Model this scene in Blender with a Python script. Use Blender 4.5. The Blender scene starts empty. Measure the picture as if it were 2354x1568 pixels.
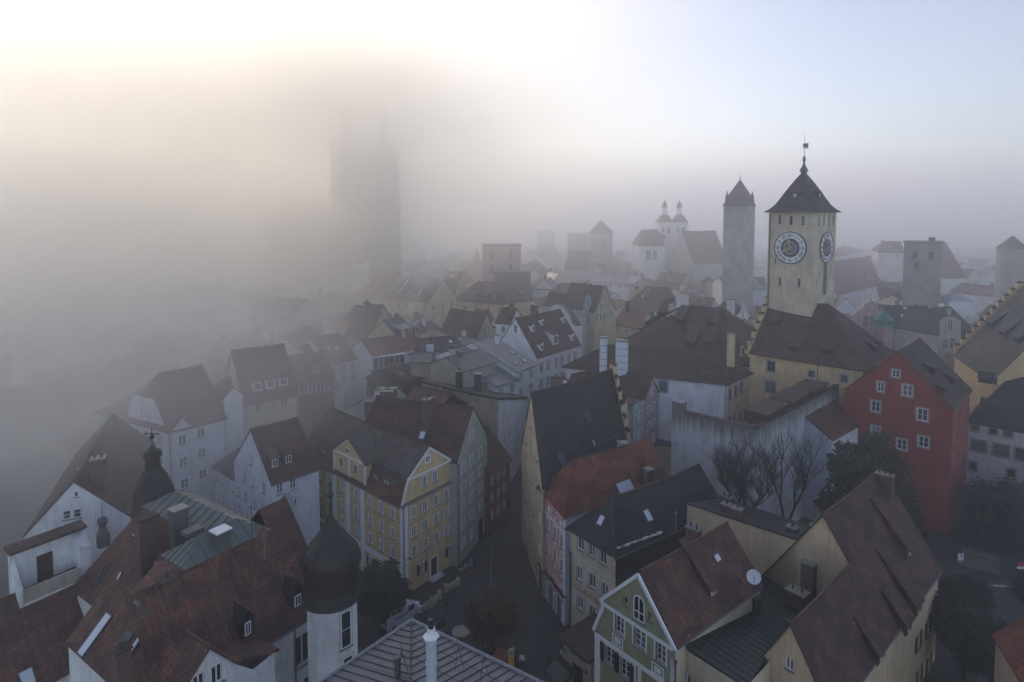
import bpy, bmesh, math, random
from mathutils import Vector, Matrix
from mathutils.geometry import tessellate_polygon
random.seed(7)
sc = bpy.context.scene
COL = sc.collection
rad = math.radians

# ---------------------------------------------------------------- camera
CH, PITCH, FP = 46.0, 3.5, 1400.0
cam = bpy.data.cameras.new("camera"); camo = bpy.data.objects.new("camera", cam); COL.objects.link(camo)
sc.camera = camo
cam.sensor_width = 36; cam.lens = 36 * FP / 2353
CX, CY = 1176.5, 590.6
cam.shift_y = -(784 - CY) / 2353
cam.clip_start = 1; cam.clip_end = 9000
camo.location = (0, 0, CH); camo.rotation_euler = (rad(90 - PITCH), 0, 0)

# ---------------------------------------------------------------- world, sun, exposure
SUN_AZ, SUN_EL = -30.0, 18.0
world = bpy.data.worlds.new("World"); sc.world = world; world.use_nodes = True
wt = world.node_tree; wt.nodes.clear()
wo = wt.nodes.new("ShaderNodeOutputWorld"); wb = wt.nodes.new("ShaderNodeBackground")
sky = wt.nodes.new("ShaderNodeTexSky"); sky.sky_type = 'NISHITA'; sky.sun_disc = False
sky.sun_elevation = rad(SUN_EL); sky.sun_rotation = rad(SUN_AZ)
sky.air_density = 1.0; sky.dust_density = 1.0; sky.ozone_density = 1.0; sky.altitude = 300
wb.inputs[1].default_value = 0.15
hs = wt.nodes.new('ShaderNodeHueSaturation'); hs.inputs['Saturation'].default_value = .86; hs.inputs['Hue'].default_value = .52
wt.links.new(sky.outputs[0], hs.inputs['Color']); wt.links.new(hs.outputs[0], wb.inputs[0]); wt.links.new(wb.outputs[0], wo.inputs[0])
sun = bpy.data.lights.new("sun", "SUN"); sun.energy = 2.2; sun.angle = rad(14); sun.color = (1, .80, .57)
suno = bpy.data.objects.new("sun", sun); COL.objects.link(suno)
SD = Vector((math.sin(rad(SUN_AZ)) * math.cos(rad(SUN_EL)), math.cos(rad(SUN_AZ)) * math.cos(rad(SUN_EL)), math.sin(rad(SUN_EL))))
suno.rotation_euler = SD.to_track_quat('Z', 'Y').to_euler(); suno.location = SD * 300
vs = sc.view_settings; vs.view_transform = 'Standard'; vs.look = 'None'; vs.exposure = 0.6; vs.gamma = 1
vs.use_curve_mapping = False
cy = sc.cycles
cy.volume_bounces = 12; cy.max_bounces = 12; cy.diffuse_bounces = 3; cy.glossy_bounces = 2; cy.transmission_bounces = 2
cy.volume_step_rate = 3; cy.volume_max_steps = 96; cy.use_denoising = True
cy.sample_clamp_indirect = 4

# ---------------------------------------------------------------- materials
MATS = {}
def mat(key, col, rough=.85, metal=0, build=None):
    if key in MATS: return MATS[key]
    m = bpy.data.materials.new(key); m.use_nodes = True; nt = m.node_tree
    b = nt.nodes["Principled BSDF"]
    b.inputs['Base Color'].default_value = (*col, 1); b.inputs['Roughness'].default_value = rough
    b.inputs['Metallic'].default_value = metal
    if build: build(nt, b, col)
    MATS[key] = m; return m
def N(nt, t, **k):
    n = nt.nodes.new(t)
    for a, v in k.items():
        if a.startswith('i_'):
            n.inputs[a[2:].replace('_', ' ')].default_value = v
        else: setattr(n, a, v)
    return n
def coord(nt, which='Object', scale=(1, 1, 1)):
    tc = N(nt, "ShaderNodeTexCoord"); mp = N(nt, "ShaderNodeMapping"); mp.inputs['Scale'].default_value = scale
    nt.links.new(tc.outputs[which], mp.inputs[0]); return mp.outputs[0]
def ramp(nt, src, p0, c0, p1, c1):
    r = N(nt, "ShaderNodeValToRGB"); e = r.color_ramp.elements
    e[0].position = p0; e[0].color = (*c0, 1) if len(c0) == 3 else c0; e[1].position = p1; e[1].color = (*c1, 1) if len(c1) == 3 else c1
    nt.links.new(src, r.inputs[0]); return r.outputs[0]
def mixc(nt, fac, a, b, mode='MIX'):
    m = N(nt, "ShaderNodeMix", data_type='RGBA', blend_type=mode)
    if isinstance(fac, (int, float)): m.inputs[0].default_value = fac
    else: nt.links.new(fac, m.inputs[0])
    for s, i in ((a, 6), (b, 7)):
        if isinstance(s, (tuple, list)): m.inputs[i].default_value = (*s[:3], 1)
        else: nt.links.new(s, m.inputs[i])
    return m.outputs[2]
def bump(nt, b, h, strength=.4, dist=.03):
    bp = N(nt, "ShaderNodeBump"); bp.inputs['Strength'].default_value = strength; bp.inputs['Distance'].default_value = dist
    nt.links.new(h, bp.inputs['Height']); nt.links.new(bp.outputs[0], b.inputs['Normal'])
G3 = lambda v: (v, v, v)
def plaster(key, col, dirt=.5, dcol=None):
    dirt = min(.95, dirt * 1.5)
    def f(nt, b, col):
        n1 = N(nt, "ShaderNodeTexNoise", i_Scale=.35, i_Detail=6, i_Roughness=.65); nt.links.new(coord(nt), n1.inputs[0])
        n2 = N(nt, "ShaderNodeTexNoise", i_Scale=1.0, i_Detail=5, i_Roughness=.7); nt.links.new(coord(nt, scale=(2.2, 2.2, .22)), n2.inputs[0])
        n3 = N(nt, "ShaderNodeTexNoise", i_Scale=9, i_Detail=4); nt.links.new(coord(nt), n3.inputs[0])
        d = dcol or tuple(c * .45 for c in col)
        f1 = ramp(nt, n1.outputs[0], .40, G3(0), .68, G3(min(1, dirt * 1.25)))
        c1 = mixc(nt, f1, col, d)
        f2 = ramp(nt, n2.outputs[0], .47, G3(0), .72, G3(min(1, dirt * 1.3)))
        c2 = mixc(nt, f2, c1, d)
        f3 = ramp(nt, n3.outputs[0], .3, G3(.86), .7, G3(1.1))
        c3 = mixc(nt, 1, c2, f3, 'MULTIPLY')
        nt.links.new(c3, b.inputs['Base Color']); bump(nt, b, n3.outputs[0], .25, .02)
    return mat('plaster_' + key, col, .9, 0, f)
def tiles(key, col, col2, moss=.35, mcol=(.035, .038, .022), w=.22, row=.27, rough=.8):
    def f(nt, b, col):
        uv = coord(nt, 'UV')
        br = N(nt, "ShaderNodeTexBrick", offset=.5); nt.links.new(uv, br.inputs[0])
        br.inputs['Color1'].default_value = (*col, 1); br.inputs['Color2'].default_value = (*col2, 1)
        br.inputs['Mortar'].default_value = (*[c * .35 for c in col2], 1)
        br.inputs['Scale'].default_value = 1; br.inputs['Mortar Size'].default_value = .03; br.inputs['Mortar Smooth'].default_value = .6
        br.inputs['Bias'].default_value = 0; br.inputs['Brick Width'].default_value = w; br.inputs['Row Height'].default_value = row
        n1 = N(nt, "ShaderNodeTexNoise", i_Scale=.28, i_Detail=8, i_Roughness=.7); nt.links.new(uv, n1.inputs[0])
        n2 = N(nt, "ShaderNodeTexNoise", i_Scale=1.0, i_Detail=6, i_Roughness=.75); nt.links.new(coord(nt, 'UV', (1.6, .35, 1)), n2.inputs[0])
        n3 = N(nt, "ShaderNodeTexNoise", i_Scale=3.5, i_Detail=4); nt.links.new(uv, n3.inputs[0])
        c0 = mixc(nt, ramp(nt, n1.outputs[0], .40, G3(0), .62, G3(.85)), br.outputs[0], tuple(c * .62 for c in col2))
        c1 = mixc(nt, ramp(nt, n2.outputs[0], .47, G3(0), .66, G3(moss * 1.6 if moss < .6 else .95)), c0, mcol)
        vo = N(nt, "ShaderNodeTexVoronoi", i_Scale=1.0); nt.links.new(coord(nt, 'UV', (.55, .9, 1)), vo.inputs[0])
        sv = N(nt, "ShaderNodeSeparateColor"); nt.links.new(vo.outputs['Color'], sv.inputs[0])
        c1 = mixc(nt, 1, c1, ramp(nt, sv.outputs[0], .15, G3(.72), .85, G3(1.3)), 'MULTIPLY')
        n4 = N(nt, "ShaderNodeTexNoise", i_Scale=1.0, i_Detail=3); nt.links.new(coord(nt, 'UV', (5, .25, 1)), n4.inputs[0])
        c1 = mixc(nt, 1, c1, ramp(nt, n4.outputs[0], .35, G3(.75), .65, G3(1.2)), 'MULTIPLY')
        c2 = mixc(nt, 1, c1, ramp(nt, n3.outputs[0], .3, G3(.6), .7, G3(1.35)), 'MULTIPLY')
        nt.links.new(c2, b.inputs['Base Color'])
        # courses: saw-tooth height along the slope
        sx = N(nt, "ShaderNodeSeparateXYZ"); nt.links.new(uv, sx.inputs[0])
        dv = N(nt, "ShaderNodeMath", operation='DIVIDE'); dv.inputs[1].default_value = row; nt.links.new(sx.outputs[1], dv.inputs[0])
        fr = N(nt, "ShaderNodeMath", operation='FRACT'); nt.links.new(dv.outputs[0], fr.inputs[0])
        iv = N(nt, "ShaderNodeMath", operation='SUBTRACT'); iv.inputs[0].default_value = 1; nt.links.new(fr.outputs[0], iv.inputs[1])
        ad = N(nt, "ShaderNodeMath", operation='MULTIPLY_ADD'); nt.links.new(n3.outputs[0], ad.inputs[0]); ad.inputs[1].default_value = 1.4
        nt.links.new(iv.outputs[0], ad.inputs[2])
        bump(nt, b, ad.outputs[0], .7, .035)
    return mat('tiles_' + key, col, rough, 0, f)
def metalroof(key, col, rough=.45, seam=None, dirt=.4):
    def f(nt, b, col):
        uv = coord(nt, 'UV')
        n1 = N(nt, "ShaderNodeTexNoise", i_Scale=.6, i_Detail=7, i_Roughness=.65); nt.links.new(coord(nt), n1.inputs[0])
        c = mixc(nt, ramp(nt, n1.outputs[0], .35, G3(0), .75, G3(dirt)), col, tuple(x * .5 for x in col))
        if seam:
            sx = N(nt, "ShaderNodeSeparateXYZ"); nt.links.new(uv, sx.inputs[0])
            dv = N(nt, "ShaderNodeMath", operation='DIVIDE'); dv.inputs[1].default_value = seam; nt.links.new(sx.outputs[0], dv.inputs[0])
            fr = N(nt, "ShaderNodeMath", operation='FRACT'); nt.links.new(dv.outputs[0], fr.inputs[0])
            lt = N(nt, "ShaderNodeMath", operation='LESS_THAN'); lt.inputs[1].default_value = .1; nt.links.new(fr.outputs[0], lt.inputs[0])
            c = mixc(nt, lt.outputs[0], c, tuple(x * .45 for x in col)); bump(nt, b, lt.outputs[0], .8, .04)
        nt.links.new(c, b.inputs['Base Color'])
    return mat('metal_' + key, col, rough, .25, f)
def paint(key, col, rough=.5, metal=0): return mat('paint_' + key, col, rough, metal)
def brickm(key, col):
    def f(nt, b, col):
        br = N(nt, "ShaderNodeTexBrick"); nt.links.new(coord(nt, 'UV'), br.inputs[0])
        br.inputs['Color1'].default_value = (*col, 1); br.inputs['Color2'].default_value = (*[c * .6 for c in col], 1)
        br.inputs['Mortar'].default_value = (.16, .15, .14, 1); br.inputs['Scale'].default_value = 1
        br.inputs['Mortar Size'].default_value = .012; br.inputs['Brick Width'].default_value = .25; br.inputs['Row Height'].default_value = .09
        nt.links.new(br.outputs[0], b.inputs['Base Color']); bump(nt, b, br.outputs[1], .5, -.02)
    return mat('brick_' + key, col, .9, 0, f)
def leafm(key, col, col2):
    def f(nt, b, col):
        n1 = N(nt, "ShaderNodeTexNoise", i_Scale=.8, i_Detail=4); nt.links.new(coord(nt), n1.inputs[0])
        nt.links.new(mixc(nt, ramp(nt, n1.outputs[0], .35, G3(0), .65, G3(1)), col, col2), b.inputs['Base Color'])
    return mat('leaf_' + key, col, .7, 0, f)
def stonew(key, col, sc_=1.0):
    def f(nt, b, col):
        v = N(nt, "ShaderNodeTexBrick"); nt.links.new(coord(nt, 'UV'), v.inputs[0])
        v.inputs['Color1'].default_value = (*col, 1); v.inputs['Color2'].default_value = (*[c * .75 for c in col], 1)
        v.inputs['Mortar'].default_value = (*[c * .55 for c in col], 1); v.inputs['Scale'].default_value = 1
        v.inputs['Mortar Size'].default_value = .03; v.inputs['Brick Width'].default_value = .9 * sc_; v.inputs['Row Height'].default_value = .45 * sc_
        n1 = N(nt, "ShaderNodeTexNoise", i_Scale=.3, i_Detail=6); nt.links.new(coord(nt), n1.inputs[0])
        nt.links.new(mixc(nt, 1, v.outputs[0], ramp(nt, n1.outputs[0], .3, G3(.7), .7, G3(1.15)), 'MULTIPLY'), b.inputs['Base Color'])
    return mat('stone_' + key, col, .9, 0, f)

GLASS = paint('glass', (.018, .022, .028), .12)
GLASSB = paint('glass_bright', (.30, .34, .40), .12)
GLASSC = paint('glass_curtained', (.13, .135, .13), .25); GLASSD = paint('glass_dim', (.05, .058, .07), .15)
WHITE = paint('white', (.72, .74, .76), .5)
OFFW = plaster('offwhite', (.62, .63, .63), .25)
DARK = paint('dark', (.02, .02, .022), .6)
DWOOD = paint('brown_wood', (.05, .022, .018), .6)
ZINC = metalroof('zinc', (.20, .21, .22), .4)
COPPER = metalroof('dark_copper', (.028, .026, .027), .6)
BRICK = brickm('red', (.12, .05, .035))
LEAD = metalroof('lead', (.10, .105, .11), .5)
GOLD = paint('gold', (.55, .36, .08), .35, .8)
RIDGEC = tiles('ridge_cap', (.17, .08, .055), (.10, .055, .042), .4)
RIDGE = tiles('ridge', (.10, .045, .03), (.07, .035, .028), .3)

# ---------------------------------------------------------------- projection helpers
_f = Vector((0, math.cos(rad(PITCH)), -math.sin(rad(PITCH)))); _u = Vector((0, math.sin(rad(PITCH)), math.cos(rad(PITCH)))); _r = Vector((1, 0, 0))
CAM = Vector((0, 0, CH))
def ray(p): return _r * ((p[0] - CX) / FP) + _f + _u * ((CY - p[1]) / FP)
def G(p, z):
    d = ray(p); return CAM + d * ((z - CH) / d.z)
def hit(p, q, n):
    d = ray(p); return CAM + d * ((q - CAM).dot(n) / d.dot(n))
def zat(p, xy):      # height of the pixel's ray where it passes over the point xy
    d = ray(p); n = Vector((xy[0], xy[1], 0)); k = n.dot(n) / d.dot(n); return CH + d.z * k
def crop(x0, y0, s): return lambda x, y: ((x0 + x / s) / 1.7408, (y0 + y / s) / 1.7408)
R1 = crop(0, 1700, 1.5236); R2 = crop(1000, 1700, 1.5242); R3 = crop(2000, 1700, 1.5236); R4 = crop(3000, 1700, 1.5237)
M1 = crop(200, 1200, 2.24); M2 = crop(1100, 1200, 2.24); M3 = crop(2000, 1200, 2.24); M4 = crop(3000, 1100, 1.96)
U1 = crop(2200, 700, 2.6133); U2 = crop(2900, 500, 1.96); U3 = crop(3300, 850, 2.8505); U4 = crop(1400, 850, 2.6156)
U5 = crop(700, 600, 2.24); U6 = crop(2600, 1600, 2.6129)
C1 = crop(2200, 2250, 3.2727); C2 = crop(1600, 2250, 3.2738); C3 = crop(2100, 1900, 2.614); C4 = crop(3600, 1950, 2.012); C5 = crop(1350, 2100, 3.136)

# ---------------------------------------------------------------- mesh helpers
def setuv(me):
    uv = me.uv_layers.new(name="UVMap").data
    vs_ = me.vertices
    for p in me.polygons:
        n = p.normal
        h = Vector((-n.y, n.x, 0))
        h = h.normalized() if h.length > .02 else Vector((1, 0, 0))
        s = n.cross(h)
        for li, vi in zip(p.loop_indices, p.vertices):
            c = vs_[vi].co; uv[li].uv = (h.dot(c), s.dot(c))
class MB:
    def __init__(s): s.v = []; s.f = []; s.m = []
    def face(s, pts, m=0):
        i = len(s.v); s.v += [tuple(p) for p in pts]; s.f.append(tuple(range(i, i + len(pts)))); s.m.append(m)
    def box(s, a, b, m=0, M=None):
        x0, y0, z0 = a; x1, y1, z1 = b; i = len(s.v)
        P = [Vector((x, y, z)) for x in (x0, x1) for y in (y0, y1) for z in (z0, z1)]
        if M is not None: P = [M @ p for p in P]
        s.v += [tuple(p) for p in P]
        for f in ((0, 1, 3, 2), (4, 6, 7, 5), (0, 4, 5, 1), (2, 3, 7, 6), (0, 2, 6, 4), (1, 5, 7, 3)):
            s.f.append(tuple(i + k for k in f)); s.m.append(m)
    def hexa(s, bot, top, m=0):
        i = len(s.v); n = len(bot); s.v += [tuple(p) for p in bot] + [tuple(p) for p in top]
        s.f.append(tuple(range(i + n - 1, i - 1, -1))); s.f.append(tuple(range(i + n, i + 2 * n))); s.m += [m, m]
        for k in range(n):
            k2 = (k + 1) % n; s.f.append((i + k, i + k2, i + n + k2, i + n + k)); s.m.append(m)
    def tube(s, a, b, r0, r1=None, n=8, m=0, cap=True):
        r1 = r0 if r1 is None else r1
        a = Vector(a); b = Vector(b); d = (b - a).normalized()
        e = d.orthogonal().normalized(); g = d.cross(e); i = len(s.v)
        for c, r in ((a, r0), (b, r1)):
            for k in range(n):
                t = 2 * math.pi * k / n; s.v.append(tuple(c + e * (r * math.cos(t)) + g * (r * math.sin(t))))
        for k in range(n):
            k2 = (k + 1) % n; s.f.append((i + k, i + k2, i + n + k2, i + n + k)); s.m.append(m)
        if cap:
            s.f.append(tuple(range(i + n - 1, i - 1, -1))); s.f.append(tuple(range(i + n, i + 2 * n))); s.m += [m, m]
    def lathe(s, c, prof, n=16, m=0, sq=None):
        c = Vector(c); i = len(s.v)
        for r, z in prof:
            for k in range(n):
                t = 2 * math.pi * (k + .5) / n; s.v.append((c.x + r * math.cos(t), c.y + r * math.sin(t), c.z + z))
        for j in range(len(prof) - 1):
            for k in range(n):
                k2 = (k + 1) % n; s.f.append((i + j * n + k, i + j * n + k2, i + (j + 1) * n + k2, i + (j + 1) * n + k)); s.m.append(m)
        s.f.append(tuple(range(i, i + n))[::-1]); s.f.append(tuple(i + (len(prof) - 1) * n + k for k in range(n))); s.m += [m, m]
    def mesh(s, name, mats, uv=True, fix=True, smooth=False):
        me = bpy.data.meshes.new(name); me.from_pydata(s.v, [], s.f)
        for m in (mats if isinstance(mats, (list, tuple)) else [mats]): me.materials.append(m)
        if len(me.materials) > 1:
            me.polygons.foreach_set('material_index', s.m)
        if fix:
            bm = bmesh.new(); bm.from_mesh(me); bmesh.ops.recalc_face_normals(bm, faces=bm.faces); bm.to_mesh(me); bm.free()
        if smooth:
            me.polygons.foreach_set('use_smooth', [True] * len(me.polygons))
        if uv: setuv(me)
        me.update(); return me
    def obj(s, name, mats, parent=None, **k): return put(name, s.mesh(name, mats, **k), parent)
def put(name, me, parent=None, M=None):
    o = bpy.data.objects.new(name, me); COL.objects.link(o)
    if parent is not None:
        o.parent = parent
        pm = parent.get('_w'); 
    if M is not None: o.matrix_basis = M
    return o
def tag(o, label=None, cat=None, group=None, kind=None):
    if label: o['label'] = label
    if cat: o['category'] = cat
    if group: o['group'] = group
    if kind: o['kind'] = kind
    return o
def empty(name, loc, label, cat, group=None):
    o = bpy.data.objects.new(name, None); COL.objects.link(o); o.location = loc; o.empty_display_size = .5
    return tag(o, label, cat, group)
class Root:       # a thing whose children are written in world coordinates
    pass
def thing(name, loc, label, cat, group=None):
    o = empty(name, (loc[0], loc[1], loc[2] if len(loc) > 2 else 0), label, cat, group); return o
def addw(mb, name, mats, root, **k):       # mesh given in world coords, parented under root (an unrotated Empty)
    L = root.location
    mb.v = [(x - L.x, y - L.y, z - L.z) for x, y, z in mb.v]
    return mb.obj(name, mats, root, **k)
def child_of(o, parent, M):                # world matrix M on an object under an unrotated top Empty or its origin-placed child
    o.parent = parent; o.matrix_basis = M

# ---------------------------------------------------------------- windows
WCACHE = {}
def win_meshes(w, h, cols=2, rows=2, surround=None, frame='white', glass=None, sill=True, arch=False, depth=.12, sw=.13, flush=False):
    key = (round(w, 2), round(h, 2), cols, rows, surround.name if surround else None, frame, glass.name if glass else None, sill, arch, flush)
    if key in WCACHE: return WCACHE[key]
    fm = {'white': WHITE, 'dark': DARK, 'brown': DWOOD, 'grey': ZINC}[frame]
    gl = glass or GLASS
    mb = MB(); y0 = -.035 if flush else depth - .05; y1 = y0 + .05
    fw = min(.09, w * .11)
    if arch:
        hh = h - w / 2; n = 8
        ptsO = [(w / 2 * math.cos(math.pi * k / n), hh / 2 - w / 4 + w / 2 * math.sin(math.pi * k / n)) for k in range(n + 1)]
        zb = -h / 2; zc = h / 2 - w / 2
        ptsO = [(w / 2 * math.cos(math.pi * k / n), zc + w / 2 * math.sin(math.pi * k / n)) for k in range(n + 1)]
        ptsI = [((w / 2 - fw) * math.cos(math.pi * k / n), zc + (w / 2 - fw) * math.sin(math.pi * k / n)) for k in range(n + 1)]
        for k in range(n):
            a, b, c, d = ptsO[k], ptsO[k + 1], ptsI[k + 1], ptsI[k]
            mb.hexa([(q[0], y0, q[1]) for q in (a, b, c, d)], [(q[0], y1, q[1]) for q in (a, b, c, d)], 0)
        for sx in (-1, 1): mb.box((min(sx * w / 2, sx * (w / 2 - fw)), y0, zb), (max(sx * w / 2, sx * (w / 2 - fw)), y1, zc), 0)
        mb.box((-w / 2, y0, zb), (w / 2, y1, zb + fw), 0)
        mb.box((-.04, y0 - .01, zb), (.04, y1, h / 2 - fw), 0); mb.box((-w / 2, y0 - .005, zb + h * .33), (w / 2, y1 - .01, zb + h * .33 + .06), 0)
    else:
        mb.box((-w / 2, y0, -h / 2), (-w / 2 + fw, y1, h / 2), 0); mb.box((w / 2 - fw, y0, -h / 2), (w / 2, y1, h / 2), 0)
        mb.box((-w / 2 + fw, y0, -h / 2), (w / 2 - fw, y1, -h / 2 + fw), 0); mb.box((-w / 2 + fw, y0, h / 2 - fw), (w / 2 - fw, y1, h / 2), 0)
        for k in range(1, cols):
            x = -w / 2 + w * k / cols; t = fw * .55; mb.box((x - t, y0 - .015, -h / 2), (x + t, y1, h / 2), 0)
        for k in range(1, rows):
            z = -h / 2 + h * k / rows; mb.box((-w / 2, y0 + .004, z - .022), (w / 2, y1 - .01, z + .022), 0)
    if surround:
        p = -.03; q = 0.0
        o1, o2 = w / 2, w / 2 + sw
        if not arch:
            mb.box((-o2, p, -h / 2), (-o1, q, h / 2), 1); mb.box((o1, p, -h / 2), (o2, q, h / 2), 1)
            mb.box((-o2, p, h / 2), (o2, q, h / 2 + sw), 1); mb.box((-o2, p, -h / 2 - sw), (o2, q, -h / 2), 1)
    if sill: mb.box((-w / 2 - .1, -.16, -h / 2 - .07), (w / 2 + .1, depth - .02, -h / 2 - .005), 2)
    me = mb.mesh('window', [fm, surround or WHITE, ZINC], uv=False)
    panes = []
    n = cols if cols <= 2 else 1
    for k in range(n):
        pb = MB(); a = -w / 2 + w * k / n + .02; b = -w / 2 + w * (k + 1) / n - .02
        if arch:
            zc = h / 2 - w / 2; pts = [(w / 2 * .98 * math.cos(math.pi * j / 8), zc + w / 2 * .98 * math.sin(math.pi * j / 8)) for j in range(9)] + [(-w / 2 * .98, -h / 2), (w / 2 * .98, -h / 2)]
            pb.hexa([(q[0], y1 - .02, q[1]) for q in pts], [(q[0], y1 + .0, q[1]) for q in pts]); panes.append(pb.mesh('pane', gl, uv=False)); break
        pb.box((a, y1 - .025, -h / 2 + .02), (b, y1 - .005, h / 2 - .02)); panes.append(pb.mesh('pane', gl, uv=False))
    WCACHE[key] = (me, panes); return WCACHE[key]
wrg = random.Random(5)
def place_window(root, pos, nrm, w, h, near=True, name='window', **st):
    if 'glass' not in st: st['glass'] = wrg.choice([GLASS, GLASS, GLASS, GLASSC, GLASSC, GLASSD])
    Z = Vector((0, 0, 1)); X = Z.cross(nrm).normalized(); Y = -nrm
    M = Matrix.Translation(pos - root.location) @ Matrix((X, Y, Z)).transposed().to_4x4()
    me, panes = win_meshes(w, h, **st)
    o = put(name, me, root, M)
    if near:
        for p in panes: put('pane', p, o)
    else: put('pane', panes[0], o) if len(panes) == 1 else [put('pane', p, o) for p in panes]
    return o
WINFLAT = {}; DFRAME = None
def flat_window(root, pos, nrm, w, h, frame=None, glass=None, name='window'):
    """small window of a dormer: frame and glass in one mesh (the part tree ends here)"""
    key = (round(w, 2), round(h, 2), frame.name if frame else '', glass.name if glass else '')
    if key not in WINFLAT:
        mb = MB(); f = .09
        mb.box((-w / 2, -.05, -h / 2), (w / 2, 0, h / 2), 0)
        g = (w - 3 * f) / 2
        for a in (-w / 2 + f, f / 2): mb.box((a, -.06, -h / 2 + f), (a + g, -.045, h / 2 - f), 1)
        WINFLAT[key] = mb.mesh('window', [frame or WHITE, glass or GLASS], uv=False)
    Z = Vector((0, 0, 1)); X = Z.cross(nrm).normalized()
    return put(name, WINFLAT[key], root, Matrix.Translation(pos) @ Matrix((X, -nrm, Z)).transposed().to_4x4())

# ---------------------------------------------------------------- houses
FOOT = []; srg = random.Random(3)
def xy(E):
    if len(E) == 2 and isinstance(E[0], (int, float)): return Vector((E[0], E[1], 0))      # world metres
    p, z = E; g = G(p, z); return Vector((g.x, g.y, 0))
class House:
    def __init__(s, name, label, E0, E1, E2, z, cat='house', group=None, back=None):
        s.O = xy(E0); d = xy(E1) - s.O; s.a = d.length; s.u = d / s.a
        per = Vector((-s.u.y, s.u.x, 0))
        if isinstance(E2, (int, float)):
            mid = s.O + d * .5
            if per.dot(mid) < 0: per = -per
            if E2 < 0: per = -per
            s.v = per; s.b = abs(E2)
        else:
            w = xy(E2) - s.O; s.b = w.length; s.v = w / s.b
        if per.dot(s.v) < 0: per = -per
        s.nF = -per; s.nB = per
        pv = Vector((-s.v.y, s.v.x, 0))
        if pv.dot(s.u) < 0: pv = -pv
        s.nR = pv; s.nL = -pv
        s.z = z; s.root = thing(name, s.O, label, cat, group)
        s.holes = {k: [] for k in 'FBLR'}; s.polys = {'F': [(0, 0), (s.a, 0), (s.a, z), (0, z)], 'B': [(0, 0), (s.a, 0), (s.a, z), (0, z)],
                                                     'L': [(0, 0), (s.b, 0), (s.b, z), (0, z)], 'R': [(0, 0), (s.b, 0), (s.b, z), (0, z)]}
        s.planes = []
        c = s.O + s.u * (s.a / 2) + s.v * (s.b / 2); FOOT.append((c.x, c.y, max(s.a, s.b) * .62))
        FOOT.append((s.O.x + s.u.x * s.a * .25 + s.v.x * s.b * .5, s.O.y + s.u.y * s.a * .25 + s.v.y * s.b * .5, min(s.a, s.b) * .7))
    def P(s, a, b, z): q = s.O + s.u * a + s.v * b; return Vector((q.x, q.y, z))
    def fr(s, k):
        if k == 'F': return s.O, s.u, s.nF
        if k == 'B': return s.O + s.v * s.b, s.u, s.nB
        if k == 'L': return s.O, s.v, s.nL
        return s.O + s.u * s.a, s.v, s.nR
    def px(s, k, p):
        o, d, n = s.fr(k); h = hit(p, o, n); return ((h - o).dot(d), h.z)
    def gable(s, wall, apex=None, zr=None, f=None):
        """set a symmetric or given gable profile on wall (F -> ridge along v, L -> ridge along u). apex is a pixel on that wall"""
        L = s.a if wall == 'F' else s.b
        if apex is not None:
            c, zr_ = s.px(wall, apex); zr = zr or zr_
            if f is None: f = min(.95, max(.05, c / L))
        f = .5 if f is None else f
        s.zr = zr
        return [(0, s.z), (L * f, zr), (L, s.z)]
    def setprof(s, wall, prof, both=True):
        s.prof = prof; s.ax = 'v' if wall in 'FB' else 'u'
        poly = [(prof[0][0], 0), (prof[-1][0], 0)] + list(reversed(prof))
        for k in ('FB' if wall in 'FB' else 'LR'): s.polys[k] = poly
        o = 'LR' if wall in 'FB' else 'FB'
        L = s.b if wall in 'FB' else s.a
        s.polys[o[0]] = [(0, 0), (L, 0), (L, prof[0][1]), (0, prof[0][1])]
        s.polys[o[1]] = [(0, 0), (L, 0), (L, prof[-1][1]), (0, prof[-1][1])]
    def win(s, k, pts, w, h, px=True, **st):
        for p in pts:
            c = s.px(k, p) if px else p
            s.holes[k].append((c[0], c[1], w, h, st))
    def grid(s, k, cs, zs, w, h, **st):
        for z in zs:
            for c in cs: s.holes[k].append((c, z, w, h, st))
    def cols(s, k, pxs): return [s.px(k, p)[0] for p in pxs]
    def walls(s, mats, holes=True, near=True, skip='', reveal=.13, wname='wall'):
        mb = MB(); ml = []; idx = {}
        for k in 'FBLR':
            if k in skip: continue
            m = mats.get(k, mats.get('*')) if isinstance(mats, dict) else mats
            if m.name not in idx: idx[m.name] = len(ml); ml.append(m)
            mi = idx[m.name]; o, d, n = s.fr(k); outer = s.polys[k]
            loops = [[Vector((c, z, 0)) for c, z in outer]]; hs = []
            for (c, z, w, h, st) in s.holes[k]:
                if holes and not st.get('flush') and not st.get('arch'):
                    r = [(c - w / 2, z - h / 2), (c + w / 2, z - h / 2), (c + w / 2, z + h / 2), (c - w / 2, z + h / 2)]
                    hs.append(r); loops.append([Vector((a, b, 0)) for a, b in r])
            flat = [p for l in loops for p in l]; base = len(mb.v)
            for p in flat: q = o + d * p.x; mb.v.append((q.x, q.y, p.y))
            for t in tessellate_polygon(loops): mb.f.append(tuple(base + i for i in t)); mb.m.append(mi)
            for r in hs:
                for j in range(4):
                    (a0, b0), (a1, b1) = r[j], r[(j + 1) % 4]
                    q0 = o + d * a0; q1 = o + d * a1; e = -n * reveal
                    mb.face([(q0.x, q0.y, b0), (q1.x, q1.y, b1), (q1.x + e.x, q1.y + e.y, b1), (q0.x + e.x, q0.y + e.y, b0)], mi)
        addw(mb, wname, ml, s.root, fix=False)
        for k in 'FBLR':
            if k in skip: continue
            o, d, n = s.fr(k)
            for (c, z, w, h, st) in s.holes[k]:
                q = o + d * c; stt = dict(st)
                if not holes or stt.get('arch'): stt['flush'] = True
                place_window(s.root, Vector((q.x, q.y, z)), n, w, h, near, **stt)
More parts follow.
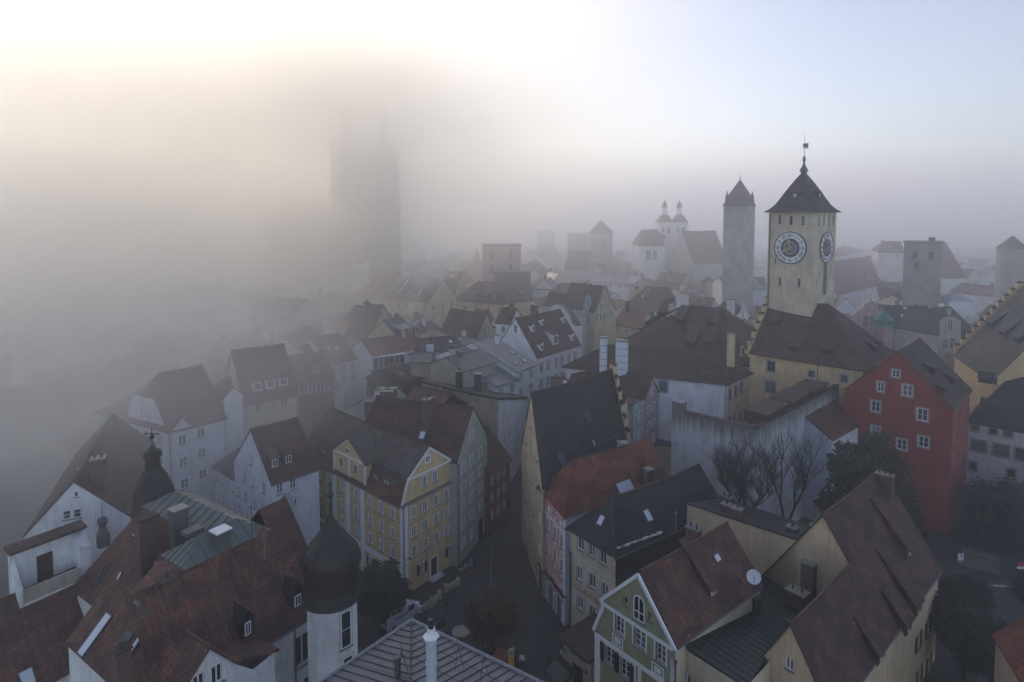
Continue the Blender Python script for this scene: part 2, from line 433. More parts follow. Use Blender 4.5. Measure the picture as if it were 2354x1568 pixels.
    def roof(s, m, prof=None, ax=None, t0=None, t1=None, hip=(0, 0), ov=.45, vo=.25, th=.2, name='roof', ridge=True, lift=0, gutter=False):
        prof = list(prof or s.prof); ax = ax or s.ax
        L = s.b if ax == 'v' else s.a
        t0 = 0 if t0 is None else t0; t1 = L if t1 is None else t1
        def ext(p, q, d):
            v = Vector((p[0] - q[0], p[1] - q[1])); v.normalize(); return (p[0] + v.x * d, p[1] + v.y * d)
        if ov: prof[0] = ext(prof[0], prof[1], ov); prof[-1] = ext(prof[-1], prof[-2], ov)
        zs = [p[1] for p in prof]; zmn, zmx = min(zs), max(zs)
        def W(c, t, z): return s.P(c, t, z) if ax == 'v' else s.P(t, c, z)
        bot = []; 
        for c, z in prof:
            fr_ = (z - zmn) / (zmx - zmn) if zmx > zmn else 0
            e0 = t0 - (vo if not hip[0] else ov) + hip[0] * fr_ * (1 if hip[0] else 0)
            e1 = t1 + (vo if not hip[1] else ov) - hip[1] * fr_
            bot.append((W(c, e0, z + lift + .02), W(c, e1, z + lift + .02)))
        up = Vector((0, 0, th)); n = len(bot); mb = MB()
        A = [b[0] for b in bot]; B = [b[1] for b in bot]
        LL = (B[0] - A[0]).length; K = 6 if LL > 6 and s.root.get('category') not in ('tower',) else 1; sg = min(.26, LL * .013) * srg.uniform(.4, 1.2)
        ST = []
        for k in range(K + 1):
            f = k / K; row = []
            for i in range(n):
                p = A[i].lerp(B[i], f); e = (prof[i][1] - zmn) / (zmx - zmn) if zmx > zmn else 0
                if 0 < k < K: p.z -= (sg * math.sin(math.pi * f) + srg.uniform(-.03, .03)) * (.25 + .75 * e)
                row.append(p)
            ST.append(row)
        V = [p for r in ST for p in r] + [p + up for r in ST for p in r]; T = (K + 1) * n
        mb.v = [tuple(p) for p in V]
        for k in range(K):
            for i in range(n - 1):
                a0 = k * n + i; mb.f += [(a0, a0 + 1, a0 + n + 1, a0 + n), (T + a0, T + a0 + n, T + a0 + n + 1, T + a0 + 1)]
            for i in (0, n - 1): a0 = k * n + i; mb.f.append((a0, a0 + n, T + a0 + n, T + a0))
        for k in (0, K):
            for i in range(n - 1): a0 = k * n + i; mb.f.append((a0, T + a0, T + a0 + 1, a0 + 1))
        if hip[0]: mb.f.append(tuple(T + i for i in range(n)))
        if hip[1]: mb.f.append(tuple(T + K * n + i for i in range(n)))
        mb.m = [0] * len(mb.f)
        ro = addw(mb, name, m, s.root)
        for i in range(n - 1):
            p0, p1 = A[i] + up, A[i + 1] + up; q = B[i] + up
            nn = (p1 - p0).cross(q - p0).normalized()
            if nn.z < 0: nn = -nn
            s.planes.append((p0, nn))
        if hip[0]: s.planes.append((A[0] + up, _up((A[n // 2] - A[0]).cross(A[-1] - A[0]).normalized())))
        if hip[1]: s.planes.append((B[0] + up, _up((B[n // 2] - B[0]).cross(B[-1] - B[0]).normalized())))
        if ridge:
            i = zs.index(zmx); rb = MB(); e = Vector((0, 0, .02))
            for k in range(K): rb.tube(ST[k][i] + up + e, ST[k + 1][i] + up + e, .11, n=6)
            if hip[0]:
                rb.tube(A[0] + up, A[i] + up, .08, n=5); rb.tube(A[-1] + up, A[i] + up, .08, n=5)
            if hip[1]:
                rb.tube(B[0] + up, B[i] + up, .08, n=5); rb.tube(B[-1] + up, B[i] + up, .08, n=5)
            addw(rb, 'ridge_cap', (RIDGEC if m.name.startswith('tiles') else m) if ridge is True else ridge, s.root)
        if gutter:
            gb = MB()
            for i in (0, n - 1):
                gb.tube(A[i] + up * .3, B[i] + up * .3, .09, n=6)
            addw(gb, 'gutter', LEAD, s.root)
        return ro
    def on(s, i, p):
        q, n = s.planes[i]; return hit(p, q, n)
    def skylight(s, i, p, w, l, bright=True, name='skylight'):
        q, n = s.planes[i]; c = hit(p, q, n)
        h = Vector((-n.y, n.x, 0)).normalized(); sl = n.cross(h)
        M = Matrix.Translation(c - s.root.location + n * .03) @ Matrix((h, sl, n)).transposed().to_4x4()
        mb = MB(); f = .08
        mb.box((-w / 2, -l / 2, -.1), (-w / 2 + f, l / 2, .1)); mb.box((w / 2 - f, -l / 2, -.1), (w / 2, l / 2, .1))
        mb.box((-w / 2, -l / 2, -.1), (w / 2, -l / 2 + f, .1)); mb.box((-w / 2, l / 2 - f, -.1), (w / 2, l / 2, .1))
        o = put(name, mb.mesh(name, LEAD, uv=False), s.root, M)
        g = MB(); g.box((-w / 2 + f, -l / 2 + f, .0), (w / 2 - f, l / 2 - f, .07)); put('pane', g.mesh('pane', SKYG if bright else GLASS, uv=False), o)
        return o
    def dormer(s, i, p, w, hf, kind='gable', roofm=None, cheek=None, ww=None, wh=None, pitch=None, glass=None, name='dormer'):
        q, n = s.planes[i]; c = hit(p, q, n); dormer(s.root, c, n, w, hf, kind, roofm, cheek, ww, wh, pitch, glass, name)
    def chimney(s, p, z, h, w=.7, d=.7, m=None, cap=None, pots=0, name='chimney', down=2.5, rot=None):
        c = G(p, z); chimney(s.root, c, h, w, d, m or BRICK, cap, pots, name, down, rot if rot is not None else s.u)
    def pipe(s, k, c, z0, z1, m=None, r=.07):
        o, d, n = s.fr(k); q = o + d * c + n * .12; mb = MB(); mb.tube((q.x, q.y, z0), (q.x, q.y, z1), r, n=6); mb.tube((q.x, q.y, z1 - .25), (q.x, q.y, z1 + .1), r * 1.2, r * 2.2, n=6)
        addw(mb, 'downpipe', m or LEAD, s.root)
    def band(s, k, c0, c1, z0, z1, m, out=.06, name='band'):
        o, d, n = s.fr(k); mb = MB(); a = o + d * c0; b = o + d * c1; e = n * out; f_ = n * .002
        mb.hexa([(a + f_)[:2] + (z0,), (b + f_)[:2] + (z0,), (b + e)[:2] + (z0,), (a + e)[:2] + (z0,)],
                [(a + f_)[:2] + (z1,), (b + f_)[:2] + (z1,), (b + e)[:2] + (z1,), (a + e)[:2] + (z1,)])
        return addw(mb, name, m, s.root)
    def strip(s, k, pts, w, m, out=.08, name='trim'):
        """a raised band following a polyline of (c,z) on wall k"""
        o, d, n = s.fr(k); mb = MB()
        for (c0, z0), (c1, z1) in zip(pts, pts[1:]):
            t = Vector((c1 - c0, z1 - z0)); 
            if t.length < 1e-4: continue
            t.normalize(); nn = Vector((-t.y, t.x)) * (w / 2); c0_, z0_ = c0 - t.x * w * .15, z0 - t.y * w * .15; c1_, z1_ = c1 + t.x * w * .15, z1 + t.y * w * .15
            quad = [(c0_ + nn.x, z0_ + nn.y), (c1_ + nn.x, z1_ + nn.y), (c1_ - nn.x, z1_ - nn.y), (c0_ - nn.x, z0_ - nn.y)]
            A_ = [o + d * c + n * .004 for c, z in quad]; B_ = [o + d * c + n * out for c, z in quad]
            mb.hexa([(q.x, q.y, z) for q, (c, z) in zip(A_, quad)], [(q.x, q.y, z) for q, (c, z) in zip(B_, quad)])
        return addw(mb, name, m, s.root)
    def shutters(s, k, c, z, w, h, m=None):
        o, d, n = s.fr(k)
        for sg in (-1, 1):
            a = c + sg * (w / 2 + .05); b = c + sg * (w / 2 + .05 + w * .48); a, b = min(a, b), max(a, b)
            mb = MB(); qa = o + d * a; qb = o + d * b; e0 = n * .02; e1 = n * .08
            mb.hexa([(qa + e0)[:2] + (z - h / 2,), (qb + e0)[:2] + (z - h / 2,), (qb + e1)[:2] + (z - h / 2,), (qa + e1)[:2] + (z - h / 2,)],
                    [(qa + e0)[:2] + (z + h / 2,), (qb + e0)[:2] + (z + h / 2,), (qb + e1)[:2] + (z + h / 2,), (qa + e1)[:2] + (z + h / 2,)])
            addw(mb, 'shutter', m or DWOOD, s.root, uv=False)
def _up(n): return n if n.z > 0 else -n
SKYG = mat('skylight_glass', (.55, .60, .66), .15)
def dormer(root, c, n, w, hf, kind='gable', roofm=None, cheek=None, ww=None, wh=None, pitch=None, glass=None, name='dormer'):
    """c: point on the roof at the foot of the front wall; n: roof normal"""
    dn = Vector((n.x, n.y, 0)).normalized(); side = Vector((0, 0, 1)).cross(dn); tanr = math.hypot(n.x, n.y) / n.z
    roofm = roofm or RIDGE; cheek = cheek or roofm
    def Wp(a, b, z): q = c + side * a - dn * b; return (q.x, q.y, c.z + z)      # b: into the roof
    mb = MB()
    pt = 0 if pitch is None else pitch
    if kind == 'shed':
        L = hf / max(.12, tanr - pt)
        mb.face([Wp(-w / 2, 0, -.05), Wp(w / 2, 0, -.05), Wp(w / 2, 0, hf), Wp(-w / 2, 0, hf)])
        for sx in (-1, 1): mb.face([Wp(sx * w / 2, 0, -.05), Wp(sx * w / 2, 0, hf), Wp(sx * w / 2, L, hf + pt * L)])
        addw_ = addw(mb, name, cheek, root, fix=False)
        rb = MB(); o = .12
        B_ = [Wp(-w / 2 - o, -.2, hf - pt * .2), Wp(w / 2 + o, -.2, hf - pt * .2), Wp(w / 2 + o, L, hf + pt * L), Wp(-w / 2 - o, L, hf + pt * L)]
        T_ = [(x, y, z + .1) for x, y, z in B_]; rb.hexa(B_, T_)
    else:
        hr = w * .5 * (pitch if pitch is not None else .9); Lw = hf / tanr; Lr = (hf + hr) / tanr
        mb.face([Wp(-w / 2, 0, -.05), Wp(w / 2, 0, -.05), Wp(w / 2, 0, hf), Wp(0, 0, hf + hr), Wp(-w / 2, 0, hf)])
        for sx in (-1, 1): mb.face([Wp(sx * w / 2, 0, -.05), Wp(sx * w / 2, 0, hf), Wp(sx * w / 2, Lw, hf)])
        addw_ = addw(mb, name, cheek, root, fix=False)
        rb = MB(); o = .1
        for sx in (-1, 1):
            k = hr / (w / 2); B_ = [Wp(sx * (w / 2 + o), -.15, hf - o * k), Wp(0, -.15, hf + hr), Wp(0, Lr, hf + hr), Wp(sx * (w / 2 + o), (hf - o * k) / tanr, hf - o * k)]
            rb.hexa(B_, [(x, y, z + .09) for x, y, z in B_])
    L_ = root.location
    rb.v = [(x - L_.x, y - L_.y, z - L_.z) for x, y, z in rb.v]
    rb.obj('dormer_roof', roofm, addw_)
    ww = ww or w * .72; wh = wh or hf * .75
    q = Vector(Wp(0, -.02, hf * .5)) - L_
    flat_window(addw_, q, dn, ww, wh, frame=DFRAME, glass=glass)
def chimney(root, c, h, w=.7, d=.7, m=None, cap=None, pots=0, name='chimney', down=2.5, ud=None):
    ud = Vector((1, 0, 0)) if ud is None else Vector((ud[0], ud[1], 0)).normalized(); vd = Vector((-ud.y, ud.x, 0))
    M = Matrix((ud, vd, Vector((0, 0, 1)))).transposed().to_4x4(); M = Matrix.Translation(c) @ M
    mb = MB(); mb.box((-w / 2, -d / 2, -down), (w / 2, d / 2, h), 0, M)
    o = addw(mb, name, m or BRICK, root)
    L = root.location
    cb = MB(); cb.box((-w / 2 - .08, -d / 2 - .08, h), (w / 2 + .08, d / 2 + .08, h + .12), 0, M)
    cb.v = [(x - L.x, y - L.y, z - L.z) for x, y, z in cb.v]; cb.obj('chimney_cap', cap or ZINC, o)
    for k in range(pots):
        pb = MB(); x = (k - (pots - 1) / 2) * w / max(1, pots)
        p = M @ Vector((x, 0, h + .1)) - L; pb.tube(p, p + Vector((0, 0, .4)), .11, .09, n=7); pb.obj('chimney_pot', RIDGE, o)
    return o

# ================================================================ setting: ground, streets
def sheet(name, pts, z, m, label=None):
    mb = MB(); mb.face([(x, y, z) for x, y in pts]); return tag(mb.obj(name, m), label, None, None, 'structure')
def cobble(key, col, s=1.0):
    def f(nt, b, col):
        v = N(nt, "ShaderNodeTexVoronoi", i_Scale=6 * s); nt.links.new(coord(nt), v.inputs[0])
        n1 = N(nt, "ShaderNodeTexNoise", i_Scale=.25, i_Detail=6); nt.links.new(coord(nt), n1.inputs[0])
        c = mixc(nt, 1, mixc(nt, ramp(nt, v.outputs[0], .05, G3(1), .5, G3(0)), tuple(x * .7 for x in col), col), ramp(nt, n1.outputs[0], .3, G3(.6), .7, G3(1.3)), 'MULTIPLY')
        nt.links.new(c, b.inputs['Base Color']); bump(nt, b, v.outputs[0], .5, -.02)
    return mat('cobble_' + key, col, .7, 0, f)
ASPH = cobble('street', (.045, .047, .05), .7)
sheet('ground', [(-4000, -60), (4000, -60), (4000, 8000), (-4000, 8000)], 0, ASPH)
PAVE = cobble('pavement', (.06, .058, .055), .5)

# ---------------------------------------------------------------- colours of walls and roofs
W_YEL = plaster('yellow', (.66, .50, .26), .25); W_YELP = plaster('pale_yellow', (.63, .52, .32), .3)
W_CREAM = plaster('cream', (.64, .56, .42), .3); W_BEIGE = plaster('beige', (.42, .38, .30), .35)
W_GREY = plaster('greygreen', (.40, .44, .38), .25); W_GREEN = plaster('sage', (.29, .31, .175), .22)
W_PINK = plaster('pink', (.68, .40, .34), .2); W_PINK2 = plaster('dusty_pink', (.45, .33, .32), .3)
W_WHITE = plaster('white', (.76, .78, .80), .25); W_BLUW = plaster('blue_white', (.66, .70, .77), .2)
W_RED = plaster('red', (.27, .05, .045), .35); W_OCH = plaster('ochre', (.58, .45, .29), .22); W_ORG = plaster('orange', (.55, .32, .16), .3)
W_DRED = plaster('dark_red', (.22, .07, .05), .3); W_STAIN = plaster('stained_white', (.56, .58, .60), .8, (.20, .19, .17))
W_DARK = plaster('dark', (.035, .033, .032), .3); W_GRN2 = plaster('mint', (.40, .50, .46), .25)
T_RED = tiles('red', (.22, .070, .034), (.13, .048, .030), .35); T_RED2 = tiles('bright_red', (.27, .075, .033), (.19, .055, .028), .12)
T_BRN = tiles('brown', (.105, .058, .044), (.068, .042, .035), .35); T_BRN2 = tiles('red_brown', (.15, .060, .042), (.085, .043, .034), .35)
CONC = plaster('concrete', (.26, .25, .22), .4)
T_BLK = tiles('black', (.030, .031, .034), (.021, .022, .025), .3, (.045, .042, .032)); T_GRY = tiles('grey', (.12, .105, .09), (.085, .075, .066), .3)
T_OLD = tiles('old_mottled', (.21, .078, .046), (.11, .048, .036), .55, (.035, .032, .030))
Z_GRY = metalroof('grey_sheet', (.17, .18, .20), .45, .6); Z_GRN = metalroof('green_sheet', (.035, .050, .045), .55, .6)

# ================================================================ YELLOW CORNER HOUSE
h = House('corner_house', 'yellow four-storey corner house with white pilasters and two curved pediments', (R2(925, 495), 11.5), (R2(1248, 330), 11.5), (R2(332, 188), 11.5), 11.5)
Y = h
pf = [h.px('F', R2(*p)) for p in ((958, 330), (1085, 138), (1208, 212))]
a = h.a; zb = pf[0][1]; zr = pf[1][1]; c1 = 1.15; c2 = a - 1.0
zb2 = (zb + pf[2][1]) / 2 if abs(zb - pf[2][1]) < 2 else zb
prof = [(0, 11.5), (.55, 12.9), (c1, zb2), (a / 2, zr), (c2, zb2), (a - .5, 12.9), (a, 11.5)]
h.setprof('F', prof)
for k in 'LR': h.polys[k] = [(0, 0), (h.b, 0), (h.b, 11.5), (0, 11.5)]
zsF = [9.9, 7.45, 5.0]
colF = h.cols('F', [R2(1000, 520), R2(1068, 490), R2(1136, 455), R2(1198, 420)])
wst = dict(cols=2, rows=3, surround=WHITE, depth=.16)
h.grid('F', colF, zsF, .78, 1.35, **wst)
zg = [h.px('F', R2(1063, 345)), h.px('F', R2(1128, 312))]
h.grid('F', [z[0] for z in zg], [(zg[0][1] + zg[1][1]) / 2], .75, 1.3, **wst)
gf = [h.px('F', C5(1058, 650)), h.px('F', C5(1410, 425))]
h.grid('F', [g_[0] for g_ in gf], [2.2], .85, 1.3, **wst)
colL = h.cols('L', [R2(870, 520), R2(799, 485), R2(732, 450), R2(649, 405), R2(563, 358), R2(481, 318), R2(424, 290), R2(373, 262)])
h.grid('L', colL, [9.9, 7.45, 5.0], .78, 1.35, **wst)
h.grid('L', colL[:6], [1.95], .85, 1.2, **wst)
h.walls({'*': W_YEL})
h.roof(T_GRY, prof=prof[1:-1], ax='v', ov=.05, vo=.06, th=.12)
h.roof(T_RED, prof=[(-.45, 11.45), (.1, 12.1), (.55, 12.95), (c1 + .02, zb2 + .02)], ax='v', t0=0, t1=h.b, ov=0, vo=-.12, th=.13, name='lower_roof', ridge=False)
for k, c in (('F', h.px('F', R2(1083, 207))),):
    o, d, n = h.fr(k); q = o + d * c[0]
    place_window(h.root, Vector((q.x, q.y, c[1])), n, .8, .8, flush=True, surround=WHITE, sill=False)
h.strip('F', [(0, 11.5), (.42, 12.9), (c1 - .1, zb2 - .1), (a / 2, zr - .1), (c2 + .1, zb2 - .1), (a - .4, 12.9), (a, 11.5)], .26, WHITE, .12, 'gable_moulding')
h.strip('F', [(c1 - .2, zb2 - .2), (c2 + .2, zb2 - .2)], .22, WHITE, .14, 'cornice')
h.band('F', -.1, a + .1, 11.35, 11.6, ZINC, .35, 'cornice'); h.band('L', -.1, h.b, 11.3, 11.5, ZINC, .45, 'cornice')
h.band('F', 0, .95, 0, 11.35, WHITE, .05, 'pilaster')
for px_ in ((520, 640), (601, 680), (690, 740)):
    c = h.px('L', R2(*px_))[0]; h.band('L', c - .45, c + .45, 0, 11.3, WHITE, .05, 'pilaster')
h.band('L', 0, .35, 0, 11.3, WHITE, .05, 'pilaster')
h.band('L', 0, h.b, 3.05, 3.75, WHITE, .055, 'band')
for c in colL[:5]: h.shutters('L', c, 1.95, .85, 1.25)
for g_ in gf: h.shutters('F', g_[0], 2.2, .85, 1.3)
h.pipe('F', .2, 0, 11.2)
dc = h.px('F', C5(1208, 600))[0]; h.band('F', dc - .55, dc + .55, .3, 2.6, DWOOD, .03, 'door'); h.strip('F', [(dc - .65, .3), (dc - .65, 2.7), (dc + .65, 2.7), (dc + .65, .3)], .16, WHITE, .09, 'door_surround')
h.band('F', dc - 1.0, dc + 1.0, 0, .3, OFFW, .9, 'doorstep')
# cross gable on the left front
cl = h.px('L', R2(518, 200))[0]; cr = h.px('L', R2(705, 260))[0]; ca = h.px('L', R2(596, 76)); ze = (h.px('L', R2(512, 150))[1] + h.px('L', R2(700, 236))[1]) / 2
def crossgable(h, k, c0, c1_, z0, z1, za, depth, wall, roofm, wins=(), name='pediment'):
    o, d, n = h.fr(k); mb = MB(); e = n * .08
    def Q(c, b, z): q = o + d * c + e - n * b; return (q.x, q.y, z)
    cm = (c0 + c1_) / 2
    F = [(c0, z0), (c1_, z0), (c1_, z1), (cm, za), (c0, z1)]
    mb.face([Q(c, 0, z) for c, z in F]); mb.face([Q(c, depth, z) for c, z in F])
    mb.face([Q(c0, 0, z0), Q(c0, 0, z1), Q(c0, depth, z1), Q(c0, depth, z0)]); mb.face([Q(c1_, 0, z0), Q(c1_, 0, z1), Q(c1_, depth, z1), Q(c1_, depth, z0)])
    po = addw(mb, name, wall, h.root)
    L = h.root.location
    rb = MB(); kk = (za - z1) / (cm - c0)
    for s_ in (-1, 1):
        ce = cm + s_ * (cm - c0 + .25); zz = z1 - .25 * kk
        B_ = [Q(ce, -.2, zz), Q(cm, -.2, za), Q(cm, depth, za), Q(ce, depth, zz)]; rb.hexa(B_, [(x, y, z + .14) for x, y, z in B_])
    rb.v = [(x - L.x, y - L.y, z - L.z) for x, y, z in rb.v]; rb.obj('roof', roofm, po)
    for (c, z, w, hh) in wins:
        q = Vector(Q(c, -.005, z)) - L; flat_window(po, q, n, w, hh)
    return po
crossgable(h, 'L', min(cl, cr), max(cl, cr), 11.5, ze, ca[1], 3.4, W_YEL, T_GRY, [(h.px('L', R2(563, 225))[0], ze - 1.25, .8, 1.3), (h.px('L', R2(649, 265))[0], ze - 1.25, .8, 1.3), (ca[0], ze + .75, .7, .7)])
m0, m1 = min(cl, cr), max(cl, cr)
h.strip('L', [(m0, 11.6), (m0, ze), ((m0 + m1) / 2, ca[1] - .05), (m1, ze), (m1, 11.6)], .22, WHITE, .2, 'gable_moulding')
h.strip('L', [(m0, ze), (m1, ze)], .2, WHITE, .24, 'cornice'); h.strip('L', [((m0 + m1) / 2, 11.6), ((m0 + m1) / 2, ze)], .3, WHITE, .14, 'pilaster')
lw = Vector((h.nL.x, h.nL.y, 0))
for p in (R2(812, 350), R2(745, 318), R2(497, 205), R2(425, 168)):
    c = h.px('L', p); o, d, n = h.fr('L'); q = o + d * c[0] - n * .55
    dormer(h.root, Vector((q.x, q.y, 12.35)), (n * 1.0 + Vector((0, 0, .45))).normalized(), 1.15, 1.15, 'shed', T_GRY, T_RED, pitch=.25)
# low garden wall, hedge and railing before the corner house
t = thing('garden_wall', G(C5(1000, 1020), 0), 'low pale stone wall with broken profile before the yellow corner house', 'wall')
for p0, p1 in (((985, 1060), (1180, 940)), ((1180, 950), (1280, 850)), ((1360, 770), (1510, 690))):
    A_ = G(C5(*p0), .7); B_ = G(C5(*p1), .7); dd = (B_ - A_).normalized(); nn = Vector((-dd.y, dd.x, 0)) * .16
    mb = MB(); mb.hexa([(A_ + nn)[:2] + (0,), (B_ + nn)[:2] + (0,), (B_ - nn)[:2] + (0,), (A_ - nn)[:2] + (0,)], [(A_ + nn)[:2] + (.6,), (B_ + nn)[:2] + (.75,), (B_ - nn)[:2] + (.75,), (A_ - nn)[:2] + (.6,)])
    for q in (A_, B_): mb.box((q.x - .25, q.y - .25, 0), (q.x + .25, q.y + .25, .9))
    addw(mb, 'wall_section', W_BEIGE, t)
t = thing('railing', G(C5(930, 880), 0), 'dark iron railing at the corner of the yellow house', 'railing')
A_ = G(C5(878, 880), 0) ; B_ = G(C5(985, 960), 0)
for i in range(9):
    q = A_.lerp(B_, i / 8); mb = MB(); mb.tube((q.x, q.y, 0), (q.x, q.y, 1.0), .025, n=5); addw(mb, 'bar', DARK, t, uv=False)
mb = MB(); mb.tube((A_.x, A_.y, 1), (B_.x, B_.y, 1), .03, n=5); addw(mb, 'handrail', DARK, t, uv=False)

# ================================================================ GREY-GREEN GABLE HOUSE + neighbours left of the street
g1 = House('gable_house', 'grey-green gabled town house beside the yellow corner house', (R2(1265, 865), 0), (R2(1448, 640), 0), 15.5, 14.2)
h = g1
h.setprof('F', h.gable('F', M2(1750, 990), f=.5))
cf = h.cols('F', [R2(1300, 340), R2(1352, 320), R2(1405, 295)])
h.grid('F', cf, [12.6, 10.0, 7.4, 4.9], .95, 1.5, cols=2, rows=3, surround=WHITE, depth=.18)
h.grid('F', cf[:2], [2.2], .95, 1.4, cols=2, rows=3, surround=WHITE, depth=.18)
h.grid('F', [cf[1]], [15.9], .9, 1.5, cols=2, rows=3, surround=WHITE, depth=.18)
h.walls({'*': W_GREY}); h.roof(T_BRN2, ov=.3, vo=.1, gutter=True)
h.pipe('F', .15, 0, 13.8); h.pipe('F', h.a - .1, 0, 13.8)
h.band('F', cf[2] - .7, cf[2] + .7, 0, 2.9, DARK, .02, 'shop_door')
c = h.on(0, M2(1440, 980)); h.chimney(M2(1370, 1010), h.zr - .6, 1.9, 1.5, .9, BRICK, ZINC, 2)
h.skylight(0, M2(1320, 1216), .9, 1.2)
r1 = House('gable_house', 'small dark red house squeezed beside the grey-green gable house', (R2(1452, 300), 9), (R2(1583, 207), 9), 8, 9)
h = r1; h.setprof('L', h.gable('L', zr=13.2, f=.5))
h.grid('F', [1.2, 3.0, 4.8], [7.6, 5.0, 2.4], .7, 1.3, cols=2, rows=3, surround=W_BEIGE)
h.walls({'*': W_DRED}); h.roof(T_BRN2, ov=.5)
w1 = House('town_house', 'tall white town house with pitched side and staggered windows on the narrow street', (-2.2, 96.7), (2.9, 116.4), (M2(1335, 750), 17), 17, cat='house')
h = w1
h.setprof('F', [(0, 17), (h.a, 11.3)])
h.walls_done = False
for i, (c, z) in enumerate([h.px('F', M3(*p)) for p in ((25, 1065), (64, 1022), (40, 1220), (82, 1165), (125, 1140), (192, 1095), (94, 1370), (137, 1300), (190, 1400), (160, 1450))]):
    if 0.8 < c < h.a - .8: h.holes['F'].append((c, z, .8, 1.35, dict(cols=2, rows=3)))
h.walls({'F': W_BLUW, '*': W_BEIGE}); h.roof(T_BLK, ov=.4, th=.35, ridge=False)
h.band('R', 0, .01, 16, 17, ZINC)
h.chimney(M2(1650, 720), 17.6, 1.6, 1.2, .9, DARK, ZINC, 2); h.chimney(M2(1818, 745), 17.6, 1.6, 1.0, 1.0, DARK, ZINC, 0)

# ================================================================ RIGHT SIDE OF THE STREET
# tall yellow gable house with black roof and stepped rear gable
E0 = xy((C2(1880, 610), 0)); 
y2 = House('gable_house', 'tall pale yellow gabled house with steep black roof and stepped rear gable', (R3(258, 1060), 0), (R3(133, 690), 0), (M3(1140, 1330), 13.8), 13.8)
h = y2
rz = zat(M3(265, 835), (h.O + h.u * h.a * .5))
h.setprof('F', [(0, 13.8), (h.a * .5, 23.2), (h.a, 13.8)])
pts = [(192, 140), (162, 250), (192, 305), (230, 365), (155, 430), (203, 510), (243, 575), (160, 590), (203, 700), (243, 765), (193, 870)]
for p in pts:
    c, z = h.px('F', R3(*p))
    h.holes['F'].append((c, z, .95, 1.75, dict(cols=2, rows=2)))
for p in ((277, 1100), (240, 1240), (283, 1320), (333, 1390), (237, 1490), (285, 1540)):
    c, z = h.px('F', M3(*p)); h.holes['F'].append((c, z, .85, 1.5, dict(cols=2, rows=2)))
ok = []
for H_ in h.holes['F']:
    c, z, w_, h_, st = H_; zt = 13.8 + 9.4 * (1 - abs(c - h.a / 2) / (h.a / 2))
    if .6 < c < h.a - .6 and z + h_ / 2 < zt - .3 and z > 1.2 and all(abs(c - q[0]) > w_ + .2 or abs(z - q[1]) > h_ + .2 for q in ok): ok.append(H_)
h.holes['F'] = ok
h.walls({'*': W_YELP}); h.roof(T_BLK, ov=.3, vo=.12)
h.band('F', .3, 1.6, 0, 3.2, DARK, .03, 'arched_entrance')
h.strip('F', [(0, 13.8), (h.a / 2, 23.1)], .25, W_YELP, .1, 'gable_coping')
# stepped rear gable on the far end
sg = MB()
steps = [(935, 640, 980), (985, 760, 1030), (1020, 880, 1065), (1055, 1010, 1095), (1095, 1130, 1135), (1135, 1270, 1190)]
bx = h.b - .25
for j in range(6):
    c0 = h.a * .5 - (j + .0) * (h.a * .5) / 6; c1_ = c0 - h.a * .5 / 6; zt = 23.6 - 9.6 * j / 6 + .5
    for cc0, cc1 in ((c1_, c0), (h.a - c0, h.a - c1_)):
        sg2 = MB(); A_ = [h.P(cc0 + .02, bx + .3, 10), h.P(cc1 - .02, bx + .3, 10), h.P(cc1 - .02, bx + .95, 10), h.P(cc0 + .02, bx + .95, 10)]
        sg2.hexa(A_, [Vector((p.x, p.y, zt)) for p in A_]); st_ = addw(sg2, 'gable_step', W_YELP, h.root)
        cb = MB(); m_ = (A_[0] + A_[1]) / 2; r0 = [Vector((p.x, p.y, zt)) for p in A_]; rg = [(r0[0] + r0[3]) / 2 + Vector((0, 0, .45)), (r0[1] + r0[2]) / 2 + Vector((0, 0, .45))]
        ex = [r + (r - (r0[0] + r0[2]) / 2) * .25 for r in r0]
        cb.face([ex[0], ex[1], rg[1], rg[0]]); cb.face([ex[3], ex[2], rg[1], rg[0]]); cb.face([ex[0], ex[3], rg[0]]); cb.face([ex[1], ex[2], rg[1]])
        L = h.root.location; cb.v = [(x - L.x, y - L.y, z) for x, y, z in cb.v]; cb.obj('tiled_cap', T_RED, st_)
h.skylight(0, M3(783, 1040), 1.0, 1.3, False); h.skylight(0, M3(838, 1283), .35, .9); h.skylight(0, M3(1048, 1250), 1.0, 1.1, False); h.skylight(0, M3(545, 1420), 1.0, 1.1, False); h.skylight(0, M3(590, 1500), 1., 1., False)
h.chimney(M3(1100, 1370), 15.2, 1.3, 1.2, 1.2, OFFW, ZINC, 0)

# pink house with rococo ornament and red hipped roof
p1 = House('pink_house', 'narrow pink house with white ornament and arcade under a red hipped roof', (R3(400, 548), 13), (R3(243, 380), 13), (R3(1010, 325), 13), 13)
h = p1
h.setprof('L', [(0, 13), (h.b * 0 + 0, 13), (0, 13)]) if 0 else None
for k in 'FBLR': pass
pfm = [(0, 13), (h.a / 2, 16.9), (h.a, 13)]
h.setprof('F', pfm); h.polys['F'] = [(0, 0), (h.a, 0), (h.a, 13), (0, 13)]
wp = dict(cols=2, rows=2, surround=WHITE, sw=.16, depth=.2)
for p in ((292, 610), (335, 660), (376, 715), (290, 745), (335, 800), (376, 860), (292, 905), (333, 965), (377, 1030), (337, 520)):
    h.win('F', [R3(*p)], .8, 1.5 if p[1] != 520 else 1.0, **wp)
h.walls({'*': W_PINK, 'L': W_BLUW, 'R': W_BLUW})
h.roof(T_RED2, hip=(4.2, 0), ov=.45, vo=.1, gutter=True)
h.band('F', 0, .5, 0, 12.8, WHITE, .06, 'quoin'); h.band('F', h.a - .4, h.a, 0, 12.8, WHITE, .06, 'quoin'); h.band('F', .5, h.a - .4, 10.6, 10.85, WHITE, .07, 'band')
h.band('F', .0, h.a, 3.3, 3.55, T_RED2, .3, 'tile_ledge')
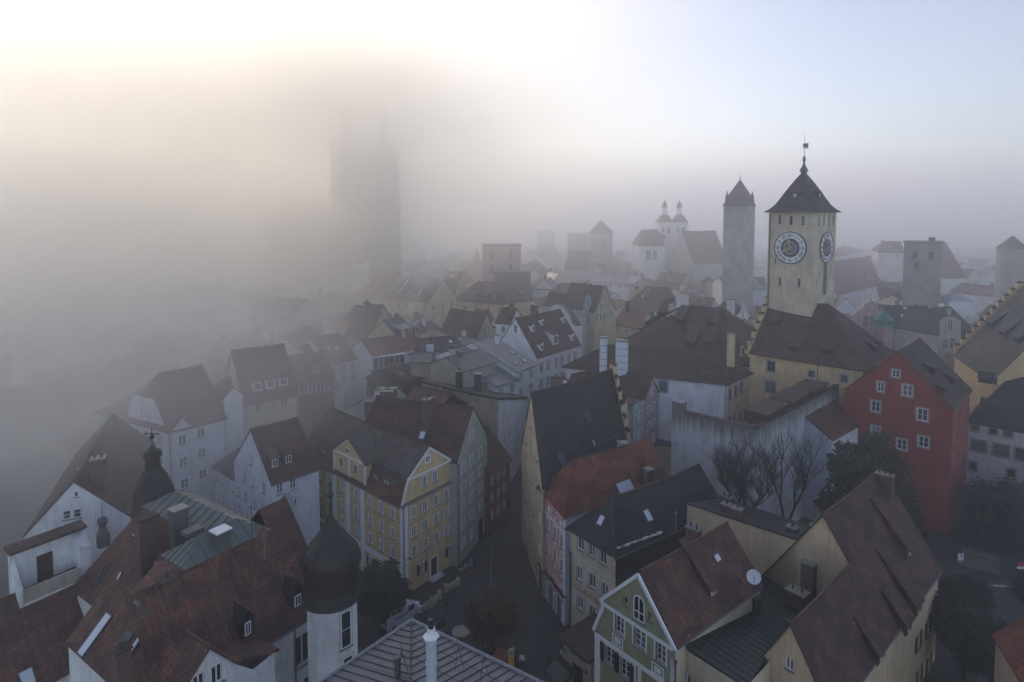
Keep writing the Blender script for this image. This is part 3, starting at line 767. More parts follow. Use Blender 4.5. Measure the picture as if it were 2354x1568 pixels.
def arch_panel(h, k, c, w, zt, m, name='arch', out=.05):
    o, d, n = h.fr(k); pts = [(c - w / 2, 0), (c + w / 2, 0)] + [(c + w / 2 * math.cos(t), zt - w / 2 + w / 2 * math.sin(t)) for t in [math.pi * i / 8 for i in range(9)]]
    mb = MB(); mb.hexa([((o + d * a_ + n * .005).x, (o + d * a_ + n * .005).y, z_) for a_, z_ in pts], [((o + d * a_ + n * out).x, (o + d * a_ + n * out).y, z_) for a_, z_ in pts])
    r = addw(mb, name, m, h.root); h.strip(k, [pts[1]] + pts[2:] + [pts[0]], .16, WHITE, out + .05, name + '_moulding'); return r
for f_ in (.2, .52, .83): arch_panel(h, 'F', h.a * f_, 1.5, 2.9, ZINC)
for c_, z_ in [h.px('F', R3(*p)) for p in ((300, 515), (373, 605))]:
    mb = MB(); o, d, n = h.fr('F'); q = o + d * c_; M = Matrix.Translation((q.x, q.y, z_)) @ Matrix((d, -n, Vector((0, 0, 1)))).transposed().to_4x4()
    pts = [(.28 * math.cos(2 * math.pi * i / 12), .4 * math.sin(2 * math.pi * i / 12)) for i in range(12)]
    mb.hexa([M @ Vector((x, -.005, z)) for x, z in pts], [M @ Vector((x, -.06, z)) for x, z in pts]); addw(mb, 'medallion', WHITE, h.root)
for (c, z, w_, h_, st) in h.holes['F']:
    o, d, n = h.fr('F'); pts = [(c - .35, z - h_ / 2 - .25), (c + .35, z - h_ / 2 - .25), (c, z - h_ / 2 - .75)]
    mb = MB(); mb.hexa([((o + d * a_ + n * .005).x, (o + d * a_ + n * .005).y, z_) for a_, z_ in pts], [((o + d * a_ + n * .05).x, (o + d * a_ + n * .05).y, z_) for a_, z_ in pts]); addw(mb, 'ornament', WHITE, h.root)
h.skylight(0, R3(765, 385), 2.6, 1.7, True); 
for i_ in (-1, 0, 1): pass
h.chimney(R3(905, 345), 14.3, 1.5, 1.0, .9, BRICK, CONC, 0); h.chimney(R3(862, 235), 16.2, .8, .7, .5, T_RED2, RIDGE, 2)

# beige inn with old lettering
b1 = House('town_house', 'beige inn with faded lettering on its front and black hipped roof', (R3(705, 788), 12), (R3(430, 625), 12), (R3(1355, 492), 12), 12)
h = b1
h.setprof('F', [(0, 12), (h.a / 2, 15.7), (h.a, 12)]); h.polys['F'] = [(0, 0), (h.a, 0), (h.a, 12), (0, 12)]
wb_ = dict(cols=2, rows=1, surround=OFFW, sw=.12, depth=.18)
for row in (((627, 805), (559, 762), (492, 722)), ((638, 1008), (562, 952), (484, 905)), ((0, 0), (562, 1145), (487, 1085))):
    for p in row:
        if p[0]: h.win('F', [R3(*p)], .95, 1.5, **wb_)
h.walls({'*': W_CREAM, 'L': W_DARK, 'R': W_BLUW}); h.roof(T_BLK, hip=(3.4, 0), ov=.5, vo=.15, gutter=True)  # near-black L wall: shade of the narrow shaft put into its colour
zz = h.px('F', R3(560, 860))[1]; h.band('F', 0, h.a, 9.15, 9.3, OFFW, .05, 'band')
h.pipe('F', h.a - .15, 0, 9.2)
h.skylight(2, R3(617, 583), .8, 1.1, True); h.skylight(0, R3(900, 553), .9, 1.3, True)
h.chimney(U6(800, 1150), 13.2, 1.5, 1.3, .8, BRICK, LEAD, 2)
mb = MB(); q = G(R3(1072, 575), 13.5); mb.tube((q.x, q.y, 12), (q.x, q.y, 14.2), .06, n=6); mb.tube((q.x, q.y, 14.2), (q.x, q.y, 14.3), .14, n=8); addw(mb, 'vent_pipe', ZINC, h.root)
sn = MB()
for i in range(26):
    p = R3(720 + i * 10.5 + random.uniform(-3, 3), 752 - i * 3.9 + random.uniform(-4, 4)); q = h.on(0, p); r_ = random.uniform(.05, .16)
    sn.box((q.x - r_, q.y - r_, q.z - .05), (q.x + r_, q.y + r_, q.z + r_ * .6))
tag(addw(sn, 'lichen_patches', OFFW, h.root), kind='stuff')
def lettering(h, k, text, p, size, m, name='lettering', out=.03, M=None, ext=.01):
    cu = bpy.data.curves.new(name, 'FONT'); cu.body = text; cu.size = size; cu.extrude = ext; cu.align_x = 'CENTER'; cu.align_y = 'CENTER'; cu.resolution_u = 2
    cu.materials.append(m); oc_ = bpy.data.objects.new(name + '_text', cu); COL.objects.link(oc_); bpy.context.view_layer.update()
    me_ = bpy.data.meshes.new_from_object(oc_.evaluated_get(bpy.context.evaluated_depsgraph_get())); bpy.data.objects.remove(oc_); o_ = bpy.data.objects.new(name, me_); COL.objects.link(o_)
    if M is None:
        o, d, n = h.fr(k); X = Vector((0, 0, 1)).cross(n).normalized(); c, z = h.px(k, p); q = o + d * c + n * out
        M = Matrix.Translation(Vector((q.x, q.y, z)) - h.root.location) @ Matrix((X, Vector((0, 0, 1)), n)).transposed().to_4x4()
        o_.parent = h.root
    o_.matrix_basis = M; return o_
OCHP = paint('ochre_letters', (.36, .24, .13), .9)
for txt, p in (("Drei", (487, 1000)), ("König-", (562, 1048)), ("Br.", (640, 1100))): lettering(h, 'F', txt, R3(*p), .85, OCHP)

# green house with the curved gable
gr = House('gable_house', 'sage green house with white-edged curved gable and green front mouldings', (R3(632, 1090), 13), (R3(1050, 1365), 13), 13.0, 13.0)
h = gr
pr = [h.px('F', R3(*p)) for p in ((575, 1245), (600, 1185), (628, 1120), (632, 1090), (618, 1066), (650, 1042), (700, 1010), (845, 912), (1070, 1368))]
h.ax = 'v'; cR = h.a + .25
h.polys['F'] = [(pr[0][0], 0), (cR, 0), (cR, pr[-1][1]), pr[-1]][:3] + list(reversed(pr))[0:]
h.polys['F'] = [(pr[0][0] + .1, 0), (pr[-1][0], 0)] + list(reversed(pr))
h.polys['L'] = [(0, 0), (h.b, 0), (h.b, 12.3), (0, 12.3)]; h.polys['R'] = [(0, 0), (h.b, 0), (h.b, pr[-1][1]), (0, pr[-1][1])]
h.polys['B'] = [(0, 0), (h.a, 0), (h.a, 12.5), pr[-2], (0, 12.3)]
wg = dict(cols=2, rows=3, surround=WHITE, sw=.14, depth=.25)
for p in ((727, 1222), (850, 1305), (978, 1392)): h.win('F', [R3(*p)], 1.0 if p[0] != 850 else 1.25, 1.55, **wg)
for p in ((668, 1410), (760, 1485)): h.win('F', [R3(*p)], 1.0, 1.6, **wg)
h.win('F', [R3(762, 1072)], .45, .75, cols=1, rows=1, depth=.25); h.win('F', [R3(912, 1170)], .35, .7, cols=1, rows=1, depth=.25)
h.win('F', [R3(848, 1118)], 1.15, 2.1, cols=2, rows=3, arch=True, surround=WHITE)
low = [h.px('F', R3(*p)) for p in ((727, 1222), (978, 1392))]
for c in (low[0][0] - .9, low[0][0] + .55): h.holes['F'] += [(c + .2, 3.6, 1.0, 1.6, wg)]
h.walls({'*': W_GREEN, 'R': W_CREAM, 'L': W_CREAM})
h.roof(T_OLD, prof=[pr[4], pr[5], pr[6], pr[7], pr[8]], ax='v', t0=0, t1=h.b, ov=.12, vo=-.12, gutter=True)
h.strip('F', pr, .28, WHITE, .16, 'gable_moulding')
h.strip('F', [(0, 13), (h.a, 13)], .26, WHITE, .12, 'band')
lb = h.px('F', C1(600, 905)); zl = lb[1] - .2
h.strip('F', [(lb[0], zl), (h.a + .2, zl)], .3, WHITE, .12, 'band')
h.band('F', pr[0][0] + .12, pr[0][0] + .75, 0, zl, WHITE, .07, 'rusticated_pilaster'); h.band('F', h.a - .1, pr[-1][0] - .02, 0, 12.2, OFFW, .07, 'pilaster')
for i in range(12):
    h.band('F', pr[0][0] + .12, pr[0][0] + .75, .8 + i * .75, .83 + i * .75, ZINC, .076, 'groove')
mid = h.px('F', C1(1140, 1350))[0]
h.band('F', mid - .45, mid - .12, 0, zl - .3, WHITE, .06, 'pilaster'); h.band('F', mid + .12, mid + .45, 0, zl - .3, WHITE, .06, 'pilaster')
for p in ((668, 1410), (760, 1485)):
    c, z = h.px('F', R3(*p)); h.shutters('F', c, z, 1.0, 1.6, DARK)
for p in ((718, 1315), (962, 1495)):
    c, z = h.px('F', R3(*p)); h.strip('F', [(c - .55, z + .4), (c + .55, z + .4), (c + .55, z - .4), (c - .55, z - .4), (c - .55, z + .4)], .08, WHITE, .06, 'panel_moulding'); h.band('F', c - .32, c + .32, z - .2, z + .2, WHITE, .05, 'panel')
h.pipe('F', pr[-1][0] + .1, 0, 12.2)
nR = h.planes[-1]; ri = len(h.planes) - 1
h.dormer(ri, R3(1300, 1040), .9, .8, 'shed', T_OLD, T_OLD, pitch=.9, glass=GLASS)
h.skylight(ri, R3(1322, 812), .8, .7, True)
h.chimney(R3(1180, 710), 16.6, 1.2, 1.2, .8, BRICK, LEAD, 2)

# dark green sheet metal roof beside the green house
t = House('sheet_roof_house', 'low cream house with dark green standing-seam roof beside the sage green house', (12.75, 47.15), (16.9, 42.0), (24.5, 59.9), 10.0)
h = t; 
def poly_roof(h, P4, m, name='roof', th=.15, ridge=False):
    mb = MB(); mb.hexa(P4, [Vector(p) + Vector((0, 0, th)) for p in P4]); o = addw(mb, name, m, h.root)
    n = _up((Vector(P4[1]) - Vector(P4[0])).cross(Vector(P4[2]) - Vector(P4[0])).normalized()); h.planes.append((Vector(P4[0]) + Vector((0, 0, th)), n)); return o
h.polys['R'] = h.polys['L'] = [(0, 0), (h.b, 0), (h.b, 10), (0, 12.3)]; h.polys['F'] = [(0, 0), (h.a, 0), (h.a, 12.2), (0, 12.2)]; h.win('F', [(1.6, 9.6), (4.2, 9.6)], .95, 1.5, px=False, cols=2, rows=2); h.walls({'*': W_CREAM})
A_, B_, C_, D_ = (12.75, 47.15, 12.5), (16.9, 42.0, 12.2), (27.9, 55.6, 9.9), (24.5, 59.9, 10.2)
poly_roof(h, [A_, B_, C_, D_], LEAD, th=.1)
A_, B_, C_, D_ = [Vector(p) + Vector((0, 0, .1)) for p in (A_, B_, C_, D_)]
nst = 22
for i in range(nst):
    f0, f1 = i / nst, (i + 1) / nst - .006
    q = [A_.lerp(D_, f0), B_.lerp(C_, f0), B_.lerp(C_, f1), A_.lerp(D_, f1)]
    mb = MB(); mb.hexa(q, [v + Vector((0, 0, .03)) for v in q])
    e = [A_.lerp(D_, f1 - .004), B_.lerp(C_, f1 - .004), B_.lerp(C_, f1), A_.lerp(D_, f1)]; mb.hexa([v + Vector((0, 0, .03)) for v in e], [v + Vector((0, 0, .09)) for v in e])
    addw(mb, 'roof_panel', Z_GRN, h.root)
h.chimney(R3(1535, 1175), 10.2, 2.0, 1.1, .9, BRICK, LEAD, 0)
dish_at = G(R3(1543, 1030), 12.7)
c_ = G(R4(355, 1085), 9.8); chimney(h.root, c_, 3.9, 1.15, 1.0, brickm('grey', (.10, .085, .075)), CONC, 0, ud=h.u)
c_ = G(R4(285, 1150), 9.8); chimney(h.root, c_, 2.1, 1.7, 1.2, BRICK, CONC, 2, ud=h.u)

# small shop between inn and green house

# pale drain line and worn strips along the street
s1 = House('shop', 'low beige shop with brown flat roof and script lettering over its window', (C1(540, 1290), 4.5), (C1(165, 985), 4.5), 4.6, 4.5, cat='shop')
h = s1
c, z = h.px('F', C1(360, 1420)); h.holes['F'].append((c, 1.75, 1.5, 2.3, dict(cols=1, rows=1, frame='dark', sill=False)))
h.walls({'*': W_BEIGE})
poly_roof(h, [h.P(-.2, -.5, 4.5), h.P(h.a + .3, -.5, 4.5), h.P(h.a + .3, h.b, 4.9), h.P(-.2, h.b, 4.9)], T_BRN, th=.2)
lettering(h, 'F', "mijomond", C1(365, 1225), .55, DARK)
for cx_, cy_ in ((203, 1135), (490, 1400)):
    c, z = h.px('F', C1(cx_, cy_)); o, d, n = h.fr('F'); q = o + d * c + n * .15; mb = MB(); mb.tube((q.x, q.y, z), (q.x, q.y, z - .25), .05, .12, n=8); mb.tube((q.x, q.y, z), (q.x - n.x * .15, q.y - n.y * .15, z), .02, n=5); addw(mb, 'wall_lamp', DARK, h.root, uv=False)

# ================================================================ LONG OCHRE HOUSE (bottom right)
vH = Vector((.745, .667, 0)).normalized(); uH = Vector((.667, -.745, 0)).normalized()
rn = Vector((28.9, 55.0, 0)); O1 = rn - uH * 5.7
l1 = House('long_house', 'long ochre house with stepped-down brown roof and four slanting dormers', tuple((O1)[:2]), tuple((rn + uH * 5.7)[:2]), tuple((O1 + vH * 15.5)[:2]), 10.0)
h = l1; h.setprof('F', [(0, 10), (5.7, 18.5), (11.4, 10)])
wx = dict(cols=2, rows=2, depth=.2)
for p in ((1085, 1235), (1025, 1320), (1088, 1450), (1030, 1530)):
    c, z = h.px('R', R4(*p))
    if .8 < c < h.b - 1: h.holes['R'].append((c, z, 1.0, 1.6, wx))
h.walls({'*': W_OCH}); h.roof(T_BRN2, ov=.5, vo=.12, gutter=True)
q2 = hit(R4(632, 838), rn, vH); s2 = (q2 - Vector((rn.x, rn.y, q2.z))).dot(uH); z2 = q2.z
g2 = hit(R4(247, 1290), Vector((q2.x, q2.y, 0)), uH); b2 = abs((Vector((g2.x, g2.y, 0)) - Vector((q2.x, q2.y, 0))).dot(vH))
hw = 5.7 - s2
P0 = rn + uH * (s2 - hw) - vH * b2
l2 = House('long_house', 'lower near section of the ochre house with plain gable and deep eaves', tuple(P0[:2]), tuple((P0 + uH * 2 * hw)[:2]), tuple((P0 + vH * (b2 - .1))[:2]), 10.0)
h2 = l2; h2.setprof('F', [(0, 10), (hw, z2), (2 * hw, 10)])
for p in ((1085, 1235), (1025, 1310), (975, 1400), (1088, 1445), (1040, 1510)):
    c, z = h2.px('R', R4(*p))
    if .8 < c < h2.b - .6: h2.holes['R'].append((c, z, 1.0, 1.6, wx))
h2.win('F', [(hw, 12.2)], .6, .9, px=False, cols=2, rows=1)
h2.walls({'*': W_OCH}, skip='B'); h2.roof(T_BRN2, ov=.5, vo=.12, gutter=True)
for hh in (h, h2):
    for H_ in hh.holes['R']: hh.shutters('R', H_[0], H_[1], H_[2], H_[3])
def longdorm(hh, ptop, pbot, w=1.9, hf=1.1):
    q, n = hh.planes[1]; b = hit(pbot, q, n)
    dormer(hh.root, b, n, w, hf, 'shed', T_BRN2, DARK if 0 else T_BRN2, .8, .7, pitch=1.17)
longdorm(h, None, R4(975, 800)); longdorm(h, None, R4(1030, 1150)); longdorm(h2, None, R4(968, 1265)); longdorm(h2, None, R4(800, 1440)); 
h.chimney(R4(820, 365), 17.6, 1.1, 1.6, .8, BRICK, CONC, 3)
# ochre fire wall continuing to the left
A_ = hit(R3(1140, 482), rn, vH); B_ = rn - uH * 5.7
f1 = House('rear_house', 'ochre rear house with a long bare sloping fire wall and dark flat roof', (A_.x, A_.y), tuple((rn - uH * 2.3)[:2]), 8.5, 14.5)
h = f1; za = A_.z
h.polys['F'] = [(0, 0), (h.a, 0), (h.a, 15.3), (0, za)]
h.polys['R'] = [(0, 0), (h.b, 0), (h.b, 13.0), (0, 15.2)]; h.polys['L'] = [(0, 0), (h.b, 0), (h.b, za - 2), (0, za)]
h.polys['B'] = [(0, 0), (h.a, 0), (h.a, 12.9), (0, za - 2)]
h.walls({'*': W_OCH})
poly_roof(h, [h.P(0, .3, za - .3), h.P(h.a, .3, 14.9), h.P(h.a, h.b, 12.9), h.P(0, h.b, za - 2.2)], T_BLK)
mb = MB(); mb.hexa([h.P(-.1, -.15, za), h.P(h.a, -.15, 15.3), h.P(h.a, .35, 15.3), h.P(-.1, .35, za)], [h.P(-.1, -.15, za + .15), h.P(h.a, -.15, 15.45), h.P(h.a, .35, 15.45), h.P(-.1, .35, za + .15)]); addw(mb, 'coping', T_BLK, h.root)
for p, z_ in ((U6(915, 1225), 14.6), (U6(1485, 1425), 13.6), (U6(1725, 1415), 13.8), (U6(800, 1180), 14)): h.chimney(p, z_, .9, 1.0, .8, BRICK, CONC, 1)

# ================================================================ CHURCH-LIKE HOUSE WITH THE ONION TURRET (bottom left)
mu = Vector((.56, .83, 0)).normalized(); mv = Vector((-.83, .56, 0)).normalized()
Q = Vector((-24.6, 44.4, 0))
def QP(u_, v_, z): q = Q + mu * u_ + mv * v_; return Vector((q.x, q.y, z))
a0, a1 = -.5, 9.8
m1 = House('parish_house', 'white parish house with mottled red mansard roof and green sheet metal roof cap', tuple(QP(a0, -4.45, 0)[:2]), tuple(QP(a1, -4.45, 0)[:2]), tuple(QP(a0, 8, 0)[:2]), 14.0)
h = m1
h.setprof('L', [(0, 14.0), (4.45, 19.4), (7.9, 19.4), (12.4, 14)])
h.polys['R'] = [(0, 0), (12.4, 0), (12.4, 14), (6, 21), (0, 14)]
for p, w_, h_ in ((R2(325, 1368), 1.5, 2.6),):
    c, z = h.px('F', p); h.holes['F'].append((c, z, w_, h_, dict(cols=2, rows=1, surround=OFFW, sw=.18, depth=.25)))
for p, w_, h_ in ((R2(370, 1600), 1.3, 2.2),):
    c, z = h.px('F', p); h.holes['F'].append((c, z, w_, h_, dict(cols=2, rows=2, depth=.25)))
h.walls({'*': W_WHITE})
L = h.root.location
# steep slope towards the square, left arm slope, cap, far slope
def faces_obj(name, polys, m, root, th=.18):
    mb = MB()
    for P_ in polys: mb.hexa(P_, [Vector(p) + Vector((0, 0, th)) for p in P_])
    return addw(mb, name, m, root)
zc = 19.5
faces_obj('roof', [
    [QP(-4.2, -4.85, 13.5), QP(7.0, -4.85, 13.5), QP(7.0, 0, zc), QP(-4.2, 0, zc)],
    [QP(7.0, -4.85, 13.5), QP(9.7, -4.85, 13.5), QP(9.7, 1.3, 21.0), QP(7.0, 1.3, 21.0)],
    [QP(7.0, 1.3, 21.0), QP(9.7, 1.3, 21.0), QP(9.7, 8, 14), QP(7.0, 8, 14)],
    [QP(7.0, 0, zc), QP(7.0, 13.3, zc), QP(11, 13.3, 14), QP(11, 8, 14)],
    [QP(3.2, 3.4, zc), QP(3.2, 13.3, zc), QP(-1.3, 17.5, 12.6), QP(-1.3, 3.4, 12.6)],
    [QP(-1.3, 17.5, 12.6), QP(3.2, 13.3, zc), QP(7.0, 13.3, zc), QP(11, 17.5, 12.6)],
    [QP(-4.2, 0, zc), QP(0, 0, zc), QP(0, 3.4, zc), QP(-1.3, 3.4, 17.0)]], T_OLD, h.root)
h.planes = [(QP(0, 0, zc + .18), _up((QP(7, -4.85, 13.5) - QP(0, 0, zc)).cross(QP(7, 0, zc) - QP(0, 0, zc)).normalized())),
            (QP(3.2, 3.4, zc + .18), _up((QP(3.2, 13.3, zc) - QP(3.2, 3.4, zc)).cross(QP(-1.3, 3.4, 12.6) - QP(3.2, 3.4, zc)).normalized()))]
# arm walls
mb = MB()
for a_, b_ in (((-1, 4), (-1, 17)), ((-1, 17), (10.6, 17)), ((10.6, 17), (10.6, 8))):
    mb.face([QP(*a_, 0), QP(*b_, 0), QP(*b_, 13), QP(*a_, 13)])
addw(mb, 'wall', W_WHITE, h.root, fix=False)
# metal cap with seams: strips as panels
SEAMC = metalroof('cap_sheet', (.48, .44, .34), .5, None, .5); SEAMG = metalroof('cap_sheet_dark', (.11, .14, .13), .5, None, .5)  # one sheet in two colours: lit and shaded slopes painted in
zr_ = zc + 1.25
def clip_poly(poly, n, dd):   # keep n.p >= dd  (2-D)
    out = []
    for i in range(len(poly)):
        a, b = poly[i], poly[(i + 1) % len(poly)]; da = n[0] * a[0] + n[1] * a[1] - dd; db = n[0] * b[0] + n[1] * b[1] - dd
        if da >= 0: out.append(a)
        if (da >= 0) != (db >= 0): t_ = da / (da - db); out.append((a[0] + (b[0] - a[0]) * t_, a[1] + (b[1] - a[1]) * t_))
    return out
def seam_panels(poly, axis, step, zf, PT, m, root, name='roof_panel', gap=.05, th=.05, seamh=.07):
    """cut a 2-D polygon into strips across axis (0/1) and make every strip a panel with a standing seam"""
    lo = min(p[axis] for p in poly); hi = max(p[axis] for p in poly); n = max(1, round((hi - lo) / step)); st = (hi - lo) / n
    ax = (1, 0) if axis == 0 else (0, 1); nx = (-1, 0) if axis == 0 else (0, -1)
    for i in range(n):
        q = clip_poly(clip_poly(poly, ax, lo + i * st), nx, -(lo + (i + 1) * st - gap * .2))
        if len(q) < 3: continue
        B = [PT(a, b, zf(a, b)) for a, b in q]; mb = MB(); mb.hexa(B, [p + Vector((0, 0, th)) for p in B])
        s_ = clip_poly(q, ax, lo + (i + 1) * st - gap)
        if len(s_) >= 3:
            B = [PT(a, b, zf(a, b) + th) for a, b in s_]; mb.hexa(B, [p + Vector((0, 0, seamh)) for p in B], 1)
        addw(mb, name, [m, LEAD], root)
zfA = lambda u_, v_: zc + .2 + max(0, min(1, 1 - abs(u_ - 5.1) / 1.9)) * 1.2
zfB = lambda u_, v_: zc + .2 + max(0, min(1, 1 - abs(v_ - 1.7) / 1.7)) * 1.2
seam_panels([(5.1, 1.9), (7.15, 0), (7.15, 13.4), (5.1, 11.5)], 1, .95, zfA, QP, SEAMC, h.root)
seam_panels([(3.05, 3.4), (5.1, 1.7), (5.1, 11.5), (3.05, 13.4)], 1, .95, zfA, QP, SEAMG, h.root)
seam_panels([(-.15, -.15), (7.15, -.15), (5.3, 1.7), (1.6, 1.7)], 0, .9, zfB, QP, SEAMG, h.root)
seam_panels([(1.6, 1.7), (5.2, 1.7), (3.2, 3.5), (-.15, 3.5)], 0, .95, zfB, QP, SEAMC, h.root)
seam_panels([(-.15, -.15), (1.6, 1.7), (-.15, 3.5)], 1, .62, lambda u_, v_: zc + .2 + max(0, min(1, u_ / 1.7)) * 1.2, QP, SEAMG, h.root)
for p, zz_, cp in ((R1(1088, 600), 20.4, ZINC), (R1(1348, 735), 20.0, WHITE)): chimney(h.root, G(p, zz_), 1.25, 1.15, 1.0, LEAD, cp, 0, ud=mu)
mb = MB(); mb.box((-.7, -.5, 0), (.7, .5, .35), 0, Matrix.Translation(G(R1(1175, 660), 20.5)) @ Matrix.Rotation(rad(56), 4, 'Z')); addw(mb, 'roof_hatch', LEAD, h.root)
chimney(h.root, G(R1(905, 830), 17.0), 3.8, 1.6, .8, BRICK, RIDGE, 0, ud=mu); chimney(h.root, G(R1(1030, 1120), 17.3), 2.3, 1.2, 1.2, BRICK, RIDGE, 1, ud=mu)
h.dormer(0, R1(1510, 1290), 1.1, 1.3, 'gable', COPPER, COPPER, .5, 1.0, pitch=1.4)
h.dormer(0, R2(290, 1115), 1.2, 1.3, 'gable', COPPER, COPPER, .6, .9, pitch=1.4)
h.skylight(1, R1(632, 905), .75, 1.6, False); h.skylight(1, R1(712, 958), .45, 1.7)
h.dormer(1, R1(822, 680), .9, .5, 'shed', T_OLD, T_OLD, pitch=.6)
# parapet coping at the far end of the roof
mb = MB(); 
for a_, b_ in (((-4.9, 13.4), (1.3, 21.1)), ((1.3, 21.1), (8.2, 13.4))):
    B_ = [QP(9.6, a_[0], a_[1]), QP(9.6, b_[0], b_[1]), QP(10.1, b_[0], b_[1]), QP(10.1, a_[0], a_[1])]
    mb.hexa([v - Vector((0, 0, .8)) for v in B_], [v + Vector((0, 0, .45)) for v in B_])
addw(mb, 'gable_parapet', ZINC, h.root)
h.pipe('F', .3, 0, 13.6); h.pipe('F', 6.6, 0, 13.6)
mb = MB(); mb.tube(QP(-4, -4.95, 13.6), QP(9.6, -4.95, 13.6), .1, n=6); addw(mb, 'gutter', LEAD, h.root)
# satellite dish and mast on the parish house
def dish(name, base, hgt, r, label, m, facing=(-.3, -.9, .35)):
    t = thing(name, base, label, 'satellite dish'); mb = MB(); b = Vector(base); mb.tube(b, b + Vector((0, 0, hgt)), .035, n=6); addw(mb, 'mast', ZINC, t, uv=False)
    n = Vector(facing).normalized(); X = Vector((0, 0, 1)).cross(n).normalized(); Yv = n.cross(X); c = b + Vector((0, 0, hgt)) + n * .1
    mb = MB(); rings = [(0, 0), (.4, .02), (.75, .07), (1, .13)]; k = 16; i0 = []
    for f, dz in rings[1:]:
        i0.append(len(mb.v)); mb.v += [tuple(c + (X * math.cos(2 * math.pi * j / k) + Yv * math.sin(2 * math.pi * j / k)) * r * f + n * r * dz * 1.5) for j in range(k)]
    mb.v.append(tuple(c)); ci = len(mb.v) - 1
    for j in range(k):
        mb.f.append((ci, i0[0] + j, i0[0] + (j + 1) % k)); mb.m.append(0)
        for a_ in range(2): mb.f.append((i0[a_] + j, i0[a_ + 1] + j, i0[a_ + 1] + (j + 1) % k, i0[a_] + (j + 1) % k)); mb.m.append(0)
    addw(mb, 'reflector', m, t, uv=False, smooth=True)
    mb = MB(); mb.tube(c - Yv * r * .8 + n * .15 * r, c + n * r * .9, .02, n=5); mb.tube(c + n * r * .85, c + n * r * 1.02, .06, n=6); addw(mb, 'receiver_arm', DARK, t, uv=False)
    return t
dish('satellite_dish', G(R2(88, 815), 19.2), 2.0, .5, 'dark satellite dish on a mast above the red parish house roof', paint('dark_red_dish', (.10, .04, .03), .5))
t = thing('antenna_mast', G(R2(15, 800), 19), 'thin antenna mast on the red parish house roof', 'antenna'); mb = MB(); b = G(R2(15, 800), 19); mb.tube(b, b + Vector((0, 0, 4.2)), .035, n=6); mb.tube(b + Vector((-.3, 0, 4)), b + Vector((.3, 0, 4)), .02, n=5); addw(mb, 'mast', DARK, t, uv=False)
dish('satellite_dish', dish_at, 1.6, .62, 'white satellite dish on the chimney above the dark green roof', WHITE)
dish('satellite_dish', G(R3(965, 345), 15.0), 1.0, .55, 'dark satellite dish on the red roof behind the glazed skylight', DARK)

# onion turret: octagonal stair tower with copper dome
tc_ = hit(R2(505, 1000), QP(0, -6.2, 0), mv); tx = G(R2(500, 1000), 17.0)
TP = Vector((tx.x, tx.y, 0))
rT = 1.9
t = thing('onion_turret', (TP.x, TP.y, 0), 'white octagonal stair turret with dark onion dome and spire beside the red roof', 'turret')
zt_ = 16.6
mb = MB(); mb.lathe((TP.x, TP.y, 0), [(rT, 0), (rT, zt_ - .1), (rT + .1, zt_)], n=8); addw(mb, 'wall', W_WHITE, t)
zd = zat(R2(470, 760), TP) ; zdt = zat(R2(455, 520), TP); ztip = zat(R2(450, 365), TP)
prof = [(rT + .42, zt_ - .15), (rT + .25, zt_ + .3), (rT + .1, zt_ + .8), (rT + .12, zt_ + 1.6), (rT + .25, zt_ + 2.5), (rT + .25, zt_ + 3.2), (rT + .05, zt_ + 3.9), (rT - .4, zt_ + 4.5), (rT - .85, zt_ + 5.05), (rT - 1.25, zt_ + 5.6), (rT - 1.55, zt_ + 6.2), (.2, zt_ + 7.0), (.1, zt_ + 7.8)]
sc_ = (zdt - zt_) / 7.1
prof = [(max(.06, r_), zt_ + (z_ - zt_) * sc_) for r_, z_ in prof]; prof[-3:] = [(.34, prof[-3][1]), (.13, prof[-2][1]), (.06, prof[-1][1])]
mb = MB(); mb.lathe((TP.x, TP.y, 0), prof, n=16); addw(mb, 'dome', COPPER, t)
zb_ = prof[-1][1]
mb = MB(); mb.tube((TP.x, TP.y, zb_ - .3), (TP.x, TP.y, ztip), .07, .03, n=6); 
mb.lathe((TP.x, TP.y, zb_ + (ztip - zb_) * .35), [(.03, -.3), (.2, -.15), (.28, 0), (.2, .18), (.03, .32)], n=10); mb.lathe((TP.x, TP.y, ztip), [(.02, -.12), (.1, 0), (.02, .12)], n=8); addw(mb, 'finial', DARK, t)
ribs = MB()
for k in range(8):
    an = 2 * math.pi * (k + .5) / 8
    for (r0, z0), (r1_, z1) in zip(prof[:-3], prof[1:-2]):
        ribs.tube((TP.x + r0 * math.cos(an), TP.y + r0 * math.sin(an), z0), (TP.x + r1_ * math.cos(an), TP.y + r1_ * math.sin(an), z1), .045, n=4, cap=False)
addw(ribs, 'dome_ribs', COPPER, t, uv=False)
def turret_win(p, w, h_, **st):
    best = None
    for k in range(8):
        an = 2 * math.pi * k / 8 + math.pi / 4; n = Vector((math.cos(an), math.sin(an), 0)); q0 = TP + n * rT * math.cos(math.pi / 8)
        hq = hit(p, q0, n)
        if n.dot(CAM - hq) > 0 and abs((hq - q0).dot(Vector((-n.y, n.x, 0)))) < rT * .42: best = (hq, n)
    if best: place_window(t, best[0] + best[1] * .01, best[1], w, h_, flush=True, **st)
turret_win(R2(578, 1012), .75, 1.2, arch=True, cols=2, rows=2); turret_win(R2(585, 1245), .9, 2.9, cols=1, rows=2, surround=OFFW)
turret_win(R2(598, 1500), .9, 2.4, cols=1, rows=2, surround=OFFW)

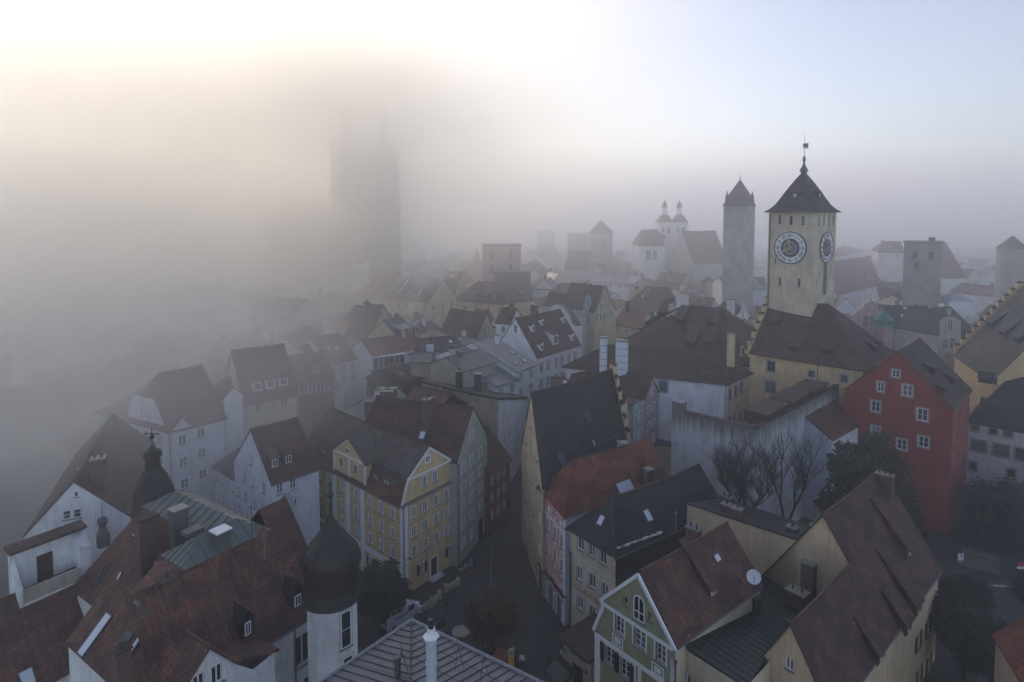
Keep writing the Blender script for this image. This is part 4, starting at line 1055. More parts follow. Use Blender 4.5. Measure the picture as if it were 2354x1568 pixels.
# front wing with curved gable
wA = House('front_wing', 'front wing with weathered red roof, curved white gable and roof windows', (-22.05, 36.45), (-17.55, 43.15), tuple((Vector((-22.05, 36.45, 0)) + mv * 13.6)[:2]), 14.2)
h = wA; hp = [h.px('F', R1(*p)) for p in ((1155, 1568), (1270, 1366), (1330, 1400), (1430, 1455), (1540, 1492), (1612, 1497))]
zap = hp[1][1]
h.setprof('F', [(-.1, 14.3), (hp[1][0], zap), (hp[3][0], hp[3][1]), (h.a + .1, 14.2)])
h.polys['F'] = [(0, 0), (h.a, 0), (h.a, 14.1)] + list(reversed([(hp[1][0], zap), hp[2], hp[3], (hp[4][0], hp[4][1])])) + [(0, 14.2)]
for p in ((1325, 1520), (1215, 1580)):
    c, z = h.px('F', R1(*p)); h.holes['F'].append((c, z, .8, 1.3, dict(cols=2, rows=1, depth=.2)))
h.holes['F'] = [H_ for H_ in h.holes['F'] if H_[0] > .5]
h.walls({'*': W_WHITE}); h.roof(T_OLD, prof=[(0, 14.3), (hp[1][0], zap), hp[3], (h.a, 14.15)], ov=.3, vo=.2)
h.skylight(0, R1(582, 1278), .95, 2.9); h.skylight(0, R1(806, 1372), .5, 2.0); h.skylight(0, R1(755, 1325), .95, 1.4, False)
h.chimney(R1(740, 1450), 16.8, .9, .9, .9, BRICK, RIDGE, 1); h.chimney(R1(1025, 960), 18.3, .7, .5, .5, BRICK, LEAD, 1)
h.skylight(0, R1(948, 1045), .8, 1.2, False); h.skylight(1, R1(865, 1110), .8, 1.0, False)

# red roof with the loggia (left edge)
lg = House('loggia_house', 'red-roofed house at the left edge with a recessed white roof terrace', (-36.0, 51.6), (-45.2, 57.7), (-50.2, 30.5), 8.0)
h = lg; h.setprof('F', [(0, 8), (h.a / 2, 13.0 + 0.3 * 0 + .5 * 1.0 * (h.a / 2 - 5) + 0), (h.a, 8)])
zrr = 8 + h.a / 2 * 1.0; h.setprof('F', [(0, 8), (h.a / 2, zrr), (h.a, 8)])
h.walls({'*': W_WHITE}); h.roof(T_OLD, ov=.4, vo=.2)
o = G(R1(120, 1115), 10.2); o2 = G(R1(350, 1020), 10.2)
dn = Vector((.83, -.56, 0)); 
q, n = h.planes[0]
A_ = hit(R1(122, 1112), q, n); wl = 4.6
def LP(a_, b_, z): p_ = A_ + mu * a_ - dn * b_; return Vector((p_.x, p_.y, A_.z + z))
mb = MB()
mb.face([LP(0, 0, -.3), LP(wl, 0, -.3), LP(wl, 0, 1.3), LP(0, 0, 1.3)])        # front parapet
mb.hexa([LP(0, .0, -.3), LP(.3, .0, -.3), LP(.3, 2.4, -.3), LP(0, 2.4, -.3)], [LP(0, .0, 1.3), LP(.3, .0, 1.3), LP(.3, 2.4, 4.2), LP(0, 2.4, 4.2)])
mb.hexa([LP(wl, .0, -.3), LP(wl + .9, .0, -.3), LP(wl + .9, 2.4, -.3), LP(wl, 2.4, -.3)], [LP(wl, .0, 3.2), LP(wl + .9, .0, 3.0), LP(wl + .9, 2.4, 4.2), LP(wl, 2.4, 4.2)])
mb.face([LP(0, 1.9, .2), LP(wl, 1.9, .2), LP(wl, 1.9, 4.2), LP(0, 1.9, 4.2)])
mb.face([LP(0, 0, .25), LP(wl, 0, .25), LP(wl, 1.9, .25), LP(0, 1.9, .25)])
mb.hexa([LP(0, -.12, .2), LP(wl, -.12, .2), LP(wl, .1, .2), LP(0, .1, .2)], [LP(0, -.12, 1.35), LP(wl, -.12, 1.35), LP(wl, .1, 1.35), LP(0, .1, 1.35)])
addw(mb, 'roof_terrace', W_WHITE, h.root)
mb = MB(); mb.hexa([LP(-.2, 1.2, 4.2), LP(wl + 1.1, 1.2, 4.2), LP(wl + 1.1, 2.6, 4.4), LP(-.2, 2.6, 4.4)], [LP(-.2, 1.2, 4.45), LP(wl + 1.1, 1.2, 4.45), LP(wl + 1.1, 2.6, 4.65), LP(-.2, 2.6, 4.65)]); addw(mb, 'terrace_roof', T_BRN, h.root)
mb = MB(); mb.hexa([LP(1.9, 1.84, .3), LP(3.1, 1.84, .3), LP(3.1, 1.88, .3), LP(1.9, 1.88, .3)], [LP(1.9, 1.84, 3.0), LP(3.1, 1.84, 3.0), LP(3.1, 1.88, 3.0), LP(1.9, 1.88, 3.0)]); addw(mb, 'terrace_door', DWOOD, h.root)
for i in range(5):
    mb = MB(); z_ = .25 + i * .25; mb.hexa([LP(.2, -.2, z_), LP(wl - .1, -.2, z_), LP(wl - .1, -.15, z_), LP(.2, -.15, z_)], [LP(.2, -.2, z_ + .18), LP(wl - .1, -.2, z_ + .18), LP(wl - .1, -.15, z_ + .18), LP(.2, -.15, z_ + .18)]); addw(mb, 'balcony_plank', W_BEIGE, h.root)
h.skylight(0, R1(165, 1545), 1.0, 1.4)
# white gable behind, brown roof running back
wg_ = House('gable_house', 'white gabled house under a huge brown roof, fading in fog at the left', (R1(150, 680), 14), (R1(800, 565), 14), 24, 14)
h = wg_; h.setprof('F', h.gable('F', R1(450, 352)))
c, z = h.px('F', R1(440, 545)); h.holes['F'] += [(c - .45, z, .7, .9, dict(cols=1, rows=2)), (c + .45, z, .7, .9, dict(cols=1, rows=2))]
c, z = h.px('F', R1(465, 423)); h.holes['F'].append((c, z, .3, .5, dict(cols=1, rows=1)))
h.walls({'*': W_WHITE}); h.roof(T_BRN, ov=.2, vo=.1); h.chimney(R1(605, 380), 17, 3.2, 1.3, 1.3, BRICK, ZINC, 2)
h.skylight(0, R1(70, 375), 1.2, 1.0)
chimney(h.root, G(R1(495, 300), 17.5), .6, 1.0, .8, BRICK, CONC, 0)

# small cupola turret behind the parish house
cp = QP(5.0, 15.2, 0); cz = 17.5
t = thing('cupola', (cp.x, cp.y, 0), 'small dark cupola with lantern and weather vane behind the metal roof cap', 'cupola')
mb = MB(); mb.lathe((cp.x, cp.y, 0), [(1.75, 12), (1.75, cz), (2.0, cz + .2)], n=8); addw(mb, 'drum', COPPER, t)
zA = zat(R1(880, 560), cp); z1 = zat(R1(880, 270), cp); z2_ = zat(R1(880, 150), cp); z3 = zat(R1(878, 30), cp)
cz = zA - 1.0
pr_ = [(1.95, cz + .1), (1.95, cz + (z1 - cz) * .35), (1.75, cz + (z1 - cz) * .6), (1.2, cz + (z1 - cz) * .85), (.7, z1), (.65, z1 + (z2_ - z1) * .55), (.85, z1 + (z2_ - z1) * .6), (.72, z1 + (z2_ - z1) * .85), (.3, z2_), (.06, z2_ + .3)]
mb = MB(); mb.lathe((cp.x, cp.y, 0), pr_, n=12); addw(mb, 'dome', COPPER, t)
mb = MB(); mb.tube((cp.x, cp.y, z2_), (cp.x, cp.y, z3), .05, n=5); mb.lathe((cp.x, cp.y, z3 - .8), [(.02, -.3), (.3, 0), (.02, .3)], n=8); mb.box((cp.x - .7, cp.y - .03, z3 - .55), (cp.x + .7, cp.y + .03, z3 - .45)); addw(mb, 'weather_vane', DARK, t)
# small ball finial on the white house's party wall
t = thing('stone_ball', G(R1(628, 660), 13), 'dark stone ball finial on a pedestal before the white gable', 'finial'); b = G(R1(628, 680), 13)
mb = MB(); mb.lathe(b, [(.6, -1), (.6, .3), (.35, .8), (.3, 1.1)], n=8); addw(mb, 'pedestal', LEAD, t); mb = MB(); mb.lathe(b + Vector((0, 0, 1.6)), [(.05, -.5), (.4, -.35), (.52, 0), (.4, .35), (.05, .5)], n=12); mb.tube(b + Vector((0, 0, 2)), b + Vector((0, 0, 3.6)), .04, n=5); addw(mb, 'ball', LEAD, t, smooth=False)

# ================================================================ GREY STANDING-SEAM ROOF (bottom centre)
c0 = G(R2(985, 1197), 18); cl_ = G(R2(440, 1568), 18); cr_ = G(R2(1750, 1568), 18)
ul = (cl_ - c0).normalized(); ur = (cr_ - c0).normalized()
t = thing('sheet_metal_roof_house', (c0.x, c0.y, 0), 'house with grey standing-seam hipped roof and tall white flue at the bottom', 'house')
La, Lb = 12.5, 24.0
def SP(a_, b_, z): q = c0 + ul * a_ + ur * b_; return Vector((q.x, q.y, z))
mb = MB()
ins = .5
W4 = [SP(ins, ins, 0), SP(La, ins, 0), SP(La, Lb, 0), SP(ins, Lb, 0)]
for i in range(4): p_, q_ = W4[i], W4[(i + 1) % 4]; mb.face([p_, q_, Vector((q_.x, q_.y, 17.7)), Vector((p_.x, p_.y, 17.7))])
addw(mb, 'wall', W_BEIGE, t, fix=False)
SEAM = metalroof('slate_sheet', (.15, .155, .175), .55, None, .5)
k_ = .20
zs1 = lambda a_, b_: 18 + k_ * b_; zs2 = lambda a_, b_: 18 + k_ * a_
R_ = La / 2
seam_panels([(0, 0), (La, 0), (R_, R_)], 0, .60, zs1, SP, SEAM, t, gap=.07)
seam_panels([(0, 0), (R_, R_), (R_, Lb), (0, Lb)], 1, .60, zs2, SP, SEAM, t, gap=.07)
seam_panels([(La, 0), (La, Lb), (R_, Lb), (R_, R_)], 1, .60, lambda a_, b_: 18 + k_ * (La - a_), SP, SEAM, t, gap=.07)
mb = MB(); mb.tube(SP(-.02, -.02, 18.1), SP(La, -.02, 18.1), .09, n=6); mb.tube(SP(-.02, -.02, 18.1), SP(-.02, Lb, 18.1), .09, n=6); addw(mb, 'gutter', ZINC, t, uv=False)
mb = MB()
for off, zz_ in ((.16, .2), (.16, .34)): mb.tube(SP(off, off, 18 + zz_), SP(La, off, 18 + zz_), .022, n=4); mb.tube(SP(off, off, 18 + zz_), SP(off, Lb, 18 + zz_), .022, n=4)
for i in range(60):
    d_ = .3 + i * .4
    if d_ < Lb: mb.box(tuple(SP(.14, d_, 18.0) - Vector((.02, .02, 0))), tuple(SP(.14, d_, 18.38) + Vector((.02, .02, 0))))
    if d_ < La: mb.box(tuple(SP(d_, .14, 18.0) - Vector((.02, .02, 0))), tuple(SP(d_, .14, 18.38) + Vector((.02, .02, 0))))
addw(mb, 'snow_guard', paint('guard', (.38, .40, .43), .4), t, uv=False)
mb = MB(); mb.tube(SP(0, 0, 18.12), SP(R_, R_, 18.12 + k_ * R_), .05, n=5)
for i in range(3):
    a_ = 1.9 + i * 1.7; mb.tube(SP(a_, .3, 18.25 + 0 * a_), SP(a_, a_, 18.25 + k_ * a_), .012, n=4); mb.tube(SP(a_, a_, 18.3 + k_ * a_), SP(a_, Lb, 18.3 + k_ * a_), .018, n=4)
addw(mb, 'lightning_wire', DARK, t, uv=False)
for p in (R2(925, 1500), R2(1270, 1480), R2(1425, 1545)):
    b = G(p, 19.0); mb = MB()
    for an in range(3): mb.tube(b + Vector((.35 * math.cos(an * 2.1), .35 * math.sin(an * 2.1), 0)), b + Vector((0, 0, 1.3)), .02, n=4)
    mb.tube(b + Vector((0, 0, .9)), b + Vector((0, 0, 2.0)), .015, n=4); addw(mb, 'tripod', DARK, t, uv=False)
for p, h_ in ((R2(893, 1540), 1.1), (R2(908, 1515), .9)): b = G(p, 18.9); mb = MB(); mb.tube(b, b + Vector((0, 0, h_)), .13, n=10); mb.tube(b + Vector((0, 0, h_)), b + Vector((0, 0, h_ + .15)), .17, n=10); addw(mb, 'vent_pipe', LEAD, t, uv=False)
fb = Vector((-4.55, 32.9, 0)); zt2 = zat(R2(1090, 1290), fb); FW = .29
mb = MB(); mb.tube((fb.x, fb.y, 18.6), (fb.x, fb.y, zt2), FW, n=18)
for z_ in (19.6, 21.0, 22.3): mb.tube((fb.x, fb.y, z_), (fb.x, fb.y, z_ + .09), FW + .035, n=18)
addw(mb, 'flue', paint('flue_steel', (.55, .62, .70), .35, .3), t, uv=False)
mb = MB(); mb.tube((fb.x, fb.y, zt2), (fb.x, fb.y, zt2 + .22), FW + .18, FW * .7, n=8); mb.tube((fb.x, fb.y, zt2 + .22), (fb.x, fb.y, zt2 + .5), FW * .78, n=16); addw(mb, 'flue_collar', WHITE, t, uv=False)
mb = MB(); mb.tube((fb.x, fb.y, zt2 + .5), (fb.x, fb.y, zt2 + 1.0), .17, n=12); addw(mb, 'flue_tip', DARK, t, uv=False)

# ================================================================ TOWN HALL WITH CLOCK TOWER
SLATE = tiles('tower_tiles', (.075, .05, .05), (.055, .042, .045), .25)
c = Vector((56, 113, 0)); uT = Vector((-.657, .754, 0)).normalized(); vT = Vector((.763, .646, 0)).normalized()
tw = House('clock_tower', 'square yellow clock tower with tented tile roof, weather vane and two blue clock faces', (56.0, 113.0), tuple((c + uT * 8.7)[:2]), tuple((c + vT * 9.6)[:2]), 47.4, cat='tower')
h = tw; zt = zat(U2(697, 682), c); h.z = zt
for k in 'FBLR': L_ = h.a if k in 'FB' else h.b; h.polys[k] = [(0, 0), (L_, 0), (L_, zt), (0, zt)]
dw = dict(cols=1, rows=1, frame='dark', sill=False)
for p in (U2(430, 745), U2(518, 750), U2(612, 750)): h.win('F', [p], .55, 1.75, **dw)
for p in (U2(738, 750), U2(777, 752), U2(815, 752), U2(850, 752)): h.win('L', [p], .5, 2.1, **dw)
for p in (U2(430, 1230), U2(581, 1240)): h.win('F', [p], .42, 1.7, **dw)
h.win('F', [U2(393, 1065)], .2, 1.3, **dw); h.win('L', [U2(718, 1250)], .25, 1.3, **dw)
h.walls({'*': W_CREAM})
cen = c + uT * h.a / 2 + vT * h.b / 2
# tented roof
def tentroof(root, O, u, v, a, b, prof, m, name='roof'):
    """prof: (half width factor, z): square rings about the centre"""
    ce = O + u * a / 2 + v * b / 2; mb = MB(); rings = []
    for f, z in prof: rings.append([Vector((*(ce + u * (sx * a / 2 * f) + v * (sy * b / 2 * f))[:2], z)) for sx, sy in ((-1, -1), (1, -1), (1, 1), (-1, 1))])
    for r0, r1_ in zip(rings, rings[1:]):
        for k in range(4): mb.face([r0[k], r0[(k + 1) % 4], r1_[(k + 1) % 4], r1_[k]])
    mb.face(rings[0]); mb.face(rings[-1]); return addw(mb, name, m, root), ce
zc_ = [zat(U2(620, y_), cen) for y_ in (560, 378)]
za_, ztp = zat(U2(690, 525), cen), zc_[1]
tentroof(h.root, h.O, h.u, h.v, h.a, h.b, [(1.15, zt - .05), (1.13, zt + .12)] + [(f_, zt + (ztp - zt) * g_) for f_, g_ in ((.98, .085), (.83, .19), (.70, .33), (.52, .54), (.28, .80), (.07, 1.0))], SLATE)
mb = MB(); M = Matrix((h.u, h.v, Vector((0, 0, 1)))).transposed().to_4x4(); 
for k, (o_, d_) in enumerate(((cen + h.u * h.a * .36, h.u), (cen - h.u * h.a * .36, -h.u), (cen + h.v * h.b * .36, h.v), (cen - h.v * h.b * .36, -h.v))):
    dormer(h.root, Vector((o_.x, o_.y, zt + (ztp - zt) * .34)), (d_ * .8 + Vector((0, 0, .6))).normalized(), 1.7, 1.2, 'shed', SLATE, SLATE, .5, .5, pitch=.15)
zk = [zat(U2(622, y_), cen) for y_ in (378, 350, 290, 270, 165, 75)]
mb = MB(); mb.lathe((cen.x, cen.y, 0), [(.5, zk[0]), (.75, zk[1] - .3), (.7, zk[1]), (.3, zk[1] + .7), (.12, zk[2])], n=8); addw(mb, 'spire_base', LEAD, h.root)
mb = MB(); mb.tube((cen.x, cen.y, zk[1]), (cen.x, cen.y, zk[5]), .07, .03, n=6); mb.lathe((cen.x, cen.y, zk[3]), [(.05, -.7), (.22, -.45), (.30, 0), (.22, .45), (.05, .7)], n=10); addw(mb, 'finial', LEAD, h.root)
mb = MB(); mb.hexa([(cen.x - .3, cen.y, zk[4] - .2), (cen.x + .75, cen.y - .04, zk[4] - .5), (cen.x + .65, cen.y - .04, zk[4] + .1), (cen.x + .8, cen.y - .04, zk[4] + .5)], [(cen.x - .3, cen.y + .06, zk[4] - .2), (cen.x + .75, cen.y + .02, zk[4] - .5), (cen.x + .65, cen.y + .02, zk[4] + .1), (cen.x + .8, cen.y + .02, zk[4] + .5)])
mb.hexa([(cen.x - .3, cen.y, zk[4] - .2), (cen.x + .8, cen.y, zk[4] + .5), (cen.x - .3, cen.y, zk[4] + .45)], [(cen.x - .3, cen.y + .06, zk[4] - .2), (cen.x + .8, cen.y + .06, zk[4] + .5), (cen.x - .3, cen.y + .06, zk[4] + .45)])
mb.box((cen.x - .6, cen.y - .03, zk[4] - .55), (cen.x + .5, cen.y + .03, zk[4] - .48)); addw(mb, 'weather_vane', LEAD, h.root, uv=False)
# clock faces
CBLUE = paint('clock_blue', (.07, .12, .22), .5); CWHITE = paint('clock_white', (.72, .75, .80), .6); CBLK = paint('clock_black', (.03, .03, .04), .6); CGREY = paint('clock_grey', (.30, .34, .40), .6)
def clock(h, k, p, R):
    o, d, n = h.fr(k); cc, z = h.px(k, p); q = o + d * cc; X = Vector((0, 0, 1)).cross(n).normalized()
    M = Matrix.Translation(Vector((q.x, q.y, z)) - h.root.location) @ Matrix((X, -n, Vector((0, 0, 1)))).transposed().to_4x4()
    def ringm(name, r0, r1_, y0, m, nn=48):
        mb = MB()
        for i in range(nn):
            a_, b_ = 2 * math.pi * i / nn, 2 * math.pi * (i + 1) / nn
            Q4 = [(r * math.cos(t), r * math.sin(t)) for r, t in ((r0, a_), (r1_, a_), (r1_, b_), (r0, b_))] if r0 > 0 else [(0, 0), (r1_ * math.cos(a_), r1_ * math.sin(a_)), (r1_ * math.cos(b_), r1_ * math.sin(b_))]
            mb.hexa([(x, 0, zz) for x, zz in Q4], [(x, -y0, zz) for x, zz in Q4])
        return mb.mesh(name, m, uv=False)
    face = put('clock_face', ringm('clock_face', .60 * R, .97 * R, .10, CWHITE), h.root, M)
    put('clock_rim', ringm('clock_rim', .97 * R, 1.03 * R, .16, CBLK), face); put('clock_ring', ringm('clock_ring', .42 * R, .60 * R, .11, CBLK), face)
    put('clock_ring', ringm('clock_ring', .36 * R, .42 * R, .12, CGREY), face); put('clock_center', ringm('clock_center', 0, .36 * R, .115, CBLUE), face)
    num = ['XII', 'I', 'II', 'III', 'IIII', 'V', 'VI', 'VII', 'VIII', 'IX', 'X', 'XI']
    for i, s_ in enumerate(num):
        an = math.pi / 2 - i * math.pi / 6; mb = MB(); sz = .115 * R; x = 0; strokes = []
        for ch in s_:
            if ch == 'I': strokes.append([(x, -1, x, 1)]); x += .75
            if ch == 'V': strokes.append([(x - .3, 1, x + .2, -1), (x + .7, 1, x + .2, -1)]); x += 1.35
            if ch == 'X': strokes.append([(x - .3, 1, x + .6, -1), (x + .6, 1, x - .3, -1)]); x += 1.35
        wd = x - .75 if s_[-1] == 'I' else x - 1.0
        for st in strokes:
            for (x0, y0, x1, y1) in st:
                T = (Vector((x1, y1)) - Vector((x0, y0))).normalized(); nn = Vector((-T.y, T.x)) * .16
                pts = [(x0 + nn.x, y0 + nn.y), (x1 + nn.x, y1 + nn.y), (x1 - nn.x, y1 - nn.y), (x0 - nn.x, y0 - nn.y)]
                out = []
                for a_, b_ in pts:
                    a_ = (a_ - wd / 2) * sz * .9; b_ = b_ * sz * 1.05 + .785 * R
                    r_ = math.pi / 2 - an
                    out.append((a_ * math.cos(r_) + b_ * math.sin(r_), -a_ * math.sin(r_) + b_ * math.cos(r_)))
                mb.hexa([(a_, -.10, b_) for a_, b_ in out], [(a_, -.125, b_) for a_, b_ in out])
        put('numeral', mb.mesh('numeral', CBLK, uv=False), face)
        an2 = an - math.pi / 12; mb = MB(); mb.box((-.03 * R, -.12, -.03 * R), (.03 * R, -.1, .03 * R), 0, Matrix.Translation((.785 * R * math.cos(an2), 0, .785 * R * math.sin(an2))) @ Matrix.Rotation(an2 + .78, 4, 'Y')); put('hour_mark', mb.mesh('hour_mark', CBLK, uv=False), face)
    for an, ln in ((rad(101), .58), (rad(207), .56)):
        mb = MB(); T = Vector((math.cos(an), 0, math.sin(an))); S = Vector((-T.z, 0, T.x)); yy = Vector((0, -.17, 0))
        pts = [(-.15, .03), (.3, .045), (.36, .1), (.42, .05), (.47, .11), (.52, .04), (1.0 * ln, .0), (.52, -.04), (.47, -.11), (.42, -.05), (.36, -.1), (.3, -.045), (-.15, -.03)]
        V_ = [T * a_ * R + S * b_ * R + yy for a_, b_ in pts]; mb.hexa(V_, [v + Vector((0, -.05, 0)) for v in V_]); put('clock_hand', mb.mesh('clock_hand', GOLD, uv=False), face)
clock(h, 'F', U2(512, 965), 3.05 if 0 else (h.px('F', U2(636, 965))[0] - h.px('F', U2(388, 965))[0]) / -2 if (h.px('F', U2(636, 965))[0] < h.px('F', U2(388, 965))[0]) else 3)
clock(h, 'L', U2(795, 962), 2.9)
cc, z = h.px('L', U2(783, 1200)); q = h.O + h.v * cc
place_window(h.root, Vector((q.x, q.y, z)), h.nL, 1.5, 6.4, flush=True, arch=True, cols=2, rows=2, surround=CGREY, glass=paint('lead_glass', (.10, .12, .15), .4), frame='grey')
mb = MB(); q = h.O + h.u * (h.a - .35) + h.nF * .12; mb.tube((q.x, q.y, 25), (q.x, q.y, zt), .1, n=6); addw(mb, 'downpipe', LEAD, h.root)
E0 = (M4(890, 741), 21); E1 = (M4(0, 604), 21)
th = House('town_hall', 'yellow town hall wing with big tiled roof and grey-framed windows under the clock tower', E0, E1, 18.4, 21, cat='town hall')
h = th; yr = zat((1875.5, 691.7), h.O + h.u * 13 + h.v * 9.2)
h.setprof('R', [(0, 21), (9.2, 30.0), (18.4, 21)]); h.polys['L'] = [(0, 0), (18.4, 0), (18.4, 21), (0, 21)]
gw = dict(cols=2, rows=2, frame='grey', surround=CGREY, sw=.2, sill=False, depth=.25)
for p, w_, h_ in (((163, 718), 1.5, 2.0), ((481, 778), 1.0, 1.2), ((735, 813), 1.1, 1.2), ((415, 918), 2.4, 2.2), ((160, 1075), 3.4, 2.6), ((160, 882), 1.9, 2.3)):
    h.win('F', [M4(*p)], w_, h_, **gw)
c_, z_ = h.px('R', M3(2168, 460)); h.holes['R'].append((c_, z_, 1.0, 1.5, gw))
h.walls({'*': W_YEL}); h.roof(T_BRN2, ax='u', hip=(9, 0), ov=.5, vo=.1)
DFRAME = DARK
for p in ((190, 395), (345, 600), (610, 625)): h.dormer(0, M4(*p), 1.6, .9, 'shed', T_BRN2, DARK, 1.3, .6, pitch=.55)
for p in ((985, 600), (1030, 570)): h.dormer(len(h.planes) - 1, M4(*p), 1.6, .9, 'shed', T_BRN2, T_BRN2, .8, .6, pitch=.55)
h.chimney(M3(2068, 520), 22, 4.3, 1.0, 1.0, W_YELP, LEAD, 0, down=1.5)
for j in range(6):       # stepped gable of the left end
    f_ = j / 6; b0, b1 = 9.2 * (1 - f_), 9.2 * (1 - f_) - 9.2 / 6; zt_s = 30.6 - 9 * f_
    for x0, x1 in ((b1, b0), (18.4 - b0, 18.4 - b1)):
        A_ = [h.P(h.a - .1, x0, 20), h.P(h.a + .5, x0, 20), h.P(h.a + .5, x1, 20), h.P(h.a - .1, x1, 20)]
        mb = MB(); mb.hexa(A_, [Vector((p.x, p.y, zt_s)) for p in A_]); s__ = addw(mb, 'gable_step', W_YEL, h.root)
        mb = MB(); mb.hexa([Vector((p.x, p.y, zt_s)) for p in A_], [Vector((p.x, p.y, zt_s + .3)) + ((A_[0] + A_[2]) / 2 - p) * .3 * Vector((1, 1, 0)).length * .3 for p in A_]); L_ = h.root.location; mb.v = [(x - L_.x, y - L_.y, z) for x, y, z in mb.v]; mb.obj('tiled_cap', T_BRN, s__)
c = h.cols('F', [M4(530, 800)])[0]; h.pipe('F', c, 0, 20.6)
# white hall in front-left
wh = House('hall', 'long cream hall with low dark brown hipped roof left of the town hall', (M3(2040, 747), 18), (M3(590, 592), 18), (M3(2235, 655), 18), 18, cat='hall')
h = wh; h.setprof('L', [(0, 18), (h.b / 2, 21.6), (h.b, 18)]); 
for k in 'LR': h.polys[k] = [(0, 0), (h.b, 0), (h.b, 18), (0, 18)]
h.win('F', [M3(1460, 775)], 1.3, 1.7, cols=1, rows=1, frame='dark', surround=CGREY, sw=.35, depth=.3)
for p in ((2063, 845), (2115, 815), (2162, 788), (2060, 1095), (2110, 1070), (2156, 1040), (2196, 1035)): h.win('L', [M3(*p)], .95, 2.0, cols=1, rows=1, frame='dark', surround=CGREY, sw=.15, depth=.2)
h.walls({'F': W_WHITE, 'L': W_YELP, '*': W_WHITE}); h.roof(T_BRN, ax='u', hip=(4, 6), ov=.6, vo=.1, gutter=True)
h.pipe('F', .3, 0, 17.6)
FLUE = paint('white_flue', (.60, .66, .74), .5)
for x, y0, y1, w_ in ((925, 620, 340, .95), (1090, 670, 370, 1.9)):
    t = thing('flue', G(M3(x, y0), 15.5), ('narrow' if w_ < 1 else 'broad') + ' white banded flue standing before the cream hall', 'chimney', 'twin white flues')
    b = hit(M3(x, y0), h.O + h.nF * 1.3, h.nF); z1 = hit(M3(x, y1), h.O + h.nF * 1.3, h.nF).z; mb = MB(); M = Matrix.Translation((b.x, b.y, 0)) @ Matrix((h.u, h.v, Vector((0, 0, 1)))).transposed().to_4x4()
    hw_ = w_ / 2; mb.box((-hw_, -.4, 0), (hw_, .4, z1), 0, M); t.location = (b.x, b.y, 0); addw(mb, 'shaft', FLUE, t)
    for i in range(9):
        z_ = z1 - .1 - i * 1.25; 
        if z_ > b.z - 1: mb = MB(); mb.box((-hw_ - .04, -.44, z_ - .08), (hw_ + .04, .44, z_), 0, M); addw(mb, 'band', LEAD, t)
    mb = MB(); mb.box((-hw_ - .12, -.5, z1), (hw_ + .12, .5, z1 + .25), 0, M); addw(mb, 'cap', ZINC, t)
# big hipped council hall roof behind
ch = House('council_hall', 'huge brown hipped roof behind the cream hall', (M3(2150, 560), 19), (M3(860, 400), 19), 26, 19, cat='hall')
h = ch; h.O = h.O + h.v * 7; h.root.location = h.O
rzz = zat(M3(1380, 42), h.O + h.u * (h.a * .6) + h.v * 13)
h.setprof('L', [(0, 17), (13, rzz), (26, 17)])
for k in 'LR': h.polys[k] = [(0, 0), (26, 0), (26, 17), (0, 17)]
h.walls({'*': W_CREAM}); h.roof(T_BRN2, ax='u', hip=(9, 15), ov=.5, th=.25)
for p in ((1600, 215), (1895, 240), (1700, 415), (1870, 415), (1450, 150)): h.dormer(0, M3(*p), 2.0, 1.0, 'shed', T_BRN2, DARK, 1.5, .6, pitch=.5)
for p in ((1265, 290), (1320, 230), (1400, 400)): h.dormer(len(h.planes) - 1, M3(*p), 1.8, .9, 'shed', T_BRN2, T_BRN, 1., .5, pitch=.5)
h.chimney(M3(2065, 112), 25, 2.9, 1.5, 1.5, W_WHITE, LEAD, 0, down=1.5); h.chimney(M3(1545, 75), 26.5, 1.0, 1.3, 1.3, W_GREY, LEAD, 0, down=1.5)

# ================================================================ RED HOUSE, GREY FIRE WALL, WHITE BUILDING, STEPPED GABLE (right)
rh = House('red_house', 'large red gabled house with grey stone window frames behind the tree', (M4(1590, 1052), 18.7), (M4(745, 900), 18.7), 14.5, 18.7)
h = rh; h.setprof('F', h.gable('F', M4(1150, 606), f=.5))
STN = plaster('stone_frame', (.36, .36, .38), .3)
for p, w_, h_ in (((1143, 775), 1.0, 1.1), ((1024, 878), .9, 1.5), ((1234, 908), 1.3, 1.7), ((985, 1032), 1.2, 1.7), ((1352, 1097), 1.35, 1.8), ((985, 1222), 1.2, 1.4), ((1360, 1310), 1.3, 1.6), ((1190, 1330), 1.3, 1.6)):
    h.win('F', [M4(*p)], w_, h_, cols=2, rows=2, surround=STN, sw=.2, sill=False, depth=.15)
for p in ((1618, 1090), (1675, 1030), (1607, 1270), (1665, 1210), (1600, 1460), (1655, 1400)): h.win('L', [M4(*p)], .9, 1.7, cols=1, rows=2, surround=STN, sw=.15, sill=False, depth=.15)
h.walls({'*': W_RED}); h.roof(T_BRN, ov=.4, vo=.15, gutter=True)
for i_ in (0, 1):
    for p in ((1530, 930), (1610, 850), (1450, 770)):
        if i_ == 0: h.dormer(0, M4(*p), 2.2, .9, 'shed', T_BRN, T_BRN2, 1, .6, pitch=.4)
cw = Vector((32.7, 80.0, 0)); dR = Vector((.72, .69, 0)).normalized(); dL = Vector((-.72, .69, 0)).normalized()
gwl = House('fire_wall_house', 'tall weathered white fire walls of a roofless yard corner behind the bare tree', tuple(cw[:2]), tuple((cw + dR * 31)[:2]), tuple((cw + dL * 11.8)[:2]), 18, cat='wall')
h = gwl
